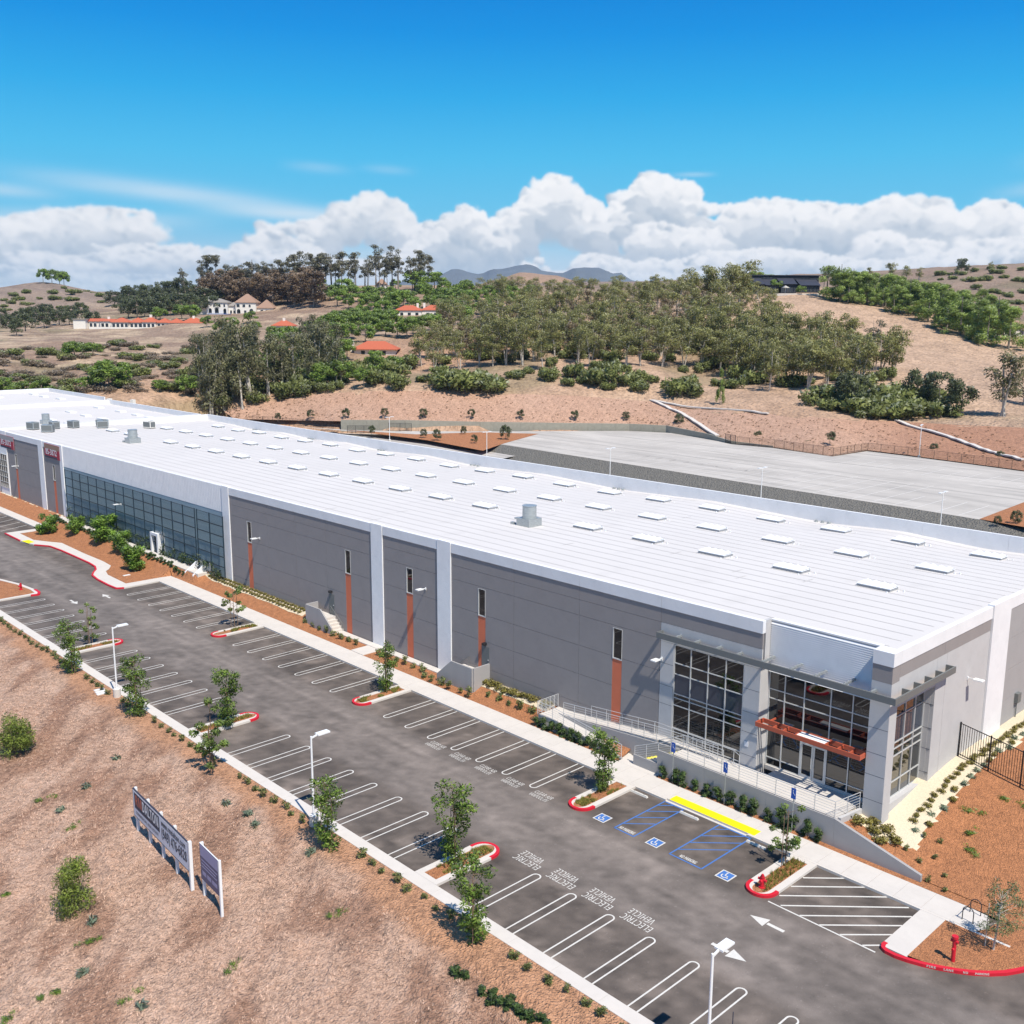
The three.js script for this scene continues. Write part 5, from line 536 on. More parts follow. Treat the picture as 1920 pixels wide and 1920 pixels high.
{ const vs = [V0 + 1.0, 57.4, 58.8, 60.15, 61.38], zs = [2.0, 3.0, 4.7, 5.2, 5.6, 7.3, 8.0, 8.48], x = L(-25.92), fr = new B(); for (const v of vs) fr.box(x - 0.06, x + 0.07, LV(v) - 0.035, LV(v) + 0.035, zs[0], zs[7], true); for (const z of zs) for (let k = 0; k < 4; k++) fr.box(x - 0.05, x + 0.06, LV(vs[k]) + 0.036, LV(vs[k + 1]) - 0.036, z - 0.03, z + 0.03, true); const f = fr.build('curtain_wall', M.alu, W); for (let k = 0; k < 4; k++) for (let j = 0; j < 7; j++) new B().box(x - 0.02, x + 0.005, LV(vs[k]) + 0.03, LV(vs[k + 1]) - 0.03, zs[j] + 0.026, zs[j + 1] - 0.026, true).build('pane', zs[j] > 5.5 && zs[j] < 6 ? M.spandrel : M.endGlass, f); wbox('wall_panel', M.light, -26.5, -25.5, V0 + 0.96, 61.39, 1.2, 1.98); }
// steel sunshade along the entrance and round the corner
{ const c = new B(), z = 9.4, h = 0.42; c.beam([L(-42.1), LV(54.62), z], [L(-24.62), LV(54.62), z], 0.1, h).beam([L(-24.67), LV(54.67), z], [L(-24.67), LV(62.8), z], 0.1, h).beam([L(-42.05), LV(54.67), z], [L(-42.05), LV(55.27), z], 0.1, h - 0.02).beam([L(-24.73), LV(62.75), z], [L(RIGHT + 0.01), LV(62.75), z], 0.1, h - 0.02); const s = c.build('sunshade', M.steelGrey, W);
  for (const u of [-40.45, -38.88, -37.14, -35.5, -33.6, -31.6, -29.9, -27.95, -26.2]) new B().beam([L(u), LV(54.67), z + 0.16], [L(u), LV(u > -34 && u < -26.6 ? 56.1 : 55.27), z + 0.16], 0.12, 0.16).build('bracket', M.galv, s);
  for (const v of [56.7, 58.25, 59.75, 61.25]) new B().beam([L(-24.73), LV(v), z], [L(RIGHT), LV(v), z], 0.1, 0.36).build('bracket', M.steelGrey, s); }
// rust-red canopy over the doors
{ const c = new B(), v0 = LV(54.66), v1 = LV(55.56), u0 = L(-33.85), u1 = L(-26.55), z = 5.3, h = 0.3; c.beam([u0, v0, z], [u1, v0, z], 0.08, h).beam([u0 + 0.04, v0 + 0.041, z], [u0 + 0.04, v1, z], 0.08, h).beam([u1 - 0.04, v0 + 0.041, z], [u1 - 0.04, v1, z], 0.08, h).beam([u0 + 0.08, v1 - 0.04, z], [u1 - 0.08, v1 - 0.04, z], 0.08, h); const s = c.build('entrance_canopy', M.orangeSteel, W);
  for (const u of [-32.6, -31.9, -31.0, -28.95, -28.1, -27.3]) new B().beam([L(u), v0 + 0.042, z + 0.02], [L(u), v1 - 0.082, z + 0.02], 0.07, 0.2).build('crossbar', M.orangeSteel, s);
  for (const u of [-33.4, -27.0]) new B().beam([L(u), v1, z], [L(u), 1.08, z], 0.08, 0.12).build('strut', M.orangeSteel, s);
  new B().beam([u0 + 0.08, v0 + 0.4, z - 0.08], [L(-31.05), v0 + 0.4, z - 0.08], 0.05, 0.06).beam([L(-28.9), v0 + 0.4, z - 0.08], [u1 - 0.08, v0 + 0.4, z - 0.08], 0.05, 0.06).build('grating_bar', M.black, s); new B().box(L(-30.95), L(-29.0), v0 + 0.045, v1 - 0.085, z + 0.05, z + 0.1, true).build('deck_panel', M.cap, s); }
// roof: falls to the back, with crickets between the scuppers
const SC = [-163, -145, -125.5, -104, -78, -51, -35]; 
const cricket = (u) => { let d = 1e9, near = 0; for (let k = 0; k < SC.length - 1; k++) if (u >= SC[k] && u <= SC[k + 1]) { near = Math.min(u - SC[k], SC[k + 1] - u) / ((SC[k + 1] - SC[k]) / 2); return near; } return clamp(Math.min(Math.abs(u - SC[0]), Math.abs(u - SC[6])) / 10); };
const roofZ = (u, v) => { const s = (v - V0) / (BACK - V0); return 11.93 - 1.15 * s * s * 0.9 - 0.25 * s + 0.42 * cricket(u) * sstep(BACK - 11, BACK, v); };
{ const zf = (u, v) => roofZ(u + U0, v + V0), r = new B().grid(range(L(FAR) + 0.3, L(RIGHT) - 0.28, 1.6), [1.32, 2, ...range(3, LV(BACK) - 0.3, 1.2)], zf).grid(range(L(FAR) + 0.3, L(-34.2), 1.6), [0.3, 0.8, 1.32], zf).grid(range(L(-26.5), L(RIGHT) - 0.28, 0.5), [0.9, 1.32], zf).build('roof', M.roof, W);
  const R = rng(5); for (let k = 0; k < 24; k++) { const v = 1.5 + k * 1.52, b = new B(), a = L(FAR) + 1, e = L(RIGHT) - 1, st = 3; for (let u = a; u < e - 0.1; u += st) { const u1 = Math.min(e, u + st); b.quad([u, v - 0.03, roofZ(u + U0, v + V0) + 0.018], [u1, v - 0.03, roofZ(u1 + U0, v + V0) + 0.018], [u1, v + 0.03, roofZ(u1 + U0, v + V0) + 0.02], [u, v + 0.03, roofZ(u + U0, v + V0) + 0.02]); } b.build('roof_seam', M.seam, r); }
  for (let k = 0; k < 26; k++) { const u = L(FAR) + 6 + R() * 148, v = 1 + Math.floor(R() * 23) * 1.52; new B().quad([u, v, roofZ(u + U0, v + V0) + 0.02], [u + 0.06, v, roofZ(u + U0, v + V0) + 0.02], [u + 0.06, v + 1.4, roofZ(u + U0, v + 1.4 + V0) + 0.02], [u, v + 1.4, roofZ(u + U0, v + 1.4 + V0) + 0.02]).build('roof_seam', M.seam, r); } }
for (let u = FAR; u < RIGHT - 1; u += 7.84) wbox('rear_parapet', M.cap, u + 0.006, Math.min(u + 7.834, RIGHT), BACK - 0.3, BACK, 9.5, TOP + 0.15);
wbox('end_parapet', M.cap, FAR, FAR + 0.3, V0 + 0.33, BACK - 0.31, 9.5, TOP + 0.15); wbox('end_wall', M.light, FAR, FAR + 0.3, V0 + 0.33, BACK - 0.31, -0.6, 9.49); wbox('rear_wall', M.light, FAR, RIGHT, BACK - 0.28, BACK - 0.02, -0.6, 9.49);
for (const u of SC.slice(0, 6)) { const g = new B(); for (const d of [-0.7, 0, 0.7]) g.tube([L(u) + d, LV(BACK) - 0.75, roofZ(u, BACK) + 0.02], [L(u) + d, LV(BACK) - 0.75, roofZ(u, BACK) + 0.3], 0.22, 0.16, 8); g.build('roof_drain', M.galv, W); }
// skylights in three rows
{ const curb = new B().box(-1.28, 1.28, -0.66, 0.66, -0.2, 0.22).geo(), dome = new B(); for (let k = 0; k < 4; k++) { const x0 = -1.3 + k * 0.65, x1 = x0 + 0.65, c = x0 + 0.325; for (const [a, b, s0, s1] of [[x0, c, 0, 1], [c, x1, 1, 0]]) { const z = (s) => 0.25 + 0.13 * s; dome.quad([a, -0.68, 0.25], [b, -0.68, 0.25], [b, -0.42, z(s1) + 0.05], [a, -0.42, z(s0) + 0.05]).quad([a, -0.42, z(s0) + 0.05], [b, -0.42, z(s1) + 0.05], [b, 0.42, z(s1) + 0.05], [a, 0.42, z(s0) + 0.05]).quad([a, 0.42, z(s0) + 0.05], [b, 0.42, z(s1) + 0.05], [b, 0.68, 0.25], [a, 0.68, 0.25]); } } dome.box(-1.32, 1.32, -0.7, 0.7, 0.2, 0.25, true); const dg = dome.geo(), lug = new B(); for (const [x, y] of [[-1.55, 0], [1.6, 0], [1.2, -0.95], [1.9, 0.3]]) lug.tube([x, y, -0.1], [x, y, 0.1], 0.16, 0.05, 7); const lg = lug.geo(), dm = plain(0.86, 0.87, 0.88, 0.3), cm = plain(0.3, 0.31, 0.32, 0.6);
  [[69.8, 0.0], [79.3, 0.1], [88.8, 0.6]].forEach(([v, o]) => { for (let k = 0; k < 20; k++) { const u = -33.6 + o - 7.17 * k; if (v === 69.8 && (k === 5 || k === 17 || k > 19)) continue; if (v !== 69.8 && k === 20) continue; const s = new THREE.Group(); s.name = numbered('skylight'); s.position.copy(P(L(u), LV(v), roofZ(u, v))); W.add(s); meshOf('curb', curb, cm, s); meshOf('dome', dg, dm, s); meshOf('flashing', lg, dm, s); } }); }
{ const s = new THREE.Group(); s.name = numbered('skylight'); s.position.copy(P(L(-26.9), LV(88.8), roofZ(-27, 88))); W.add(s); }
W.children.filter((c) => c.isGroup && !c.children.length).forEach((c) => W.remove(c));
// exhaust fans and condensers
function fan(u, v, s) { const z = roofZ(u, v), b = new B().box(-0.85, 0.85, -0.85, 0.85, -0.1, 0.75), g = new THREE.Group(); g.name = numbered('exhaust_fan'); g.position.copy(P(L(u), LV(v), z)); g.scale.setScalar(s); W.add(g); b.build('fan_base', M.galv, g); new B().tube([0.05, 0, 0.75], [0.05, 0, 1.95], 0.68, 0.66, 20, false).tube([0.05, 0, 1.9], [0.05, 0, 1.95], 0.7, 0.7, 20).tube([0.05, 0, 0.76], [0.05, 0, 0.85], 0.74, 0.74, 20).build('fan_stack', M.galv, g); new B().box(-1.5, -0.86, -0.5, -0.1, 0.5, 0.62, true).box(-1.6, -1.2, -0.9, -0.6, -0.1, 0.25).build('fan_motor', M.galv, g); }
fan(-66.7, 66.4, 1); fan(-151.9, 65.4, 1.05);
function condenser(u, v, turn, kind) { const g = new THREE.Group(); g.name = numbered('roof_condenser'); g.position.copy(P(L(u), LV(v), roofZ(u, v))); g.rotation.y = turn; g.scale.setScalar(0.82); W.add(g); new B().box(-1.1, 1.1, -0.75, 0.75, 0.15, 1.55, true).build('casing', kind ? M.stucco : M.galv, g); new B().box(-1.0, 1.0, -0.76, -0.752, 0.35, 1.4).box(1.102, 1.11, -0.6, 0.6, 0.3, 1.4).box(0.2, 0.9, -0.5, 0.5, 1.552, 1.6).build('coil', M.steelGrey, g); new B().box(-1.0, -0.8, -0.7, 0.7, -0.1, 0.149).box(0.8, 1.0, -0.7, 0.7, -0.1, 0.149).build('skid', M.black, g); }
for (const [u, v, t, k] of [[-179.7, 60.3, 0.3, 0], [-179.0, 63.6, 0, 0], [-174.2, 60.8, 0.9, 0], [-178.8, 66.7, 0.2, 0], [-178.6, 71.6, 0.4, 0], [-176.2, 70.7, 1.2, 0], [-172.5, 77.4, 0.3, 1]]) condenser(u, v, t, k);
// wall-mounted area lights
function wallLight(u, z, v = V0) { const g = new THREE.Group(); g.name = numbered('wall_light'); g.position.copy(P(L(u), LV(v) - 0.01, z)); W.add(g); new B().box(-0.07, 0.07, -0.05, 0, -0.12, 0.12, true).beam([0, -0.05, 0.03], [0, -0.45, 0.06], 0.06).build('arm', M.whiteMetal, g); new B().box(-0.22, 0.22, -1.05, -0.42, 0.02, 0.1, true).build('lamp_head', M.whiteMetal, g); }
wallLight(-97.2, 7.25); wallLight(-68.5, 7.3); wallLight(-172.9, 6.9); wallLight(-131.5, 6.4, V0 - 0.8); wallLight(-42.05, 7.5);
{ const g = new THREE.Group(); g.name = numbered('wall_light'); g.position.copy(P(L(RIGHT) + 0.01, LV(66.4), 7.75)); g.rotation.y = Math.PI / 2; W.add(g); new B().box(-0.07, 0.07, -0.05, 0, -0.12, 0.12, true).beam([0, -0.05, 0.03], [0, -0.45, 0.06], 0.06).build('arm', M.whiteMetal, g); new B().box(-0.22, 0.22, -1.05, -0.42, 0.02, 0.1, true).build('lamp_head', M.whiteMetal, g); }
// service doors in the grey wall
for (const [u, z] of [[-83.55, 1.6], [-60.6, 1.7], [-122.6, 1.55]]) { const d = wbox('door', u === -122.6 ? M.light : M.steelGrey, u - 0.47, u + 0.47, V0 - 0.02, V0 + 0.1, z, z + 2.15); new B().box(L(u) + 0.32, L(u) + 0.4, -0.08, -0.021, z + 1.0, z + 1.06, true).build('handle', M.rail, d); new B().box(L(u) - 0.16, L(u) + 0.16, -0.32, 0, z + 2.3, z + 2.5, true).build('door_lamp', M.black, W); }
{ const f = new B().box(L(-122.95), L(-122.6), -0.95, 0, 1.3, 4.05, true).box(L(-121.15), L(-120.8), -0.95, 0, 1.3, 4.05, true).box(L(-122.6), L(-121.15), -0.95, 0, 3.7, 4.05, true).build('door_surround', M.cap, W); }
new B().box(L(-35.0), L(-34.7), -0.03, 0, 3.2, 3.55, true).build('number_plate', M.cap, W);
new B().box(L(RIGHT) + 0.001, L(RIGHT) + 0.28, LV(75.4), LV(76), 3.6, 4.3, true).tube([L(RIGHT) + 0.1, LV(75.7), 2.2], [L(RIGHT) + 0.1, LV(75.7), 3.6], 0.04).build('meter_box', M.steelGrey, W);
// far-end glazing
curtain([-181.9, -180.9, -179.9, -178.9, -177.95], [2.6, 3.5, 4.4, 5.3, 6.2, 7.2, 8.2], -0.12);
// the next two units in line
{ const n = thing('warehouse', 'second white-roofed warehouse standing just past the far end of the long one', 'warehouse', [-225.5, 55.3, -0.4]); const h = 12.1;
  new B().box(0, 42.6, 0, 37.2, -0.5, 10.6).build('wall', M.light, n); const r = new B().grid(range(0.2, 42.4, 3), range(0.2, 37, 3), (u, v) => 11.6 - 0.5 * v / 37).build('roof', M.roof, n); new B().box(0, 42.6, 36.9, 37.2, 10.61, h).build('rear_parapet', M.cap, n); new B().box(0, 0.3, 0.31, 36.89, 10.61, h).build('end_parapet', M.cap, n); new B().box(0, 42.6, 0, 0.3, 10.61, h).build('front_parapet', M.cap, n); new B().box(42.3, 42.6, 0.31, 36.89, 10.61, h).build('end_parapet', M.cap, n);
  const sk = new B().box(-1.28, 1.28, -0.66, 0.66, -0.1, 0.3, true).geo(); for (const [x, y] of [[36, 30], [29, 30.5], [20, 31], [33, 22], [25, 22], [16, 22.5], [9, 31], [38, 14], [30, 13.5]]) { const s = meshOf('skylight', sk, M.cap, n); s.position.copy(P(x, y, 11.6 - 0.5 * y / 37)); }
  new B().box(34.6, 36.2, 10, 11.6, 11.4, 12.2).tube([35.4, 10.8, 12.2], [35.4, 10.8, 13.3], 0.65, 0.65, 16).build('exhaust_fan', M.galv, n);
  const n2 = thing('warehouse', 'third white-roofed warehouse, the farthest of the three in line', 'warehouse', [-262, 66, -0.4]); new B().box(0, 34, 0, 26.5, -0.5, 10.9).build('wall', M.light, n2); new B().grid(range(0.2, 33.8, 3), range(0.2, 26.3, 3), (u, v) => 11.7).build('roof', M.roof, n2); new B().box(0, 34, 26.2, 26.5, 10.91, 12.5).build('rear_parapet', M.cap, n2); new B().box(0, 0.3, 0.01, 26.19, 10.91, 12.5).build('end_parapet', M.cap, n2); for (const [x, y] of [[8, 20], [16, 19.5], [25, 20], [12, 11]]) { const s = meshOf('skylight', sk, M.cap, n2); s.position.copy(P(x, y, 11.7)); } }
// ================================================================ plants
const RL = rng(77);
// leaf cluster: n leaves on lumpy spheroids, normals bent outward so that crowns shade as volumes
function crownGeo(clumps, { per, leaf, aspect = 0.45, col, alt, jit = 0.3, droop = 0, seed = 1, inner = 0.35 }) {
  const R = rng(seed), b = new B(); b.c = [];
  for (const [x, y, z, r, rz = r, tone = 1] of clumps) {
    const n = Math.round(per * (0.7 + 0.6 * R()));
    for (let k = 0; k < n; k++) {
      const th = R() * 6.2832, cz = 2 * R() - 1, sz = Math.sqrt(1 - cz * cz), rr = Math.pow(R(), inner), d = [Math.cos(th) * sz, Math.sin(th) * sz, cz];
      const c = [x + d[0] * r * rr, y + d[1] * r * rr, z + d[2] * rz * rr - droop * rr * rr * r * 0.3];
      const a = unit([R() - 0.5 + d[0] * 0.5, R() - 0.5 + d[1] * 0.5, R() - 0.5 + d[2] * 0.3 - droop]), s = unit(cross(a, [R() - 0.5, R() - 0.5, R() - 0.5])), l = leaf * (0.6 + 0.8 * R()), w = l * aspect;
      const nn = unit([d[0] + (R() - 0.5) * 0.9, d[1] + (R() - 0.5) * 0.9, d[2] + 0.35 + (R() - 0.5) * 0.9]), base = b.p.length / 3;
      const q = [[c[0] - a[0] * l * 0.5, c[1] - a[1] * l * 0.5, c[2] - a[2] * l * 0.5], [c[0] + s[0] * w * 0.5, c[1] + s[1] * w * 0.5, c[2] + s[2] * w * 0.5], [c[0] + a[0] * l * 0.5, c[1] + a[1] * l * 0.5, c[2] + a[2] * l * 0.5], [c[0] - s[0] * w * 0.5, c[1] - s[1] * w * 0.5, c[2] - s[2] * w * 0.5]];
      const f = (1 - jit / 2 + jit * R()) * tone, cc = mix3(col, alt ?? col, R() * R());
      for (const p of q) { b.p.push(p[0], p[2], -p[1]); b.n.push(nn[0], nn[2], -nn[1]); b.t.push(0, 0); b.c.push(cc[0] * f, cc[1] * f, cc[2] * f); }
      const fn = cross(sub(q[1], q[0]), sub(q[2], q[0])); if (fn[0] * nn[0] + fn[1] * nn[1] + fn[2] * nn[2] >= 0) b.i.push(base, base + 1, base + 2, base, base + 2, base + 3); else b.i.push(base, base + 2, base + 1, base, base + 3, base + 2);
    }
  }
  return b.geo();
}
const limbs = (list, n = 6) => { const b = new B(); for (const [p, q, r0, r1] of list) b.tube(p, q, r0, r1, n, false); return b.geo(); };
// returns a thing with trunk and crown, about H tall, standing at the origin
function protoTree(kind, seed) {
  const R = rng(seed * 131 + 7), cl = [], lm = []; let o, bark = M.greyBark;
  const J = (s) => (R() - 0.5) * 2 * s;
  if (kind === 'gum') {                      // loose eucalyptus: forked pale stems, tufts with sky between
    const H = 13, stems = 2 + Math.floor(R() * 2); bark = M.paleBark;
    for (let s = 0; s < stems; s++) { const a = R() * 6.28, lean = 0.8 + 1.4 * R(), top = [Math.cos(a) * lean * 1.5, Math.sin(a) * lean * 1.5, H * (0.7 + 0.2 * R())], mid = [top[0] * 0.4 + J(0.3), top[1] * 0.4 + J(0.3), H * 0.38]; lm.push([[J(0.2), J(0.2), -0.8], mid, 0.2, 0.14], [mid, top, 0.14, 0.05]); for (let k = 0; k < 11; k++) { const t = -0.25 + 1.25 * R(), p = [lerp(mid[0], top[0], t), lerp(mid[1], top[1], t), lerp(mid[2], top[2], t)], e = [p[0] + J(2.3), p[1] + J(2.3), p[2] + 0.2 + R() * 1.6]; lm.push([p, e, 0.06, 0.025]); cl.push([e[0], e[1], e[2], 0.85 + 0.9 * R(), 0.75 + 0.75 * R(), 0.7 + 0.55 * R()]); } cl.push([top[0], top[1], top[2] + 0.3, 1.1, 1.1, 1.05]); }
    o = { per: 88, leaf: 0.55, aspect: 0.36, col: [0.27, 0.275, 0.085], alt: [0.47, 0.45, 0.17], droop: 0.35 };
  } else if (kind === 'gumbrown') {
    const H = 11; for (let s = 0; s < 2; s++) { const top = [J(1.2), J(1.2), H * 0.85]; lm.push([[J(0.3), J(0.3), -0.8], top, 0.2, 0.06]); for (let k = 0; k < 9; k++) { const t = 0.35 + 0.65 * R(), e = [top[0] * t + J(2.2), top[1] * t + J(2.2), top[2] * t + J(0.8)]; lm.push([[top[0] * t * 0.9, top[1] * t * 0.9, top[2] * t * 0.9], e, 0.06, 0.02]); cl.push([e[0], e[1], e[2], 0.8 + 0.6 * R(), 0.8, 0.7 + 0.5 * R()]); } }
    o = { per: 80, leaf: 0.55, aspect: 0.4, col: [0.28, 0.21, 0.119], alt: [0.462, 0.364, 0.21], droop: 0.3 };
  } else if (kind === 'gumdark') {           // tall dense stand by the gully
    const H = 16; bark = M.paleBark; for (let s = 0; s < 2; s++) { const top = [J(1.4), J(1.4), H * 0.9]; lm.push([[J(0.4), J(0.4), -1], [top[0] * 0.4, top[1] * 0.4, H * 0.4], 0.26, 0.2], [[top[0] * 0.4, top[1] * 0.4, H * 0.4], top, 0.2, 0.05]); for (let k = 0; k < 14; k++) { const t = 0.3 + 0.7 * R(), w = 2.6 * (1.15 - t * 0.6); cl.push([top[0] * t + J(w), top[1] * t + J(w), H * 0.92 * t, 1.0 + 0.7 * R(), 1.1 + 0.9 * R(), 0.6 + 0.65 * R()]); } }
    o = { per: 70, leaf: 0.6, aspect: 0.38, col: [0.2, 0.205, 0.09], alt: [0.38, 0.35, 0.18], droop: 0.5 };
  } else if (kind === 'ridge') {             // bare poles with tufted heads against the sky
    const H = 22; bark = M.greyBark; for (let s = 0; s < 2; s++) { const top = [J(1.6), J(1.6), H * 0.93]; lm.push([[J(0.5), J(0.5), -1], top, 0.3, 0.08]); const nh = 4 + Math.floor(R() * 4); for (let k = 0; k < nh; k++) { const t = 0.52 + 0.48 * R(), w = 3.2 * (1.25 - t * 0.5), e = [top[0] * t + J(w), top[1] * t + J(w), H * 0.95 * t + R()]; lm.push([[top[0] * t * 0.85, top[1] * t * 0.85, H * 0.82 * t], e, 0.1, 0.04]); cl.push([e[0], e[1], e[2], 1.2 + 0.9 * R(), 0.8 + 0.6 * R(), 0.7 + 0.5 * R()]); } }
    o = { per: 110, leaf: 0.75, aspect: 0.4, col: [0.18, 0.175, 0.1], alt: [0.32, 0.29, 0.18], droop: 0.3 };
  } else if (kind === 'brown') {
    const H = 13; lm.push([[0, 0, -1], [J(0.6), J(0.6), H * 0.7], 0.3, 0.1]); for (let k = 0; k < 24; k++) { const t = R(), w = 3.6 * Math.sin(0.5 + t * 2.3); cl.push([J(w), J(w), H * (0.22 + 0.7 * t), 1.1 + 0.7 * R(), 1.2, 0.6 + 0.6 * R()]); }
    o = { per: 95, leaf: 0.7, aspect: 0.5, col: [0.252, 0.175, 0.105], alt: [0.406, 0.294, 0.182] };
  } else if (kind === 'green') {             // rounded garden tree
    const H = 7.5; lm.push([[0, 0, -0.8], [J(0.3), J(0.3), H * 0.6], 0.22, 0.1]); for (let k = 0; k < 20; k++) { const a = R() * 6.28, e = Math.acos(1 - 1.35 * R()), w = 2.5; cl.push([Math.cos(a) * Math.sin(e) * w, Math.sin(a) * Math.sin(e) * w, H * 0.5 + Math.cos(e) * H * 0.38, 0.9 + 0.5 * R(), 0.8, 0.65 + 0.6 * R()]); }
    o = { per: 120, leaf: 0.5, aspect: 0.55, col: [0.2, 0.31, 0.05], alt: [0.4, 0.52, 0.11] };
  } else if (kind === 'dark') {
    const H = 10; lm.push([[0, 0, -0.8], [J(0.4), J(0.4), H * 0.6], 0.28, 0.1]); for (let k = 0; k < 22; k++) { const a = R() * 6.28, e = Math.acos(1 - 1.5 * R()), w = 3; cl.push([Math.cos(a) * Math.sin(e) * w, Math.sin(a) * Math.sin(e) * w, H * 0.48 + Math.cos(e) * H * 0.42, 1.1 + 0.6 * R(), 1.1, 0.6 + 0.6 * R()]); }
    o = { per: 105, leaf: 0.6, aspect: 0.5, col: [0.112, 0.147, 0.063], alt: [0.252, 0.266, 0.112] };
  } else if (kind === 'pine') {
    const H = 10; lm.push([[0, 0, -0.8], [J(0.3), J(0.3), H * 0.95], 0.22, 0.05]); for (let k = 0; k < 26; k++) { const t = R(), w = 3.1 * (1 - t * 0.72), a = R() * 6.28; cl.push([Math.cos(a) * w * (0.4 + 0.6 * R()), Math.sin(a) * w * (0.4 + 0.6 * R()), H * (0.1 + 0.84 * t), 0.95, 0.7 + 0.4 * R(), 0.65 + 0.6 * R()]); }
    o = { per: 120, leaf: 0.6, aspect: 0.22, col: [0.27, 0.37, 0.07], alt: [0.44, 0.55, 0.15] };
  } else if (kind === 'young') {             // slim street tree in leaf nearly to the ground, tied to stakes
    const H = 4.8; bark = M.bark; lm.push([[0, 0, -0.2], [J(0.08), J(0.08), H * 0.55], 0.05, 0.035], [[J(0.08), J(0.08), H * 0.55], [J(0.12), J(0.12), H * 0.96], 0.035, 0.012]);
    const gap = 0.34 + 0.1 * R(), nC = 40; for (let k = 0; k < nC; k++) { const t = k / nC, w = t < gap ? 0.5 : 0.42 + 0.42 * Math.sin(clamp((t - gap) / (1 - gap)) * 2.7), a = R() * 6.28, z = 0.3 + t * (H - 0.45); if (Math.abs(t - gap) < 0.07 && R() < 0.75) continue; const rr = w * Math.sqrt(R()); cl.push([Math.cos(a) * rr, Math.sin(a) * rr, z, 0.3 + 0.14 * R(), 0.3 + 0.14 * R(), 0.6 + 0.65 * R()]); lm.push([[0, 0, z - 0.2], [Math.cos(a) * rr, Math.sin(a) * rr, z], 0.014, 0.006]); }
    o = { per: 75, leaf: 0.18, aspect: 0.42, col: [0.16, 0.27, 0.04], alt: [0.4, 0.5, 0.11], jit: 0.5 };
  } else if (kind === 'sparse') {
    const H = 3.9; bark = M.bark; lm.push([[0, 0, -0.2], [0.03, 0.02, H * 0.92], 0.04, 0.012]); for (let k = 0; k < 15; k++) { const a = R() * 6.28, z = 0.4 + R() * (H - 0.6), w = 0.25 + 0.6 * R(), e = [Math.cos(a) * w, Math.sin(a) * w, z + 0.15]; lm.push([[0, 0, z - 0.25], e, 0.014, 0.006]); cl.push([...e, 0.22, 0.2, 0.7 + 0.5 * R()]); }
    o = { per: 75, leaf: 0.17, aspect: 0.45, col: [0.2, 0.3, 0.06], alt: [0.42, 0.48, 0.16], jit: 0.5 };
  } else if (kind === 'airy') {              // small grey-green tree on the corner
    const H = 3.6; bark = M.paleBark; lm.push([[0, 0, -0.2], [0.1, 0.05, 1.5], 0.06, 0.045], [[0.1, 0.05, 1.5], [0.15, 0, 3.3], 0.045, 0.012]); for (let k = 0; k < 34; k++) { const a = R() * 6.28, t = R(), w = 0.95 * Math.sqrt(R()) * (0.5 + Math.sin(t * 3)); const e = [0.1 + Math.cos(a) * w, Math.sin(a) * w, 1.15 + t * 2.5]; lm.push([[0.12, 0, 1.2 + t * 1.7], e, 0.015, 0.005]); cl.push([...e, 0.3, 0.26, 0.7 + 0.5 * R()]); }
    o = { per: 75, leaf: 0.13, aspect: 0.3, col: [0.196, 0.259, 0.112], alt: [0.378, 0.434, 0.196], jit: 0.5, droop: 0.4 };
  } else if (kind === 'bush') {              // fine green rounded bush
    for (let k = 0; k < 26; k++) { const a = R() * 6.28, w = 1.05 * Math.sqrt(R()), z = 0.35 + 2.2 * R(); cl.push([Math.cos(a) * w * (1.1 - z * 0.22), Math.sin(a) * w * (1.1 - z * 0.22), z, 0.5, 0.55, 0.6 + 0.6 * R()]); lm.push([[0, 0, 0], [Math.cos(a) * w, Math.sin(a) * w, z], 0.025, 0.008]); }
    o = { per: 210, leaf: 0.18, aspect: 0.25, col: [0.25, 0.33, 0.05], alt: [0.48, 0.54, 0.13], jit: 0.5 };
  } else if (kind === 'tuft') {              // planting of 2.5 m in the bulb-out bed: upright fans of leaves
    for (let k = 0; k < 24; k++) { const a = R() * 6.28, w = 0.9 * Math.sqrt(R()), z = 0.4 + 2.0 * R(); cl.push([Math.cos(a) * w, Math.sin(a) * w, z, 0.42, 0.5, 0.65 + 0.6 * R()]); lm.push([[0, 0, 0], [Math.cos(a) * w, Math.sin(a) * w, z], 0.03, 0.01]); }
    o = { per: 110, leaf: 0.34, aspect: 0.3, col: [0.17, 0.31, 0.04], alt: [0.36, 0.5, 0.09], jit: 0.4 };
  } else if (kind === 'shrub') {             // low hillside shrub
    for (let k = 0; k < 12; k++) { const a = R() * 6.28, w = 1.3 * Math.sqrt(R()); cl.push([Math.cos(a) * w, Math.sin(a) * w, 0.5 + 0.75 * R(), 0.75, 0.6, 0.65 + 0.6 * R()]); lm.push([[0, 0, -0.3], [Math.cos(a) * w, Math.sin(a) * w, 0.6], 0.06, 0.02]); }
    o = { per: 95, leaf: 0.38, aspect: 0.5, col: [0.21, 0.25, 0.07], alt: [0.4, 0.42, 0.15] };
  } else if (kind === 'scrub') {
    for (let k = 0; k < 12; k++) { const a = R() * 6.28, w = 1.4 * Math.sqrt(R()); cl.push([Math.cos(a) * w, Math.sin(a) * w, 0.4 + 0.7 * R(), 0.75, 0.55, 0.65 + 0.6 * R()]); lm.push([[0, 0, -0.3], [Math.cos(a) * w, Math.sin(a) * w, 0.6], 0.05, 0.02]); }
    o = { per: 70, leaf: 0.36, aspect: 0.4, col: [0.27, 0.21, 0.145], alt: [0.42, 0.35, 0.25] };
  } else if (kind === 'sapling') {           // knee-high plant of the beds
    for (let k = 0; k < 6; k++) cl.push([J(0.13), J(0.13), 0.1 + 0.42 * R(), 0.13, 0.16, 0.65 + 0.6 * R()]); lm.push([[0, 0, 0], [J(0.05), J(0.05), 0.5], 0.012, 0.006]);
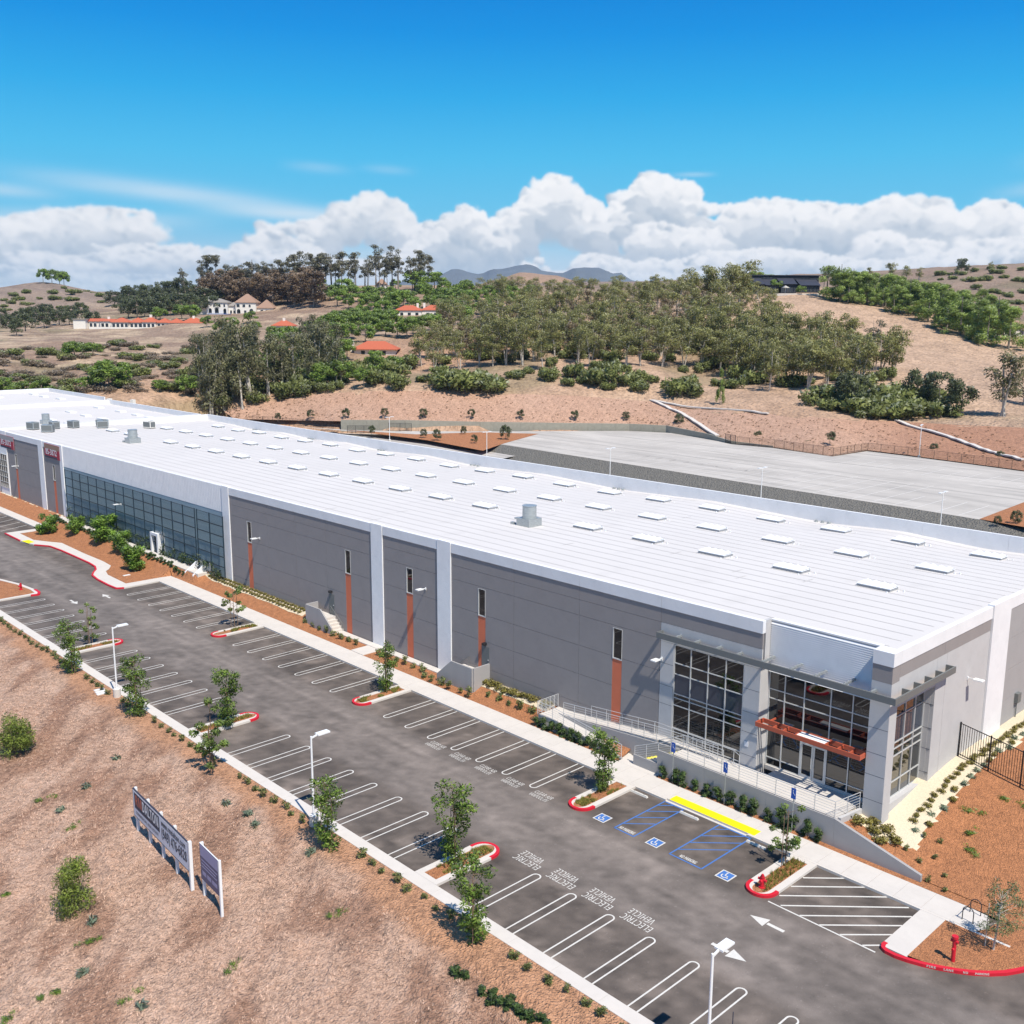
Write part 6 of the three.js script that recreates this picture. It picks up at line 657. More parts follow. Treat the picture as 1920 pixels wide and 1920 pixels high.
    o = { per: 30, leaf: 0.13, aspect: 0.4, col: [0.224, 0.266, 0.084], alt: [0.42, 0.434, 0.154], jit: 0.5 };
  } else if (kind === 'hedge') {             // dark upright shrub against the terrace wall
    for (let k = 0; k < 11; k++) { const z = 0.1 + 0.85 * R(); cl.push([J(0.22) * (1.2 - z * 0.5), J(0.22) * (1.2 - z * 0.5), z, 0.17, 0.2, 0.6 + 0.6 * R()]); } lm.push([[0, 0, 0], [J(0.05), J(0.05), 1.25], 0.02, 0.008]);
    o = { per: 60, leaf: 0.14, aspect: 0.5, col: [0.084, 0.154, 0.042], alt: [0.224, 0.308, 0.091], jit: 0.5 };
  } else if (kind === 'cushion') {           // olive cushion plant in the gravel
    for (let k = 0; k < 6; k++) cl.push([J(0.14), J(0.14), 0.1 + 0.08 * R(), 0.16, 0.12, 0.7 + 0.5 * R()]); lm.push([[0, 0, -0.02], [0, 0, 0.1], 0.02, 0.02]);
    o = { per: 40, leaf: 0.1, aspect: 0.5, col: [0.28, 0.245, 0.056], alt: [0.504, 0.434, 0.112], jit: 0.5 };
  } else if (kind === 'agave') {
    for (let k = 0; k < 1; k++) cl.push([0, 0, 0.12, 0.28, 0.22, 1]); lm.push([[0, 0, -0.02], [0, 0, 0.1], 0.03, 0.03]);
    o = { per: 60, leaf: 0.34, aspect: 0.22, col: [0.224, 0.294, 0.196], alt: [0.392, 0.462, 0.336] };
  } else if (kind === 'grass') {
    for (let k = 0; k < 7; k++) cl.push([J(0.5), J(0.16), 0.06, 0.16, 0.08, 0.7 + 0.5 * R()]); lm.push([[0, 0, -0.02], [0, 0, 0.05], 0.01, 0.01]);
    o = { per: 30, leaf: 0.16, aspect: 0.16, col: [0.196, 0.336, 0.049], alt: [0.364, 0.504, 0.098] };
  }
  return { crown: crownGeo(cl, { ...o, seed: seed * 17 + 3 }), trunk: limbs(lm, kind === 'gum' || kind === 'young' ? 6 : 5), bark };
}
const HEIGHT = { gum: 13, gumbrown: 11, gumdark: 16, ridge: 22, brown: 13, green: 7.5, dark: 10, pine: 10, young: 4.8, sparse: 3.9, airy: 3.6, bush: 2.9, tuft: 2.7, shrub: 1.75, scrub: 1.6, sapling: 0.55, hedge: 1.25, cushion: 0.3, agave: 0.4, grass: 0.2 };
const bank = {};
function plantOne(kind, variant, [u, v, z], h, name, label, category, group, turn = 0, wide = 1, parts = ['trunk', 'crown']) {
  const key = kind + variant; let src = bank[key]; const s = h / HEIGHT[kind];
  if (!src) { const p = protoTree(kind, variant + 1); src = bank[key] = p; }
  const t = thing(name, label, category, [u, v, z], turn, group); t.scale.set(s * wide, s, s * wide);
  meshOf(parts[0], src.trunk, src.bark, t); meshOf(parts[1], src.crown, M.leaf, t); return t;
}
const RP = rng(303);
function planting(list, kind, variants, name, label, category, group, { zf = landZ, wide = 1, sink = 0.2, hmin = 0, parts } = {}) {
  for (const [u, v, h] of list) plantOne(kind, Math.floor(RP() * variants), [u, v, zf(u, v) - sink], Math.max(hmin, h), name, label, category, group, RP() * 6.28, wide * (0.85 + 0.35 * RP()), parts);
}
const FOL = ['stem', 'foliage'];
planting(T_EUC, 'gum', 7, 'eucalyptus_tree', 'loose olive eucalyptus with pale forked stems in the grove behind the rear car park', 'tree', 'eucalyptus grove on the hillside behind the rear car park', { wide: 1.12, hmin: 8 });
planting(T_EUC_BROWN, 'gumbrown', 3, 'eucalyptus_tree', 'thin brownish eucalyptus among the olive trees of the hillside grove', 'tree', 'brownish trees within the hillside grove');
planting(T_DARK_EUC, 'gumdark', 5, 'eucalyptus_tree', 'tall dark drooping eucalyptus in the stand by the gully behind the far warehouse roofs', 'tree', 'dark eucalyptus stand by the gully', { hmin: 10 });
planting(T_PALE_TRUNK, 'ridge', 2, 'eucalyptus_tree', 'tall eucalyptus with a long bare pale trunk rising above the grove', 'tree', 'bare pale-trunked trees in the grove', { wide: 0.8 });
planting(T_GREEN, 'green', 4, 'garden_tree', 'bright green rounded tree among the hillside houses', 'tree', 'green garden trees among the hillside houses', { wide: 1.2 });
planting(T_PINE, 'pine', 4, 'pine_tree', 'bright green pine in the belt along the shoulder of the bare hill', 'tree', 'pines along the shoulder of the bare hill', { wide: 1.3, hmin: 7.5 });
planting(T_RIDGE_EUC, 'ridge', 6, 'eucalyptus_tree', 'tall tufted eucalyptus standing against the clouds on the ridge above the white villa', 'tree', 'tall eucalyptus on the skyline ridge', { hmin: 19 });
planting(T_BROWN_TREE, 'brown', 4, 'brown_tree', 'dusty brown tree beneath the tall eucalyptus of the ridge', 'tree', 'brown trees on the ridge above the white villa', { wide: 1.1 });
planting(T_DARK_TREE, 'dark', 5, 'oak_tree', 'dark green spreading tree on the lower hillsides', 'tree', 'dark trees of the hillsides', { wide: 1.15, hmin: 4.5 });
planting(T_SCRUB, 'scrub', 4, 'scrub_bush', 'dry grey-brown scrub bush on the slope left of the grove', 'bush', 'dry scrub on the slope beyond the far roofs', { wide: 1.5, sink: 0.1, parts: FOL });
planting(T_OLIVE_BUSH, 'shrub', 4, 'olive_bush', 'olive bush dotted over the scrub slope beyond the far roofs', 'bush', 'olive bushes on the scrub slope', { wide: 1.3, sink: 0.1, parts: FOL });
planting(T_BIG_BUSH, 'green', 4, 'green_bush', 'round green bush among the dry scrub beyond the far roofs', 'bush', 'green bushes in the dry scrub', { wide: 1.25, sink: 0.6, parts: FOL });
planting(T_LOW_BUSH, 'shrub', 4, 'shrub', 'low green shrub along the foot of the hillside grove', 'shrub', 'low shrubs at the foot of the grove', { wide: 1.05, sink: 0.2, parts: FOL });
planting(T_UNDERSTORY, 'shrub', 4, 'understory_shrub', 'green shrub growing beneath the eucalyptus of the hillside grove', 'shrub', 'shrubs under the eucalyptus of the grove', { wide: 0.85, parts: FOL });
planting(T_HILL_SCRUB, 'shrub', 4, 'scrub_bush', 'dark scrub bush on the far dry hills', 'bush', 'scrub on the far hills', { wide: 1.2, parts: FOL });
planting(T_VALLEY, 'gum', 7, 'eucalyptus_tree', 'distant olive tree along the top of the grove below the mountains', 'tree', 'trees along the top edge of the grove', { wide: 1.2, hmin: 8 });
[['lone dense tree with a dark crown by the bottom edge of the bare hill', 0], ['slender green tree standing alone on the dirt above the white swale', 2], ['dark tree at the very edge of the grove, farthest along the bare hill', 1]].forEach(([label, k]) => { const [u, v, h] = T_TALL_TREE[k]; plantOne(k === 1 ? 'pine' : 'gumdark', k, [u, v, landZ(u, v) - 0.2], h, 'lone_tree', label, 'tree', undefined, k, k === 1 ? 0.45 : 1.55); });
['round dark tree on the skyline hill beyond the pines', 'first of four thin trees on the skyline right of the black-roofed house', 'second of four thin trees on the skyline right of the black-roofed house', 'third of four thin trees on the skyline right of the black-roofed house', 'fourth of four thin trees on the skyline right of the black-roofed house', 'small tree on the skyline beside the round dark tree', 'feathery tree rising behind the roof of the black-roofed house', 'tree with bare tufts at the end of the black-roofed house', 'thin grey tree at the other end of the black-roofed house'].forEach((label, k) => { const t = T_SKY_TREE[k]; if (t) plantOne(k === 0 ? 'dark' : k > 5 ? 'ridge' : 'gum', k % 5, [t[0], t[1], landZ(t[0], t[1]) - 0.4], Math.max(6, t[2]), 'skyline_tree', label, 'tree', undefined, k, 1.1); });
['first of the four trees crowning the bare hilltop', 'second of the four trees crowning the bare hilltop', 'third of the four trees crowning the bare hilltop', 'last of the four trees crowning the bare hilltop'].forEach((label, k) => { const [u, v, h] = T_HILLTOP_TREE[k]; plantOne('green', k, [u, v, landZ(u, v) - 1.2], 12.5, 'hilltop_tree', label, 'tree', undefined, k, 0.82); });
SHRUBS.forEach(([u, v, z, h], k) => plantOne('dark', k % 5, [u, v, z - 0.1], h, 'young_shrub', 'young round shrub, ' + ORD[k] + ' along the bare cut slope from the gully', 'shrub', 'young shrubs planted along the cut slope', k, 1.0, FOL));
PATCH_SHRUBS.forEach(([u, v, z, h], k) => plantOne('dark', (k + 2) % 5, [u, v, z], h, 'young_shrub', k < 6 ? 'small leafy shrub on the orange mulch patch by the rear driveway, ' + ORD[k] + ' from the gate' : ['low green shrub by the end of the rear yard', 'rounded green shrub on the mound beside the rear car park'][k - 6], 'shrub', undefined, k, 0.9, FOL));
// ---------------------------------------------------------------- trees of the parking lot, each tied between two stakes
const LOT_TREES = [['young', -87.8, 31.0, 4.9, 'leafy young tree beside the near kerb, the one farthest from the board signs'], ['young', -74.7, 31.1, 5.0, 'slim young tree beside the near kerb just past the lamp post with the white pedestal'], ['sparse', -61.7, 30.7, 5.4, 'young tree with a bare staked middle and a bushy foot beside the near kerb'], ['young', -47.6, 30.7, 4.6, 'young tree close beside the middle lamp post on the near kerb'], ['young', -34.7, 30.8, 4.7, 'young tree with a full foot at the near kerb opposite the electric vehicle stalls'], ['sparse', -95.1, 35.4, 3.9, 'thin young tree with a small round head on the far island of the near row'], ['young', -67.9, 35.2, 4.9, 'tall slim young tree on the middle island of the near row'], ['young', -41.2, 35.2, 5.0, 'bright leafy young tree on the island beside the electric vehicle stalls'], ['sparse', -90.7, 48.3, 4.4, 'spindly young tree on the island nearest the planted screen'], ['young', -65.7, 48.6, 4.3, 'dense young tree on the middle island by the long sidewalk'], ['young', -41.2, 48.2, 4.5, 'young tree with broad bright leaves on the island by the ramp'], ['sparse', -27.8, 48.9, 3.8, 'very sparse young tree tied to stakes on the island with the hydrant']];
LOT_TREES.forEach(([kind, u, v, h, label], k) => { const t = plantOne(kind, k % 4 + 10, [u, v, 0.08], h, 'young_tree', label, 'tree', undefined, k * 1.3, kind === 'young' ? 1.15 : 1.15); const s = h / HEIGHT[kind]; for (const d of [-0.28, 0.28]) new B().tube([d / s, 0.1, -0.2], [d / s, 0.1, 3.3 / s], 0.022, 0.018, 6).build('stake', M.bark, t); });
{ const t = plantOne('airy', 1, [-16.3, 49.5, 0.14], 3.6, 'corner_tree', 'airy grey-green tree staked on the mulch corner by the bicycle rack', 'tree', undefined, 0.5); new B().tube([-0.35, 0.2, -0.1], [-0.35, 0.2, 2.4], 0.03, 0.025, 6).build('stake', M.paleBark, t); }
{ const p = thing('tree_stake', 'thin dark tree stake standing at the near kerb by the bottom lamp post', 'stake', [-19.6, 31.2, 0.05]); new B().tube([0, 0, -0.2], [0, 0, 4.3], 0.025, 0.02, 6).build('pole', M.signText, p); new B().box(-0.05, 0.05, -0.03, 0.03, 2.4, 2.46, true).build('tie', M.black, p); }
plantOne('bush', 1, [-76.8, 22.6, drySlope(-76.8, 22.6)], 3.1, 'green_bush', 'round bright green bush on the dry slope nearest the lamp with the white pedestal', 'bush', undefined, 0, 1.25, FOL);
plantOne('bush', 2, [-54.6, 18.3, drySlope(-54.6, 18.3)], 3.2, 'green_bush', 'olive green bush on the dry slope in front of the board signs', 'bush', undefined, 2, 0.92, FOL);
['bushy green shrub beside the far stalls, first in the bulb-out bed', 'bushy green shrub second in the bulb-out bed', 'tallest green shrub in the bulb-out bed', 'smaller darker shrub fourth in the bulb-out bed', 'full green shrub last in the bulb-out bed towards the white steps'].forEach((label, k) => { const [u, v, h] = [[-147.5, 50.2, 2.7], [-142.1, 52.0, 2.5], [-133.9, 52.7, 3.5], [-127.0, 52.2, 2.6], [-119.1, 50.7, 3.0]][k]; plantOne('tuft', k, [u, v, 0.13 + sstep(49.5, 53.2, v) - 0.05], h, 'green_shrub', label, 'shrub', undefined, k, 1.25, FOL); });
// ---------------------------------------------------------------- rows of small plants
{ const R = rng(9); let n = 0;
  for (let u = -135; u < -24; u += 1.18) { if (LOT_TREES.some((t) => t[2] < 32 && Math.abs(t[1] - u) < 1.3) || Math.abs(u + 79.7) < 1 || Math.abs(u + 50.4) < 0.8) continue; plantOne('sapling', n++ % 4, [u + (R() - 0.5) * 0.3, 31.35 + (R() - 0.5) * 0.3, drySlope(u, 31.4)], 0.36 + 0.25 * R(), 'kerb_plant', 'small green plant in the evenly spaced row on the mulch beside the near kerb', 'plant', 'row of small plants beside the near kerb', R() * 6, 1.3, FOL); }
  for (let u = -86; u < -45.5; u += 1.25) if (Math.abs(u + 75.3) > 1.3 && (u < -66 || u > -59 || true) && u < -53 && (u < -64.5 || true)) plantOne('sapling', n++ % 4, [u, (u > -66.2 && u < -59 ? 52.75 : 53.7) + (R() - 0.5) * 0.25, bedZ(u, 53.5)], 0.5 + 0.25 * R(), 'bed_plant', 'small green plant in the row along the mulch bed below the grey wall', 'plant', 'row of small plants in the bed below the grey wall', R() * 6, 1.2, FOL);
  for (let u = -152; u < -111; u += 0.95) plantOne('hedge', n++ % 5, [u, 52.85 + (R() - 0.5) * 0.2, bedZ(u, 52.9) - 0.1], 0.55 + 0.6 * R(), 'bed_shrub', 'low green shrub in the row at the foot of the planted screen walk', 'shrub', 'row of low shrubs beside the planted screen walk', R() * 6, 1.3, FOL);
  for (let u = -51.9; u < -44.6; u += 0.74) plantOne('hedge', n++ % 5, [u, 52.68 + (R() - 0.5) * 0.1, 0.12], 0.85 + 0.35 * R(), 'ramp_shrub', 'dark green shrub in the close row below the ramp railing', 'shrub', 'row of shrubs below the ramp railing', R() * 6, 1.3, FOL);
  for (let u = -39.7; u < -27.6; u += 0.92) plantOne('hedge', n++ % 5, [u + (R() - 0.5) * 0.3, 52.72, 0.12], 0.9 + 0.5 * R(), 'terrace_shrub', 'dark upright shrub in the row against the grey terrace wall', 'shrub', 'row of shrubs against the terrace wall', R() * 6, 1.15, FOL);
  for (let u = -107.6; u < -88; u += 0.62) for (const v of [54.45, 54.95]) plantOne('cushion', n++ % 3, [u + (v > 54.7 ? 0.3 : 0), v, bedZ(u, v) + 0.02], 0.3, 'cushion_plant', 'olive cushion plant in the double row on pale gravel near the white steps', 'plant', 'double row of cushion plants on the gravel near the white steps', R() * 6, 1, FOL);
  for (const [u, v] of [[-60.3, 54.6], [-59.8, 54.9], [-59.3, 54.7], [-58.9, 54.9], [-58.1, 54.6], [-57.6, 54.6], [-56.9, 54.7], [-56.5, 54.75], [-55.9, 54.8], [-55.1, 54.9], [-54.4, 54.9], [-53.2, 54.95], [-52.9, 54.8]]) plantOne('cushion', n++ % 3, [u, v, bedZ(u, v) + 0.02], 0.4, 'cushion_plant', 'olive cushion plant on the short gravel strip by the ramp', 'plant', 'cushion plants on the gravel strip by the ramp', R() * 6, 1.5, FOL);
  for (let v = 57.2; v < 92; v += 0.62) plantOne('cushion', n++ % 3, [-24.2 + (R() - 0.5) * 0.16, v, sideZ(-24.2, v) + 0.03], 0.28, 'cushion_plant', 'olive cushion plant in the row along the end wall', 'plant', 'row of cushion plants along the end wall', R() * 6, 1 + 0.3 * R(), FOL);
  for (let v = 56.6; v < 80; v += 1.0) { const big = R() > 0.5; plantOne(big ? 'agave' : 'cushion', n++ % 3, [-23.45 + (R() - 0.5) * 0.5, v, sideZ(-23.4, v) + 0.02], 0.34, 'gravel_plant', 'small plant scattered at the outer edge of the gravel along the end wall', 'plant', 'plants at the outer edge of the end wall gravel', R() * 6, 1, FOL); }
  [[-26.3, 54.25, 'beside the terrace rail'], [-25.75, 55.0, 'touching the foot of the corner pier'], [-25.2, 54.3, 'in the middle of the gravel corner'], [-24.7, 55.15, 'at the outer side of the corner pier'], [-24.5, 53.9, 'nearest the mulch in the gravel corner'], [-24.0, 54.7, 'at the outermost end of the gravel corner']].forEach(([u, v, w], k) => plantOne('cushion', k % 3, [u, v, sideZ(u, v) + 0.02], 0.45, 'gravel_shrub', 'rounded olive shrub on pale gravel ' + w, 'shrub', undefined, k, 1.3, FOL));
  for (const [u, v] of [[-23.3, 54.6], [-22.4, 54.35], [-21.3, 53.2], [-20.2, 52.9], [-23.1, 56.5], [-22.3, 56.8], [-21.9, 55.4], [-20.8, 54.2]]) plantOne('sapling', n++ % 4, [u, v, sideZ(u, v)], 0.35, 'slope_plant', 'tiny green plant on the bare mulch slope beside the terrace wall', 'plant', 'tiny plants on the mulch slope', R() * 6, 1.2, FOL);
  [[-22.0, 60.5, 'nearest the iron fence'], [-21.3, 58.9, 'in the middle of the slope'], [-20.6, 57.3, 'lowest on the slope'], [-20.4, 62.6, 'just below the iron fence']].forEach(([u, v, w], k) => plantOne('grass', k, [u, v, sideZ(u, v)], 0.22, 'grass_patch', 'bright green grass patch on the mulch slope ' + w, 'grass', undefined, 0.3 + k, 1.4, FOL));
  for (const [u, v] of [[-69.1, 27], [-54.6, 29.4], [-53.1, 29], [-57, 29.1], [-52.4, 18.5], [-49, 16.6], [-44.2, 17.6], [-67.1, 24], [-47.9, 29.7], [-65.8, 21.8]]) plantOne('agave', n++ % 3, [u, v, drySlope(u, v)], 0.42, 'agave_plant', 'grey-green agave rosette scattered on the dry slope', 'plant', 'agave rosettes on the dry slope', R() * 6, 1.1, FOL);
  for (const [u, v] of [[-63, 21.6], [-48.6, 14.8], [-51, 17.8], [-45.3, 17.6], [-43, 21.9], [-59.1, 15.9], [-48.7, 12.8], [-68.1, 21.6], [-42, 27.6]]) plantOne('grass', n++ % 4, [u, v, drySlope(u, v)], 0.24, 'grass_patch', 'small green weed patch sprouting on the dry slope', 'grass', 'green weeds on the dry slope', R() * 6, 1.1, FOL);
  for (const [u, v] of [[-33.9, 28.9], [-33.6, 28.8], [-33.2, 28.9], [-31.7, 28.8], [-31.3, 29], [-31, 28.7], [-30.6, 28.9], [-30.3, 29.2], [-30, 28.9], [-29.6, 29.1], [-29.2, 29], [-28.8, 29.1], [-28.3, 29.3], [-27.8, 29.2]]) plantOne('hedge', n++ % 5, [u, v, drySlope(u, v) - 0.1], 0.55, 'ground_cover_plant', 'dark green spreading plant in the patch at the foot of the dry slope', 'plant', 'dark spreading plants on the dry slope', R() * 6, 2.0, FOL);
}
// ================================================================ planter islands
function island(label, uc, vBase, vTip, w = 1.75, redEnd = true) {
  const d = Math.sign(vTip - vBase), r = w / 2, t = thing('planter_island', label, 'planter', [uc, vBase, 0]), len = Math.abs(vTip - vBase), S = (x, y) => [x, y * d];
  const outline = (o, y0) => { const p = [S(-r + o, y0), S(-r + o, len - r)], n = 12; for (let k = 1; k < n; k++) { const a = Math.PI - (k / n) * Math.PI; p.push(S(Math.cos(a) * (r - o), len - r + Math.sin(a) * (r - o))); } p.push(S(r - o, len - r), S(r - o, y0)); return p; };
  const tip = []; for (let k = 0; k <= 14; k++) { const a = Math.PI * 1.0 - (k / 14) * Math.PI; tip.push([Math.cos(a), Math.sin(a)]); }
  const hole = (() => { const p = [S(-r + 0.42, 0.35), S(-r + 0.42, len - r)], q = r - 0.2; for (let k = 1; k < 10; k++) { const a = Math.PI - (k / 10) * Math.PI; p.push(S(Math.cos(a) * (r - 0.42), len - r + Math.sin(a) * q)); } p.push(S(r - 0.42, len - r), S(r - 0.42, 0.35)); return p; })();
  new B().prism(outline(0, 0), -0.1, 0.15, [hole]).build('kerb', M.kerb, t);
  new B().sheet(hole, 0.11).build('mulch', M.mulch, t);
  if (redEnd) { const b = new B(), o = 0.008, y0 = -0.25; const arc = tip.map(([x, y]) => S(x * (r + o), len - r + y * (r + o))), inr = tip.map(([x, y]) => S(x * (r - 0.2), len - r + y * (r - 0.19))); arc.unshift(S(-(r + o), len - r + y0)); arc.push(S(r + o, len - r + y0)); inr.unshift(S(-(r - 0.2), len - r + y0)); inr.push(S(r - 0.2, len - r + y0)); b.prism([...arc, ...inr.reverse()], 0, 0.158).build('red_kerb', M.red, t); }
  const R = rng(Math.round(uc * 10) ^ 77), bl = new B(); bl.c = null; for (let k = 0; k < 4; k++) { const a = R() * 6.28; bl.tri([-0.012, 0, 0], [0.012, 0, 0], [Math.cos(a) * 0.07, Math.sin(a) * 0.07, 0.16]); }
  const N = 420, im = new THREE.InstancedMesh(bl.geo(), plain(1, 1, 1, 1), N), m = new THREE.Matrix4(), q = new THREE.Quaternion(), up = new THREE.Vector3(0, 1, 0), c = new THREE.Color(); let n = 0;
  for (let k = 0; k < N * 4 && n < N; k++) { const x = (R() - 0.5) * 2 * (r - 0.46), y = 0.42 + R() * (len - 1.0); if (fbm(x * 1.4 + uc, y * 1.1, 3, 41) < 0.46) continue; const s = 0.8 + 0.9 * R(); im.setMatrixAt(n, m.compose(P(x, y * d, 0.105), q.setFromAxisAngle(up, R() * 6.28), new THREE.Vector3(s, s, s))); const k2 = 0.8 + 0.5 * R(); im.setColorAt(n, c.setRGB(0.2 * k2, 0.19 * k2, 0.035 * k2)); n++; } im.count = n; im.name = numbered('grass'); im.userData.kind = 'stuff'; im.castShadow = true; t.add(im);
}
island('red-tipped planter island at the far end of the near row of stalls', -93.9, 32.81, 38.1, 1.75); island('red-tipped planter island in the middle of the near row of stalls', -68.7, 32.81, 38.2, 1.75); island('red-tipped planter island beside the electric vehicle stalls', -41.0, 32.81, 38.2, 1.9);
island('red-tipped planter island nearest the planted screen by the sidewalk', -89.3, 50.28, 45.05); island('red-tipped planter island with the dense young tree by the sidewalk', -65.3, 50.28, 45.05); island('red-tipped planter island with broad-leaved tree beside the accessible stalls', -41.0, 50.28, 45.05, 1.8); island('red-tipped planter island holding a red hydrant by the striped corner', -27.45, 50.28, 45.05, 1.8);
{ const t = thing('planter_island', 'teardrop planter island with hydrant at the far end of the near row', 'planter', [-128, 36, 0]), o = [[0, -3.2], [0, 0.3], [3, 1.2], [6.2, 2.0], [9.5, 2.35], [11.3, 2.3], [12.1, 1.95], [11.9, 1.2], [11.8, -3.2]], h = [[0.4, -2.9], [0.4, 0], [3, 0.8], [6.2, 1.6], [9.5, 1.95], [11.2, 1.85], [11.4, 1.2], [11.4, -2.9]]; new B().prism(o, -0.1, 0.15, [h]).build('kerb', M.kerb, t); new B().sheet(h, 0.11).build('mulch', M.mulch, t); const b = new B(); for (const [a, c] of [[[9.8, 2.36], [11.3, 2.31]], [[11.3, 2.31], [12.11, 1.96]], [[12.11, 1.96], [11.91, 1.2]]]) b.beam([a[0], a[1], 0.08], [c[0], c[1], 0.08], 0.3, 0.165); b.build('red_kerb', M.red, t); }
// ================================================================ lamp posts
function lampPost(label, [u, v, z], h, ped, twin, turn = 0) {
  const t = thing('lamp_post', label, 'lamp post', [u, v, z], turn);
  new B().tube([0, 0, -0.3], [0, 0, ped], 0.3, 0.3, 16).build('pedestal', M.kerb, t); new B().box(-0.16, 0.16, -0.16, 0.16, ped, ped + 0.03).build('base_plate', M.whiteMetal, t);
  new B().tube([0, 0, ped + 0.03], [0, 0, h], 0.075, 0.06, 8).build('pole', M.whiteMetal, t);
  for (const s of twin ? [-1, 1] : [1]) { new B().beam([0, 0, h - 0.12], [0, s * 0.45, h - 0.02], 0.07, 0.09).build('arm', M.whiteMetal, t); const b = new B(); const y0 = s * 0.4, y1 = s * 1.25, z0 = h - 0.04; b.box(-0.21, 0.21, Math.min(y0, y1), Math.max(y0, y1), z0, z0 + 0.09, true).build('lamp_head', M.whiteMetal, t); new B().box(-0.17, 0.17, Math.min(y0, y1) + 0.12, Math.max(y0, y1) - 0.1, z0 - 0.02, z0 - 0.002, true).build('lens', M.alu, t); }
  return t;
}
lampPost('white lamp post on a white pedestal at the near kerb, farthest of three', [-79.75, 31.6, 0.05], 6.05, 0.75, false); lampPost('white lamp post in the middle of the near kerb behind a young tree', [-50.45, 31.6, 0.05], 5.95, 0.75, false); lampPost('white lamp post at the bottom of the near kerb opposite the striped corner', [-20.95, 31.6, 0.05], 6.0, 0.75, false);
[[-196, 147.4], [-162, 148], [-126.6, 147.8], [-93.3, 148.3], [-62.2, 147.6]].forEach(([u, v], k) => lampPost('thin white double-headed lamp post in the rear yard, ' + ORD[k] + ' from the gate', [u, v, k ? -0.2 : 0.4], 6.1, 0.7, true)); lampPost('white lamp post at the back fence of the rear car park', [-97, 216, 1.0], 7.0, 0.4, true, 0.3); lampPost('white lamp post at the edge of the gully behind the far roofs', [-262, 144, 2.5], 4.5, 0.3, true);
// ================================================================ entrance terrace, ramp and steps
const FF = 1.86;
{ const t = thing('entrance_terrace', 'raised concrete terrace with grey retaining wall in front of the glazed entrance', 'terrace', [-34, 53, 0]), u = (x) => x + 34, v = (y) => y - 53;
  for (let k = 0; k < 6; k++) for (let j = 0; j < 2; j++) { const a = -39.3 + k * 2.06, b = a + 2.05, c = j ? 54.56 : 53.02, d = j ? (a > -34.1 && b < -26.4 ? 56.25 : 55.26) : 54.55; new B().box(u(a), u(Math.min(b, -26.98)), v(c), v(d), -0.2, FF).build('paving_slab', M.terrace, t); }
  for (const [a, b] of [[-40.35, -36.4], [-36.39, -31.7], [-31.69, -27.0]]) new B().prism([[u(a), v(52.86)], [u(b), v(52.86)], [u(b), v(53.01)], [u(a), v(53.01)]], -0.1, a < -40 ? FF + 0.06 : FF + 0.06).build('retaining_wall', M.mid, t);
  // wing wall that steps down along the walk
  { const b = new B(), zA = FF + 0.06; for (const [a, c, za, zc] of [[-26.99, -21.6, zA, 0.55]]) { const y0 = v(52.86), y1 = v(53.06), x0 = u(a), x1 = u(c); b.quad([x0, y0, -0.1], [x1, y0, -0.1], [x1, y0, zc], [x0, y0, za]).quad([x1, y1, -0.1], [x0, y1, -0.1], [x0, y1, za], [x1, y1, zc]).quad([x0, y0, za], [x1, y0, zc], [x1, y1, zc], [x0, y1, za]).quad([x1, y0, -0.1], [x1, y1, -0.1], [x1, y1, zc], [x1, y0, zc]).quad([x0, y1, -0.1], [x0, y0, -0.1], [x0, y0, za], [x0, y1, za]); } b.build('wing_wall', M.mid, t); }
  new B().prism([[u(-26.98), v(53.2)], [u(-26.78), v(53.2)], [u(-26.5), v(55.27)], [u(-26.7), v(55.27)]], 0, FF + 0.06).build('return_wall', M.light, t);
  for (let k = 0; k < 10; k++) { const z = Zk + (k + 1) * (FF - Zk) / 11, a = -42.3 + k * 0.3; const s = new B().box(u(a), u(-39.31), v(53.03), v(54.35), k ? Zk + k * (FF - Zk) / 11 : -0.1, z, false).build('step', M.terrace, t); new B().box(u(a) + 0.002, u(a) + 0.06, v(53.05), v(54.33), z + 0.001, z + 0.006, true).build('nosing', M.yellow, s); }
  new B().prism([[u(-42.45), v(52.86)], [u(-40.36), v(52.86)], [u(-40.36), v(53.01)], [u(-42.45), v(53.01)]], -0.1, 0.9).build('retaining_wall', M.mid, t);
}
{ const t = thing('access_ramp', 'concrete switchback ramp with grey side wall beside the grey facade', 'ramp', [-47, 54, 0]), u = (x) => x + 47, v = (y) => y - 54;
  const slope = (b, x0, x1, y0, y1, z0, z1) => { b.quad([x0, y0, z0], [x1, y0, z1], [x1, y1, z1], [x0, y1, z0]).quad([x0, y0, -0.1], [x1, y0, -0.1], [x1, y0, z1], [x0, y0, z0]).quad([x1, y1, -0.1], [x0, y1, -0.1], [x0, y1, z0], [x1, y1, z1]).quad([x1, y0, -0.1], [x1, y1, -0.1], [x1, y1, z1], [x1, y0, z1]).quad([x0, y1, -0.1], [x0, y0, -0.1], [x0, y0, z0], [x0, y1, z0]); return b; };
  slope(new B(), u(-50.4), u(-43.5), v(52.95), v(54.0), 0.98, 0.16).build('lower_run', M.terrace, t); new B().box(u(-52.0), u(-50.41), v(52.95), v(55.26), -0.1, 0.98).build('landing', M.terrace, t); slope(new B(), u(-50.4), u(-41.4), v(54.16), v(55.26), 0.98, FF).build('upper_run', M.terrace, t); new B().box(u(-41.39), u(-39.32), v(54.4), v(55.26), -0.1, FF).build('landing', M.terrace, t);
  slope(new B(), u(-50.4), u(-39.4), v(54.01), v(54.15), 1.05, FF + 0.06).build('side_wall', M.mid, t); new B().box(u(-52.1), u(-43.5), v(52.8), v(52.94), -0.1, 0.25).build('edge_wall', M.mid, t); }
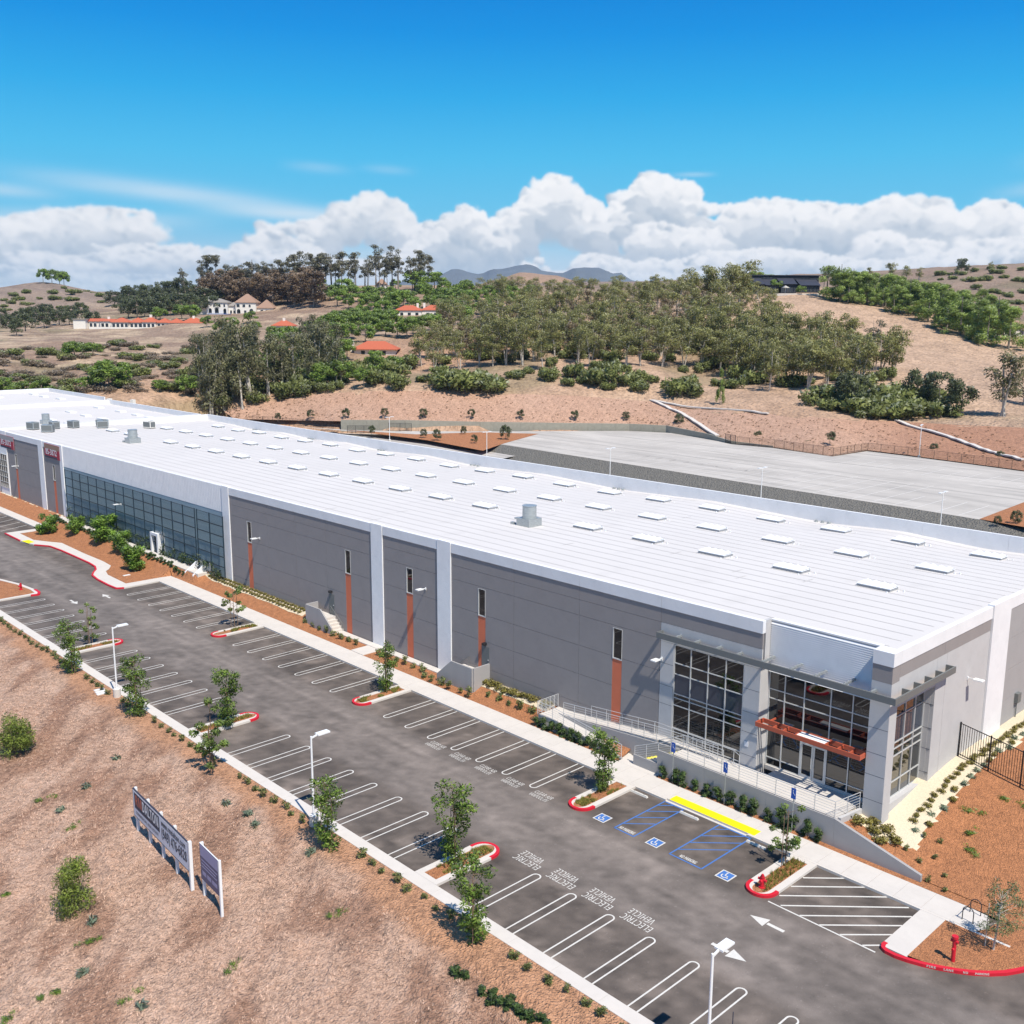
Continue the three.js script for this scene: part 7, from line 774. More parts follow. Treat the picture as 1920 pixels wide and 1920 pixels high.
// railings: each run of rails is a thing, its posts and rails are parts
function railing(label, pts, h = 1.05, n = 5, gap = 1.35, cat = 'railing') {
  const o = pts[0], t = thing('railing', label, cat, o), q = pts.map((p) => sub(p, o));
  for (let k = 0; k < q.length - 1; k++) { const a = q[k], b = q[k + 1], d = Math.hypot(b[0] - a[0], b[1] - a[1]), m = Math.max(1, Math.round(d / gap)); for (let i = k ? 1 : 0; i <= m; i++) { const p = a.map((x, c) => lerp(x, b[c], i / m)); new B().tube(p, [p[0], p[1], p[2] + h], 0.024, 0.024, 6).build('post', M.rail, t); } for (let j = 0; j < n; j++) { const z = n === 1 ? h : 0.14 + (h - 0.14) * (j / (n - 1)), r = j === n - 1 ? 0.024 : 0.013; new B().tube([a[0], a[1], a[2] + z], [b[0], b[1], b[2] + z], r, r, 5).build('rail', M.rail, t); } }
  return t;
}
railing('steel railing along the front edge of the raised terrace', [[-39.2, 52.95, FF + 0.06], [-27.05, 52.95, FF + 0.06], [-26.65, 55.2, FF + 0.06]], 1.05, 6); railing('steel railing on the outer side of the terrace steps', [[-42.4, 52.95, 0.5], [-39.3, 52.95, FF]], 1.0, 6, 1.0); railing('steel railing between the terrace steps and the ramp', [[-42.4, 54.38, 0.35], [-39.3, 54.38, FF], [-36.0, 54.38, FF]], 1.0, 5, 1.0); railing('steel railing along the lower run of the ramp above the shrubs', [[-52.0, 52.88, 1.0], [-50.4, 52.88, 1.0], [-43.55, 52.88, 0.2]], 1.05, 6, 1.1); railing('steel railing along the upper run of the ramp', [[-50.4, 54.09, 1.05], [-41.4, 54.09, FF + 0.05], [-36.6, 54.6, FF]], 1.05, 6, 1.15); railing('close-barred steel railing across the top landing of the ramp', [[-52.02, 52.9, 1.0], [-52.02, 55.2, 1.0]], 1.05, 9, 0.5); railing('single steel handrail along the grey wall of the ramp', [[-48.5, 55.15, 1.17], [-42.4, 55.15, 1.76]], 0.92, 2, 1.6, 'handrail'); railing('steel handrail before the tall window beside the entrance', [[-42.3, 55.0, FF], [-35.6, 55.0, FF], [-34.9, 54.6, FF]], 0.92, 2, 1.5, 'handrail');
// external stairs with solid side walls
function stairs(label, u, v0, v1, z, dir, m, run = 3.4) {
  const t = thing('concrete_stairs', label, 'stairs', [u, v0, 0]), d = v1 - v0, n = 5, b = new B();
  for (let k = 0; k < n; k++) new B().box(dir > 0 ? 1.4 : -1.4 - 0.32 * (n - k), dir > 0 ? 1.4 + 0.32 * (n - k) : -1.4, 0.16, d, k ? 0.15 + k * (z - 0.15) / n : 0, 0.15 + (k + 1) * (z - 0.15) / n).build('step', M.concrete, t);
  new B().box(-1.39, 1.39, 0.16, d, 0, z).build('landing', M.concrete, t);
  const prof = [[-1.45, 0], [-1.45, z + 0.85], [1.2, z + 0.85], [1.5 + 0.32 * n, 0.8], [1.5 + 0.32 * n, 0]].map(([x, y]) => [x * dir, y]), sd = new B();
  const face = (y, nn) => { const v2 = prof.map(([x, zz]) => new THREE.Vector2(x, zz)); for (const [a, c, e] of THREE.ShapeUtils.triangulateShape(v2, [])) sd.tri([prof[a][0], y, prof[a][1]], [prof[c][0], y, prof[c][1]], [prof[e][0], y, prof[e][1]], nn); };
  face(0, [0, -1, 0]); face(0.15, [0, 1, 0]); for (let k = 0; k < prof.length; k++) { const a = prof[k], c = prof[(k + 1) % prof.length]; const q = [[a[0], 0, a[1]], [a[0], 0.15, a[1]], [c[0], 0.15, c[1]], [c[0], 0, c[1]]]; dir > 0 ? sd.quad(...q) : sd.quad(...q.reverse()); } sd.build('side_wall', m, t);
  new B().box(dir > 0 ? -1.55 : 1.4, dir > 0 ? -1.4 : 1.55, 0.151, d, 0, z + 0.85).build('end_wall', m, t); new B().tube([1.0 * dir, d - 0.12, z + 0.9], [(1.4 + 0.32 * n) * dir, d - 0.12, 0.95], 0.025).tube([1.0 * dir, d - 0.12, z], [1.0 * dir, d - 0.12, z + 0.9], 0.02).tube([(1.4 + 0.32 * n) * dir, d - 0.12, 0.1], [(1.4 + 0.32 * n) * dir, d - 0.12, 0.95], 0.02).build('handrail', M.steelGrey, t); return t; }
stairs('grey concrete stairs to a service door in the far grey wall', -84.6, 53.75, 55.26, 1.45, 1, M.mid); stairs('grey concrete stair box beside the light pier nearest the mulch bed', -61.6, 53.3, 55.26, 1.55, -1, M.mid);
{ const t = thing('concrete_stairs', 'white-walled steps down from the planted screen walk to the sidewalk', 'stairs', [-110, 53, 0]); for (let k = 0; k < 6; k++) new B().box(-0.9, 0.9, k * 0.34, 2.2, k ? 0.15 + k * 0.18 : 0, 0.15 + (k + 1) * 0.18).build('step', M.concrete, t); for (const x of [-1.1, 0.9]) { const b = new B(), p = [[0, 0.2], [0, 1.0], [1.7, 2.2], [2.25, 2.2], [2.25, 0]]; b.quad([x, 0, 0], [x + 0.2, 0, 0], [x + 0.2, 0, 1.0], [x, 0, 1.0]).quad([x, 0, 1], [x + 0.2, 0, 1], [x + 0.2, 1.7, 2.2], [x, 1.7, 2.2]).quad([x, 1.7, 2.2], [x + 0.2, 1.7, 2.2], [x + 0.2, 2.25, 2.2], [x, 2.25, 2.2]); for (const [y, n] of [[x, [-1, 0, 0]], [x + 0.2, [1, 0, 0]]]) b.quad([y, 0, 0], [y, 1.7, 0], [y, 1.7, 2.2], [y, 0, 1], n).quad([y, 1.7, 0], [y, 2.25, 0], [y, 2.25, 2.2], [y, 1.7, 2.2], n); b.build('side_wall', M.cap, t); } }
{ const t = new THREE.Group(); t.name = 'screen_walk'; t.userData = { kind: 'structure' }; scene.add(t); for (let u = -153; u < -109.5; u += 1.6) new B().box(u + 0.008, u + 1.592, 53.25, 54.5, 0.3, 1.22).build('slab', M.concrete, t); }
// planted steel screen in front of the far wall
{ const t = thing('trellis_screen', 'tall blue-grey steel mesh screen with climbing plants before the far wall', 'screen', [-150.6, 54.62, 1.3]), us = [-151.2, -148.48, -145.65, -142.69, -139.77, -136.85, -133.91, -130.95, -127.95, -124.96, -122.12, -119.84, -116.96, -114.04, -110.98, -110.48, -107.39, -104.2].map((u) => u + 150.6), rows = [0, 1.2, 2.4, 3.6, 4.8, 6.0, 7.15];
  us.forEach((u) => new B().box(u - 0.05, u + 0.05, -0.05, 0.05, 0, 7.2).build('post', M.tealDark, t));
  for (let i = 0; i < us.length - 1; i++) { if (us[i + 1] - us[i] < 1) continue; const door = i === 10; for (let j = 0; j < rows.length - 1; j++) { if (door && j < 2) continue; const b = new B(), a = us[i] + 0.055, c = us[i + 1] - 0.055, z0 = rows[j] + 0.06, z1 = rows[j + 1] - 0.06; new B().box(a, c, -0.03, 0.03, rows[j] + 0.005, rows[j] + 0.055, true).box(a, c, -0.03, 0.03, z1, z1 + 0.055, true).build('panel_frame', M.tealDark, t); for (let k = 1; k < 12; k++) { const z = lerp(z0, z1, k / 12); b.quad([a, 0, z - 0.011], [c, 0, z - 0.011], [c, 0, z + 0.011], [a, 0, z + 0.011]); } for (let k = 1; k < 22; k++) { const x = lerp(a, c, k / 22); b.quad([x - 0.011, -0.012, z0], [x + 0.011, -0.012, z0], [x + 0.011, -0.012, z1], [x - 0.011, -0.012, z1]); } b.build('mesh_panel', M.teal, t); } }
  const R = rng(88), cl = []; for (let k = 0; k < 150; k++) { const u = R() * 46, hgt = (0.5 + 1.3 * R()) * (0.5 + fbm(u * 0.3, 3, 3, 5) * 1.2); if (u > 28 && u < 30.2) continue; cl.push([u, -0.1 - 0.1 * R(), hgt * R(), 0.35, 0.4, 0.7 + 0.5 * R()]); } meshOf('climbing_plants', crownGeo(cl, { per: 26, leaf: 0.22, aspect: 0.45, col: [0.07, 0.12, 0.03], alt: [0.17, 0.22, 0.07], seed: 5 }), M.leaf, t); }
// ================================================================ small fittings of the lot
function hydrant(label, [u, v, z], tall) { const t = thing('fire_hydrant', label, 'hydrant', [u, v, z]); if (tall) { new B().tube([0, 0, 0], [0, 0, 1.25], 0.1, 0.1, 12).build('pipe', M.red, t); new B().tube([0, 0, 1.25], [0, 0, 1.38], 0.16, 0.16, 12).tube([-0.18, 0, 1.1], [0.18, 0, 1.1], 0.08, 0.08, 10).tube([0, -0.2, 0.7], [0, 0, 0.7], 0.07, 0.07, 10).build('valve', M.red, t); } else { new B().tube([0, 0, 0], [0, 0, 0.06], 0.2, 0.2, 12).tube([0, 0, 0.06], [0, 0, 0.62], 0.13, 0.13, 12).build('barrel', M.red, t); new B().tube([0, 0, 0.62], [0, 0, 0.8], 0.15, 0.06, 12).build('cap', M.red, t); new B().tube([-0.26, 0, 0.48], [0.26, 0, 0.48], 0.075, 0.075, 10).tube([0, -0.24, 0.44], [0, 0, 0.44], 0.09, 0.09, 10).build('outlet', M.red, t); } }
hydrant('squat red hydrant on the island by the striped corner', [-27.47, 45.95, 0.11]); hydrant('tall red fire riser on the mulch corner inside the red kerb', [-17.3, 47.1, 0.145], true); hydrant('small red hydrant on the teardrop island at the far end', [-119.2, 37.2, 0.11]);
[[-40.0, -38.78, 'beside the island with the broad-leaved tree'], [-35.92, -34.69, 'between the two blue striped aisles'], [-30.93, -29.78, 'nearest the island with the hydrant']].forEach(([a, b, w]) => { const t = thing('wheel_stop', 'white concrete wheel stop ' + w, 'wheel stop', [(a + b) / 2, 49.8, 0]); const o = new B(), x = (b - a) / 2 + 0.1; o.quad([-x, -0.09, 0], [x, -0.09, 0], [x - 0.04, -0.05, 0.12], [-x + 0.04, -0.05, 0.12]).quad([x, 0.09, 0], [-x, 0.09, 0], [-x + 0.04, 0.05, 0.12], [x - 0.04, 0.05, 0.12]).quad([-x + 0.04, -0.05, 0.12], [x - 0.04, -0.05, 0.12], [x - 0.04, 0.05, 0.12], [-x + 0.04, 0.05, 0.12]).quad([x, -0.09, 0], [x, 0.09, 0], [x - 0.04, 0.05, 0.12], [x - 0.04, -0.05, 0.12]).quad([-x, 0.09, 0], [-x, -0.09, 0], [-x + 0.04, -0.05, 0.12], [-x + 0.04, 0.05, 0.12]); o.build('block', M.white, t); new B().tube([-x + 0.3, 0, 0.1], [-x + 0.3, 0, 0.128], 0.03, 0.03, 8).tube([x - 0.3, 0, 0.1], [x - 0.3, 0, 0.128], 0.03, 0.03, 8).build('anchor', M.steelGrey, t); });
[[-38.75, 'near the foot of the ramp'], [-34.55, 'in the middle of the terrace planting'], [-29.6, 'nearest the corner pier']].forEach(([u, w]) => { const t = thing('accessible_parking_sign', 'blue accessible parking sign on a thin post ' + w, 'sign', [u, 52.55, 0.12]); new B().tube([0, 0, -0.1], [0, 0, 3.0], 0.03, 0.03, 8).build('post', M.galv, t); const p = new B().box(-0.16, 0.16, -0.05, -0.03, 2.25, 2.95, true).build('plate', M.signBlue, t); new B().tube([-0.02, -0.052, 2.8], [-0.02, -0.056, 2.8], 0.03, 0.03, 10).beam([-0.02, -0.054, 2.74], [-0.01, -0.054, 2.6], 0.03, 0.004).beam([-0.01, -0.054, 2.6], [0.07, -0.054, 2.6], 0.03, 0.004).beam([0.07, -0.054, 2.6], [0.1, -0.054, 2.5], 0.03, 0.004).build('wheelchair_symbol', M.cap, p); });
{ const t = thing('bike_rack', 'black double-hoop bicycle rack at the end of the sidewalk', 'bike rack', [-18.2, 51.5, Zk]); for (const y of [-0.5, 0.5]) { const pts = []; for (let k = 0; k <= 12; k++) { const a = Math.PI * (k / 12); pts.push([Math.cos(a) * -0.28, y, 0.55 + 0.28 * Math.sin(a)]); } const b = new B(); b.tube([-0.28, y, 0], pts[0], 0.025, 0.025, 6); for (let k = 0; k < 12; k++) b.tube(pts[k], pts[k + 1], 0.025, 0.025, 6); b.tube(pts[12], [0.28, y, 0], 0.025, 0.025, 6); b.build('hoop', M.black, t); } new B().tube([-0.28, -0.5, 0.5], [-0.28, 0.5, 0.5], 0.02, 0.02, 6).build('crossbar', M.black, t); }
// iron fence across the mulch slope
{ const A = [-25.2, 65.9], E = [-13.9, 62.2], n = 5, t = thing('iron_fence', 'black iron picket fence running from the end wall across the mulch slope', 'fence', [A[0], A[1], 0]); for (let k = 0; k <= n; k++) { const x = (E[0] - A[0]) * k / n, y = (E[1] - A[1]) * k / n, z = sideZ(A[0] + x, A[1] + y); new B().box(x - 0.04, x + 0.04, y - 0.04, y + 0.04, z - 0.2, z + 2.45).build('post', M.black, t); if (k < n) { const x1 = (E[0] - A[0]) * (k + 1) / n, y1 = (E[1] - A[1]) * (k + 1) / n, z1 = sideZ(A[0] + x1, A[1] + y1); new B().beam([x, y, z + 2.35], [x1, y1, z1 + 2.35], 0.05, 0.05).build('rail', M.black, t); new B().beam([x, y, z + 0.2], [x1, y1, z1 + 0.2], 0.05, 0.05).build('rail', M.black, t); for (let j = 1; j < 13; j++) { const f = j / 13, p = [lerp(x, x1, f), lerp(y, y1, f), lerp(z, z1, f)]; new B().box(p[0] - 0.014, p[0] + 0.014, p[1] - 0.014, p[1] + 0.014, p[2] + 0.1, p[2] + 2.33).build('picket', M.black, t); } } } }
// utility lids on the mulch
[[-81.2, 30.9, 'white utility lid beside the lamp with the white pedestal, the nearest of three'], [-81.7, 31.0, 'white utility lid beside the lamp with the white pedestal, the middle of three'], [-82.2, 31.1, 'white utility lid beside the lamp with the white pedestal, the farthest of three'], [-117.2, 48.6, 'pale utility lid in the bulb-out bed near the white steps'], [-145.2, 52.6, 'pale utility lid in the bed beside the far stalls']].forEach(([u, v, l]) => { const z = v > 40 ? bedZ(u, v) + 0.03 : drySlope(u, v) + 0.04, t = thing('utility_lid', l, 'lid', [u, v, z]); new B().box(-0.2, 0.2, -0.42, 0.42, -0.1, 0.03).build('frame', M.kerb, t); new B().box(-0.16, 0.16, -0.38, 0.38, 0.031, 0.04).build('cover', M.cap, t); });
// ================================================================ board signs on the slope
{ const a = -0.068, t = thing('real_estate_board', 'long light-grey board sign with phone number on five white posts', 'sign', [-54.9, 23.76, -0.94], a);
  const b = new B(); b.box(-4.35, 4.35, -0.06, 0.02, 1.1, 2.95, true).build('frame', M.navy, t); new B().box(-4.27, 4.27, -0.07, -0.061, 1.17, 2.88, true).build('panel', M.signWhite, t);
  new B().box(-4.05, 0.05, -0.078, -0.071, 1.75, 2.78, true).build('logo_block', M.navy, t);
  const F = (text, h, x, z, m, fit) => lettering(text, h, [x, -0.082, z], [1, 0, 0], [0, 0, 1], 'lettering', m, t, fit, false);
  F('RM', 0.5, -3.85, 2.0, M.orangeSteel, 1.05); F('DALTON', 0.5, -2.7, 2.0, M.cap, 2.6); F('COMMERCIAL REAL ESTATE', 0.13, -3.9, 1.4, M.signText, 3.7); F('www.rmdalton.com', 0.26, 0.35, 2.36, M.signText, 3.6); F('(949) 476-6828', 0.46, 0.35, 1.6, M.signText, 3.75);
  for (const x of [-4.2, -2.1, 0, 2.1, 4.45]) new B().box(x - 0.09, x + 0.09, x > 4.3 ? -0.09 : 0.021, x > 4.3 ? 0.09 : 0.17, -1, x > 4.3 ? 3.05 : 3.0).build('post', M.whiteMetal, t); }
{ const t = thing('notice_board', 'smaller purple-grey notice board on two white posts beside the long sign', 'sign', [-48.4, 23.6, -0.96], -0.07); new B().box(-1.22, 1.22, -0.05, 0.0, 1.1, 3.25, true).build('panel', M.purple, t); new B().box(-1.24, 1.24, -0.052, 0.002, 3.251, 3.29, true).build('top_trim', M.whiteMetal, t); new B().box(-1.16, 1.16, -0.058, -0.051, 2.55, 3.2, true).build('header', M.purpleLight, t); for (const [z, w, h] of [[2.3, 2.1, 0.07], [2.1, 1.9, 0.07], [1.92, 2.0, 0.06]]) new B().box(-1.05, -1.05 + w, -0.057, -0.051, z, z + h, true).build('text_line', M.purpleLight, t); for (const [x, w] of [[-1.0, 0.5], [-0.35, 0.5], [0.3, 0.66]]) new B().box(x, x + w, -0.057, -0.051, 1.45, 1.68, true).build('text_line', M.purpleLight, t); for (const x of [-1.14, 1.3]) new B().box(x - 0.07, x + 0.07, x > 1 ? -0.07 : 0.001, x > 1 ? 0.07 : 0.14, -1, 3.3).build('post', M.whiteMetal, t); }
// leasing banners hung on the far wall
for (const [u0, w, z, label, digits] of [[-160.3, 6.2, 9.75, 'red banner with white numerals hung high on the narrow grey panel', '85-3872'], [-180.6, 6.6, 9.3, 'red banner with white numerals at the far left end of the grey wall', '85-3872']]) { const t = thing('leasing_banner', label, 'banner', [u0, V0 - 0.12, z - 0.42]); new B().box(0, w, 0, 0.05, 0, 2.1, true).build('cloth', M.bannerRed, t); new B().box(0.03, w - 0.03, -0.006, -0.001, 1.35, 2.07, true).build('heading', u0 > -170 ? M.brownRoof : M.mid, t); new B().box(0.02, w - 1.2, -0.006, -0.001, 0.02, 0.3, true).build('footer', M.navy, t); new B().box(w - 0.08, w - 0.02, -0.008, -0.001, 0.05, 2.0, true).build('hem', M.cap, t); lettering(digits, 0.62, [w * 0.44, -0.012, 0.52], [1, 0, 0], [0, 0, 1], 'lettering', M.cap, t, w * 0.72); }
// ================================================================ walls, fences and gates at the back
{ const base = [], pick = SLOPE_LO.slice(3, 12); const t = thing('retaining_wall', 'long olive-grey retaining wall between the rear driveway and the cut slope', 'wall', [pick[0][0], pick[0][1], 0]), o = pick[0]; for (let k = 0; k < pick.length - 1; k++) { const a = pick[k], c = pick[k + 1], n = Math.max(2, Math.round(Math.hypot(c[0] - a[0], c[1] - a[1]) / 3.6)); for (let j = 0; j < n; j++) { const p = a.map((x, q) => lerp(x, c[q], j / n)), e = a.map((x, q) => lerp(x, c[q], (j + 0.992) / n)), d = Math.hypot(e[0] - p[0], e[1] - p[1]), nx = (e[1] - p[1]) / d * 0.35, ny = -(e[0] - p[0]) / d * 0.35, b = new B(), X = (q, s, z) => [q[0] - o[0] + nx * s, q[1] - o[1] + ny * s, z]; b.quad(X(p, 1, -0.5), X(e, 1, -0.5), X(e, 1, e[2] + 0.35), X(p, 1, p[2] + 0.35)).quad(X(e, 0, -0.5), X(p, 0, -0.5), X(p, 0, p[2] + 0.35), X(e, 0, e[2] + 0.35)).quad(X(p, 1, p[2] + 0.35), X(e, 1, e[2] + 0.35), X(e, 0, e[2] + 0.35), X(p, 0, p[2] + 0.35)).quad(X(e, 1, -0.5), X(e, 0, -0.5), X(e, 0, e[2] + 0.35), X(e, 1, e[2] + 0.35)).quad(X(p, 0, -0.5), X(p, 1, -0.5), X(p, 1, p[2] + 0.35), X(p, 0, p[2] + 0.35)); b.build('wall_panel', M.retain, t); } } }
function meshFence(label, pts, h, gap = 3, m = M.black) { const o = pts[0], t = thing('chain_link_fence', label, 'fence', o), q = pts.map((p) => sub(p, o)); for (let k = 0; k < q.length - 1; k++) { const a = q[k], b = q[k + 1], n = Math.max(1, Math.round(Math.hypot(b[0] - a[0], b[1] - a[1]) / gap)); for (let i = 0; i < n; i++) { const p = a.map((x, c) => lerp(x, b[c], i / n)), e = a.map((x, c) => lerp(x, b[c], (i + 1) / n)); if (i === 0 && k === 0) new B().tube(p, [p[0], p[1], p[2] + h], 0.06, 0.06, 6).build('post', m, t); new B().tube(e, [e[0], e[1], e[2] + h], 0.06, 0.06, 6).build('post', m, t); const w = new B(); w.beam([p[0], p[1], p[2] + h - 0.05], [e[0], e[1], e[2] + h - 0.05], 0.06).beam([p[0], p[1], p[2] + 0.1], [e[0], e[1], e[2] + 0.1], 0.05); for (let j = 1; j < 16; j++) { const f = j / 16, x = lerp(p[0], e[0], f), y = lerp(p[1], e[1], f), z = lerp(p[2], e[2], f); w.tube([x, y, z + 0.1], [x, y, z + h - 0.05], 0.014, 0.014, 3, false); } for (let j = 1; j < 9; j++) { const z = 0.1 + (h - 0.15) * j / 9; w.tube([p[0], p[1], p[2] + z], [e[0], e[1], e[2] + z], 0.012, 0.012, 3, false); } w.build('mesh', m, t); } } return t; }
meshFence('black chain-link fence on the driveway in front of the retaining wall, nearest the gully', [[-246.5, 139.5, 1.6], [-232.5, 146.5, 1.2], [-224.5, 150.5, 1.0]], 1.9);
meshFence('black chain-link gate leaf standing open beside the rear driveway', [[-214.2, 147.8, 1], [-210, 152.5, 1]], 1.9, 2); meshFence('dark chain-link gate panel against the olive retaining wall', [[-210.8, 158.3, 1], [-206.6, 162.4, 1]], 2.1, 2.6);
meshFence('brown chain-link fence with a kink along the far edge of the rear car park', [[-135.5, 203.8, 1], [-126.4, 205.5, 1], [-110.1, 202.8, 1], [-109.3, 216.8, 1.0], [-99.6, 216.1, 1.0], [-87.2, 214.4, 1], [-73.7, 212.3, 1], [-64, 210.8, 1]], 1.9, 3, M.bark);
meshFence('pair of dark gate posts where the brown fence meets the retaining wall', [[-139.2, 204.4, 1], [-135.8, 203.6, 1]], 2.2, 2.2);
// ================================================================ houses on the hills
function house(label, name, cat, [u, v], turn, opt = {}) { const z = (opt.z ?? landZ(u, v)) - 0.2; return thing(name, label, cat, [u, v, z], turn); }
function block(t, x0, x1, y0, y1, z0, h, rise, wallM, roofM, { wins = [], over = 0.5, gable = false, chim, flat } = {}) {
  const w = new B().box(x0, x1, y0, y1, z0 - 2.5, z0 + h, true).build('wall', wallM, t); const r = new B(), a = x0 - over, b = x1 + over, c = y0 - over, d = y1 + over, zz = z0 + h, ym = (c + d) / 2, ins = gable ? 0 : Math.min((d - c) / 2, (b - a) / 2 - 0.05);
  if (flat) r.box(a, b, c, d, zz, zz + 0.3, true); else { r.quad([a, c, zz], [b, c, zz], [b - ins, ym, zz + rise], [a + ins, ym, zz + rise]).quad([b, d, zz], [a, d, zz], [a + ins, ym, zz + rise], [b - ins, ym, zz + rise]); r.tri([b, c, zz], [b, d, zz], [b - ins, ym, zz + rise]).tri([a, d, zz], [a, c, zz], [a + ins, ym, zz + rise]).box(a, b, c, d, zz - 0.18, zz - 0.001, true); }
  const rf = r.build('roof', roofM, t); if (chim) new B().box(chim[0] - 0.5, chim[0] + 0.5, ym - 0.5, ym + 0.5, zz, zz + rise + 1.0).build('chimney', wallM, rf);
  for (const [x, zw, ww, hw, arch] of wins) { const f = new B().box(x - ww / 2 - 0.1, x + ww / 2 + 0.1, y0 - 0.08, y0 - 0.001, z0 + zw - 0.1, z0 + zw + hw + 0.1, true).build('window', wallM, t); const p = new B().box(x - ww / 2, x + ww / 2, y0 - 0.1, y0 - 0.079, z0 + zw, z0 + zw + hw, true); if (arch) p.tube([x, y0 - 0.1, z0 + zw + hw], [x, y0 - 0.085, z0 + zw + hw], ww / 2, ww / 2, 14); p.build('pane', M.window, f); }
}
const FACE = 0.80516;
{ const t = house('long low white hacienda with red tiled roofs on the brow of the slope', 'villa', 'house', [-479.7, 210.3], FACE); const ws = (x0, x1) => { const r = []; for (let x = x0 + 1.2; x < x1 - 0.8; x += 2) r.push([x, 0.5, 1.3, 1.7]); return r; };
  const segs = [[-22, -16, 3.2, 1.2, 2], [-16, -10, 3.3, 1.0, 1], [-10, -2, 2.9, 2.0, -1], [-2, 4.5, 2.8, 2.2, 0.5], [4.5, 11, 3.0, 2.4, -0.6], [11, 17, 2.8, 2.0, 0.3], [17, 23, 2.7, 2.1, -0.5], [23, 33, 2.7, 2.3, 0]]; segs.forEach(([a, b, h, r, y], k) => block(t, a + 0.02, b - 0.02, y, y + 7, 0, h, r, M.stucco, M.tile, { wins: ws(a, b), chim: k % 3 === 1 ? [(a + b) / 2] : null, gable: k < 2 })); block(t, -28, -22.2, -1, 3, 0, 4, 0.2, M.stucco, M.greyRoof, { flat: true }); new B().box(-20, 34, -2.6, -2.3, -2.5, 0.5).build('garden_wall', M.stucco, t); }
{ const t = house('large white two-storey villa with arched windows and a hipped grey roof below the ridge', 'villa', 'house', [-491.7, 264.6], FACE); block(t, -14, -9, 0, 6, 0, 3.5, 1.5, M.stucco, M.greyRoof, {}); block(t, -9, 2, -1, 8, 0, 6.2, 2, M.stucco, M.greyRoof, { chim: [-8.5], wins: [[-7, 0.8, 1.6, 1.6, 1], [-3.6, 0.8, 2, 1.6, 1], [0.6, 0.4, 1.5, 2, 1], [-5, 3.9, 0.7, 1.4], [-2, 3.9, 0.8, 1.4], [0.4, 3.9, 0.9, 1.5]] }); block(t, 2.05, 6, 1, 8, 0, 4.5, 2, M.stucco, M.greyRoof, { wins: [[3.2, 0.6, 1, 1.6], [4.9, 0.6, 1, 1.6]] }); block(t, 6.05, 16.5, -0.5, 9, 0, 6.3, 4.4, M.stucco, M.brownRoof, { wins: [[7.4, 3.9, 1.6, 1.5], [10.4, 3.9, 1.4, 1.4], [13.4, 3.9, 1, 1.3], [7.6, 0.7, 1.8, 1.3, 1], [11, 0.7, 1.2, 1.5], [14.2, 0.7, 2, 1.4, 1]] }); block(t, 16.6, 25, 2, 10, 0, 3.6, 4.2, M.stucco, M.brownRoof, { wins: [[19, 0.6, 1.4, 2], [22, 0.6, 2, 2]] }); new B().box(-8, 4, -3.2, -1.5, 0.2, 0.45).build('pool_edge', M.signBlue, t); }
{ const t = house('black house with dark solar roofs on the crest of the bare hill', 'modern_house', 'house', [-247.4, 407.1], FACE, { z: landZ(-247.4, 407.1) + 0.6 }); block(t, -17, 14.5, 6, 12, 0, 7.6, 0.3, M.darkWall, M.slate, { flat: true, wins: [[-10, 6.2, 1, 0.7], [-8.5, 6.2, 1, 0.7], [-7, 6.2, 1, 0.7], [7, 6.2, 1, 0.7], [8.5, 6.2, 1, 0.7], [10, 6.2, 1, 0.7]] }); for (const [a, b, z] of [[-22, -17.5, 0], [-17, -11.2, 0.4], [-10.8, -4.6, 0], [-4, 3.2, 0.5], [4.6, 13.5, 0]]) { const r = new B(); new B().box(a + 0.2, b - 0.2, 0, 5.9, -2, 3.2 + z, true).build('wall', M.darkWall, t); r.quad([a, -0.8, 3.3 + z], [b, -0.8, 3.3 + z], [b - 0.3, 5.9, 6 + z], [a - 0.6, 5.9, 6 + z]).quad([b, -0.8, 3.1 + z], [a, -0.8, 3.1 + z], [a - 0.6, 5.9, 5.8 + z], [b - 0.3, 5.9, 5.8 + z]); r.build('roof', M.slate, t); for (let x = a + 1; x < b - 0.8; x += 1.6) { const f = new B().box(x - 0.55, x + 0.55, -0.06, -0.001, 0.4, 2.6, true).build('window', M.steelGrey, t); new B().box(x - 0.48, x + 0.48, -0.08, -0.061, 0.47, 2.53, true).build('pane', M.window, f); } } new B().box(-9, 13, -5, -0.9, -2.4, -0.3).build('patio', M.concrete, t); }
{ const t = thing('parasol', 'beige patio parasol in front of the black house on the hill', 'parasol', [-246.5, 402.2, landZ(-247.4, 407.1) + 0.2]); new B().tube([0, 0, 0], [0, 0, 2.5], 0.05, 0.05).build('pole', M.whiteMetal, t); new B().tube([0, 0, 2.3], [0, 0, 3.3], 1.9, 0.05, 10).build('canopy', M.stucco, t); }
{ const t = house('red tiled house half hidden in the grove with a white chimney at one end', 'cottage', 'house', [-285.2, 208.2], FACE, { z: landZ(-285.2, 208.2) - 0.6 }); block(t, -6.5, 7.5, 0, 8, 0, 2.8, 2.6, M.stucco, M.tile, { over: 0.9, wins: [[-3.5, 0.7, 1.3, 1.5], [0, 0.5, 1.6, 1.9], [3.6, 0.7, 1.3, 1.5]] }); new B().box(-8.2, -6.9, 2, 3.4, 0, 5.6).build('chimney', M.stucco, t); }
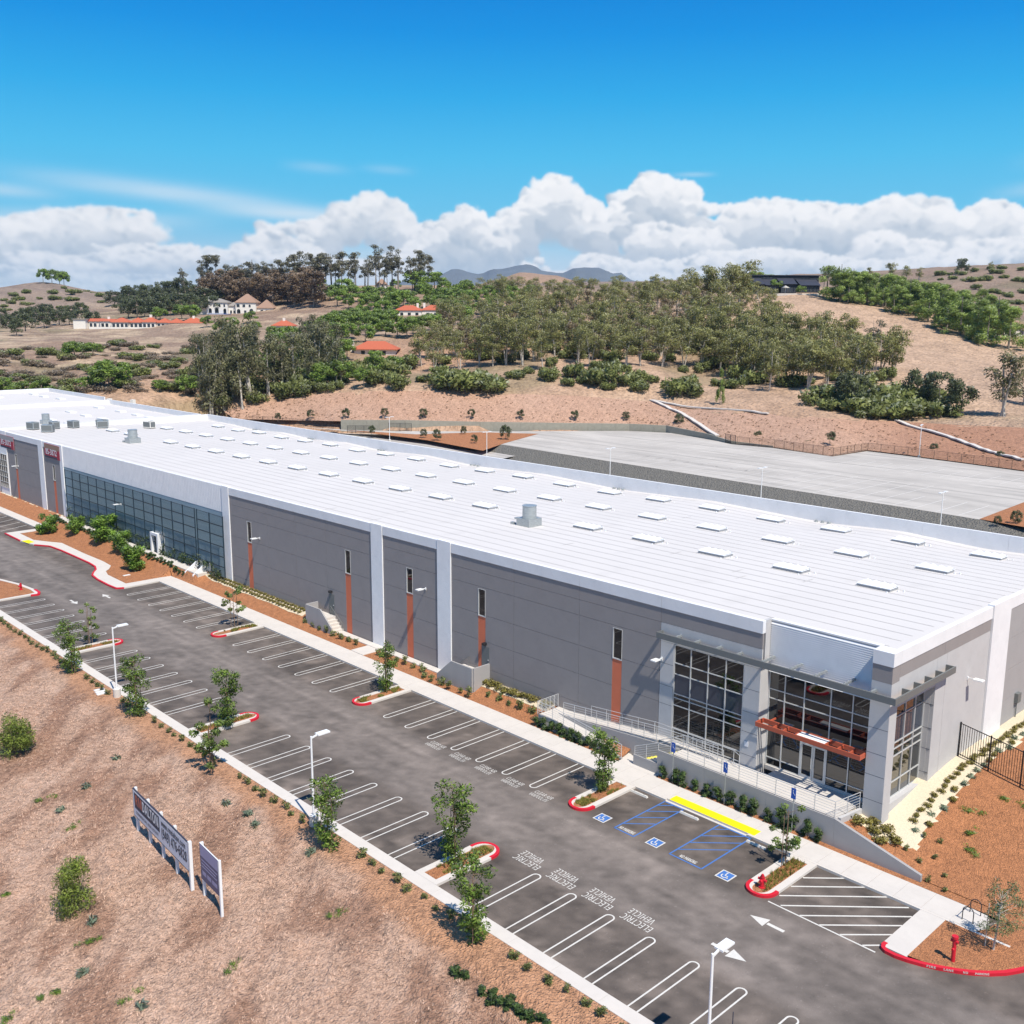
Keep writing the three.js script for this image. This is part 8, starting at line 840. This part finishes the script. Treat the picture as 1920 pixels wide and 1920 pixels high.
{ const t = house('pale house with pinkish tiled roof and white chimney in the trees below the ridge', 'cottage', 'house', [-374.5, 301], FACE, { z: landZ(-374.5, 301) - 0.8 }); block(t, -12, 0, 0, 8, 0, 3.4, 2.2, M.stucco, M.tile, { chim: [-2], wins: [[-9, 0.7, 1.4, 1.6], [-5.5, 0.7, 1.4, 1.6], [-2, 0.7, 1.4, 1.6]] }); block(t, 0.05, 12, 1.5, 9, 0, 3.6, 2.2, M.stucco, M.tile, { chim: [1], wins: [[3, 0.7, 1.4, 1.6], [6.5, 0.7, 1.4, 1.6], [10, 0.7, 1.4, 1.6]] }); }
{ const t = house('small orange tiled roof with white chimney just beneath the large white villa', 'cottage', 'house', [-391.2, 237.7], FACE, { z: landZ(-391.2, 237.7) + 0.3 }); block(t, -4.5, 4.5, 0, 7, 0, 2.6, 2.2, M.stucco, M.tile, { chim: [0], wins: [[-2, 0.6, 1.2, 1.4], [2, 0.6, 1.2, 1.4]] }); }
{ const t = house('pale low house with brown roof below the belt of pines', 'cottage', 'house', [-150.7, 402.7], FACE); block(t, -5, 9, 0, 8, 0, 3, 1.6, M.stucco, M.brownRoof, { wins: [[-3, 0.7, 1.5, 1.6], [1, 0.7, 1.5, 1.6], [5, 0.7, 1.5, 1.6]] }); }
{ const t = house('small tower-like house with pointed brown roof among the trees near the ridge', 'cottage', 'house', [-468.4, 348.3], FACE); block(t, -2.5, 2.5, 0, 5, 0, 3.5, 3, M.stucco, M.brownRoof, { wins: [[-1, 1.4, 0.9, 1.4], [1, 1.4, 0.9, 1.4]] }); }
{ const t = thing('gate_wall', 'pale gate wall with two posts at the gully behind the far roofs', 'wall', [-268, 110, 4], 0.4); new B().box(-8, -1, 0, 0.4, -3, 3.2).build('wall', M.stucco, t); new B().box(-1, 0, -0.3, 0.7, -3, 4.2).build('post', M.stucco, t); new B().box(7, 8, -0.3, 0.7, -3, 4.2).build('post', M.stucco, t); new B().box(0.3, 6.7, 0.1, 0.2, -2, 2.2).build('gate', M.bark, t); }
// ---------------------------------------------------------------- render
scene.traverse((o) => { if (o.isMesh) { o.castShadow = true; o.receiveShadow = true; } });
const renderer = new THREE.WebGLRenderer({ antialias: true });
renderer.shadowMap.enabled = true;
renderer.shadowMap.type = THREE.PCFSoftShadowMap;
renderer.outputColorSpace = THREE.SRGBColorSpace;
renderer.toneMapping = THREE.LinearToneMapping;
renderer.toneMappingExposure = EXPOSURE;
renderer.setSize(1024, 1024);
document.body.appendChild(renderer.domElement);
renderer.render(scene, camera);
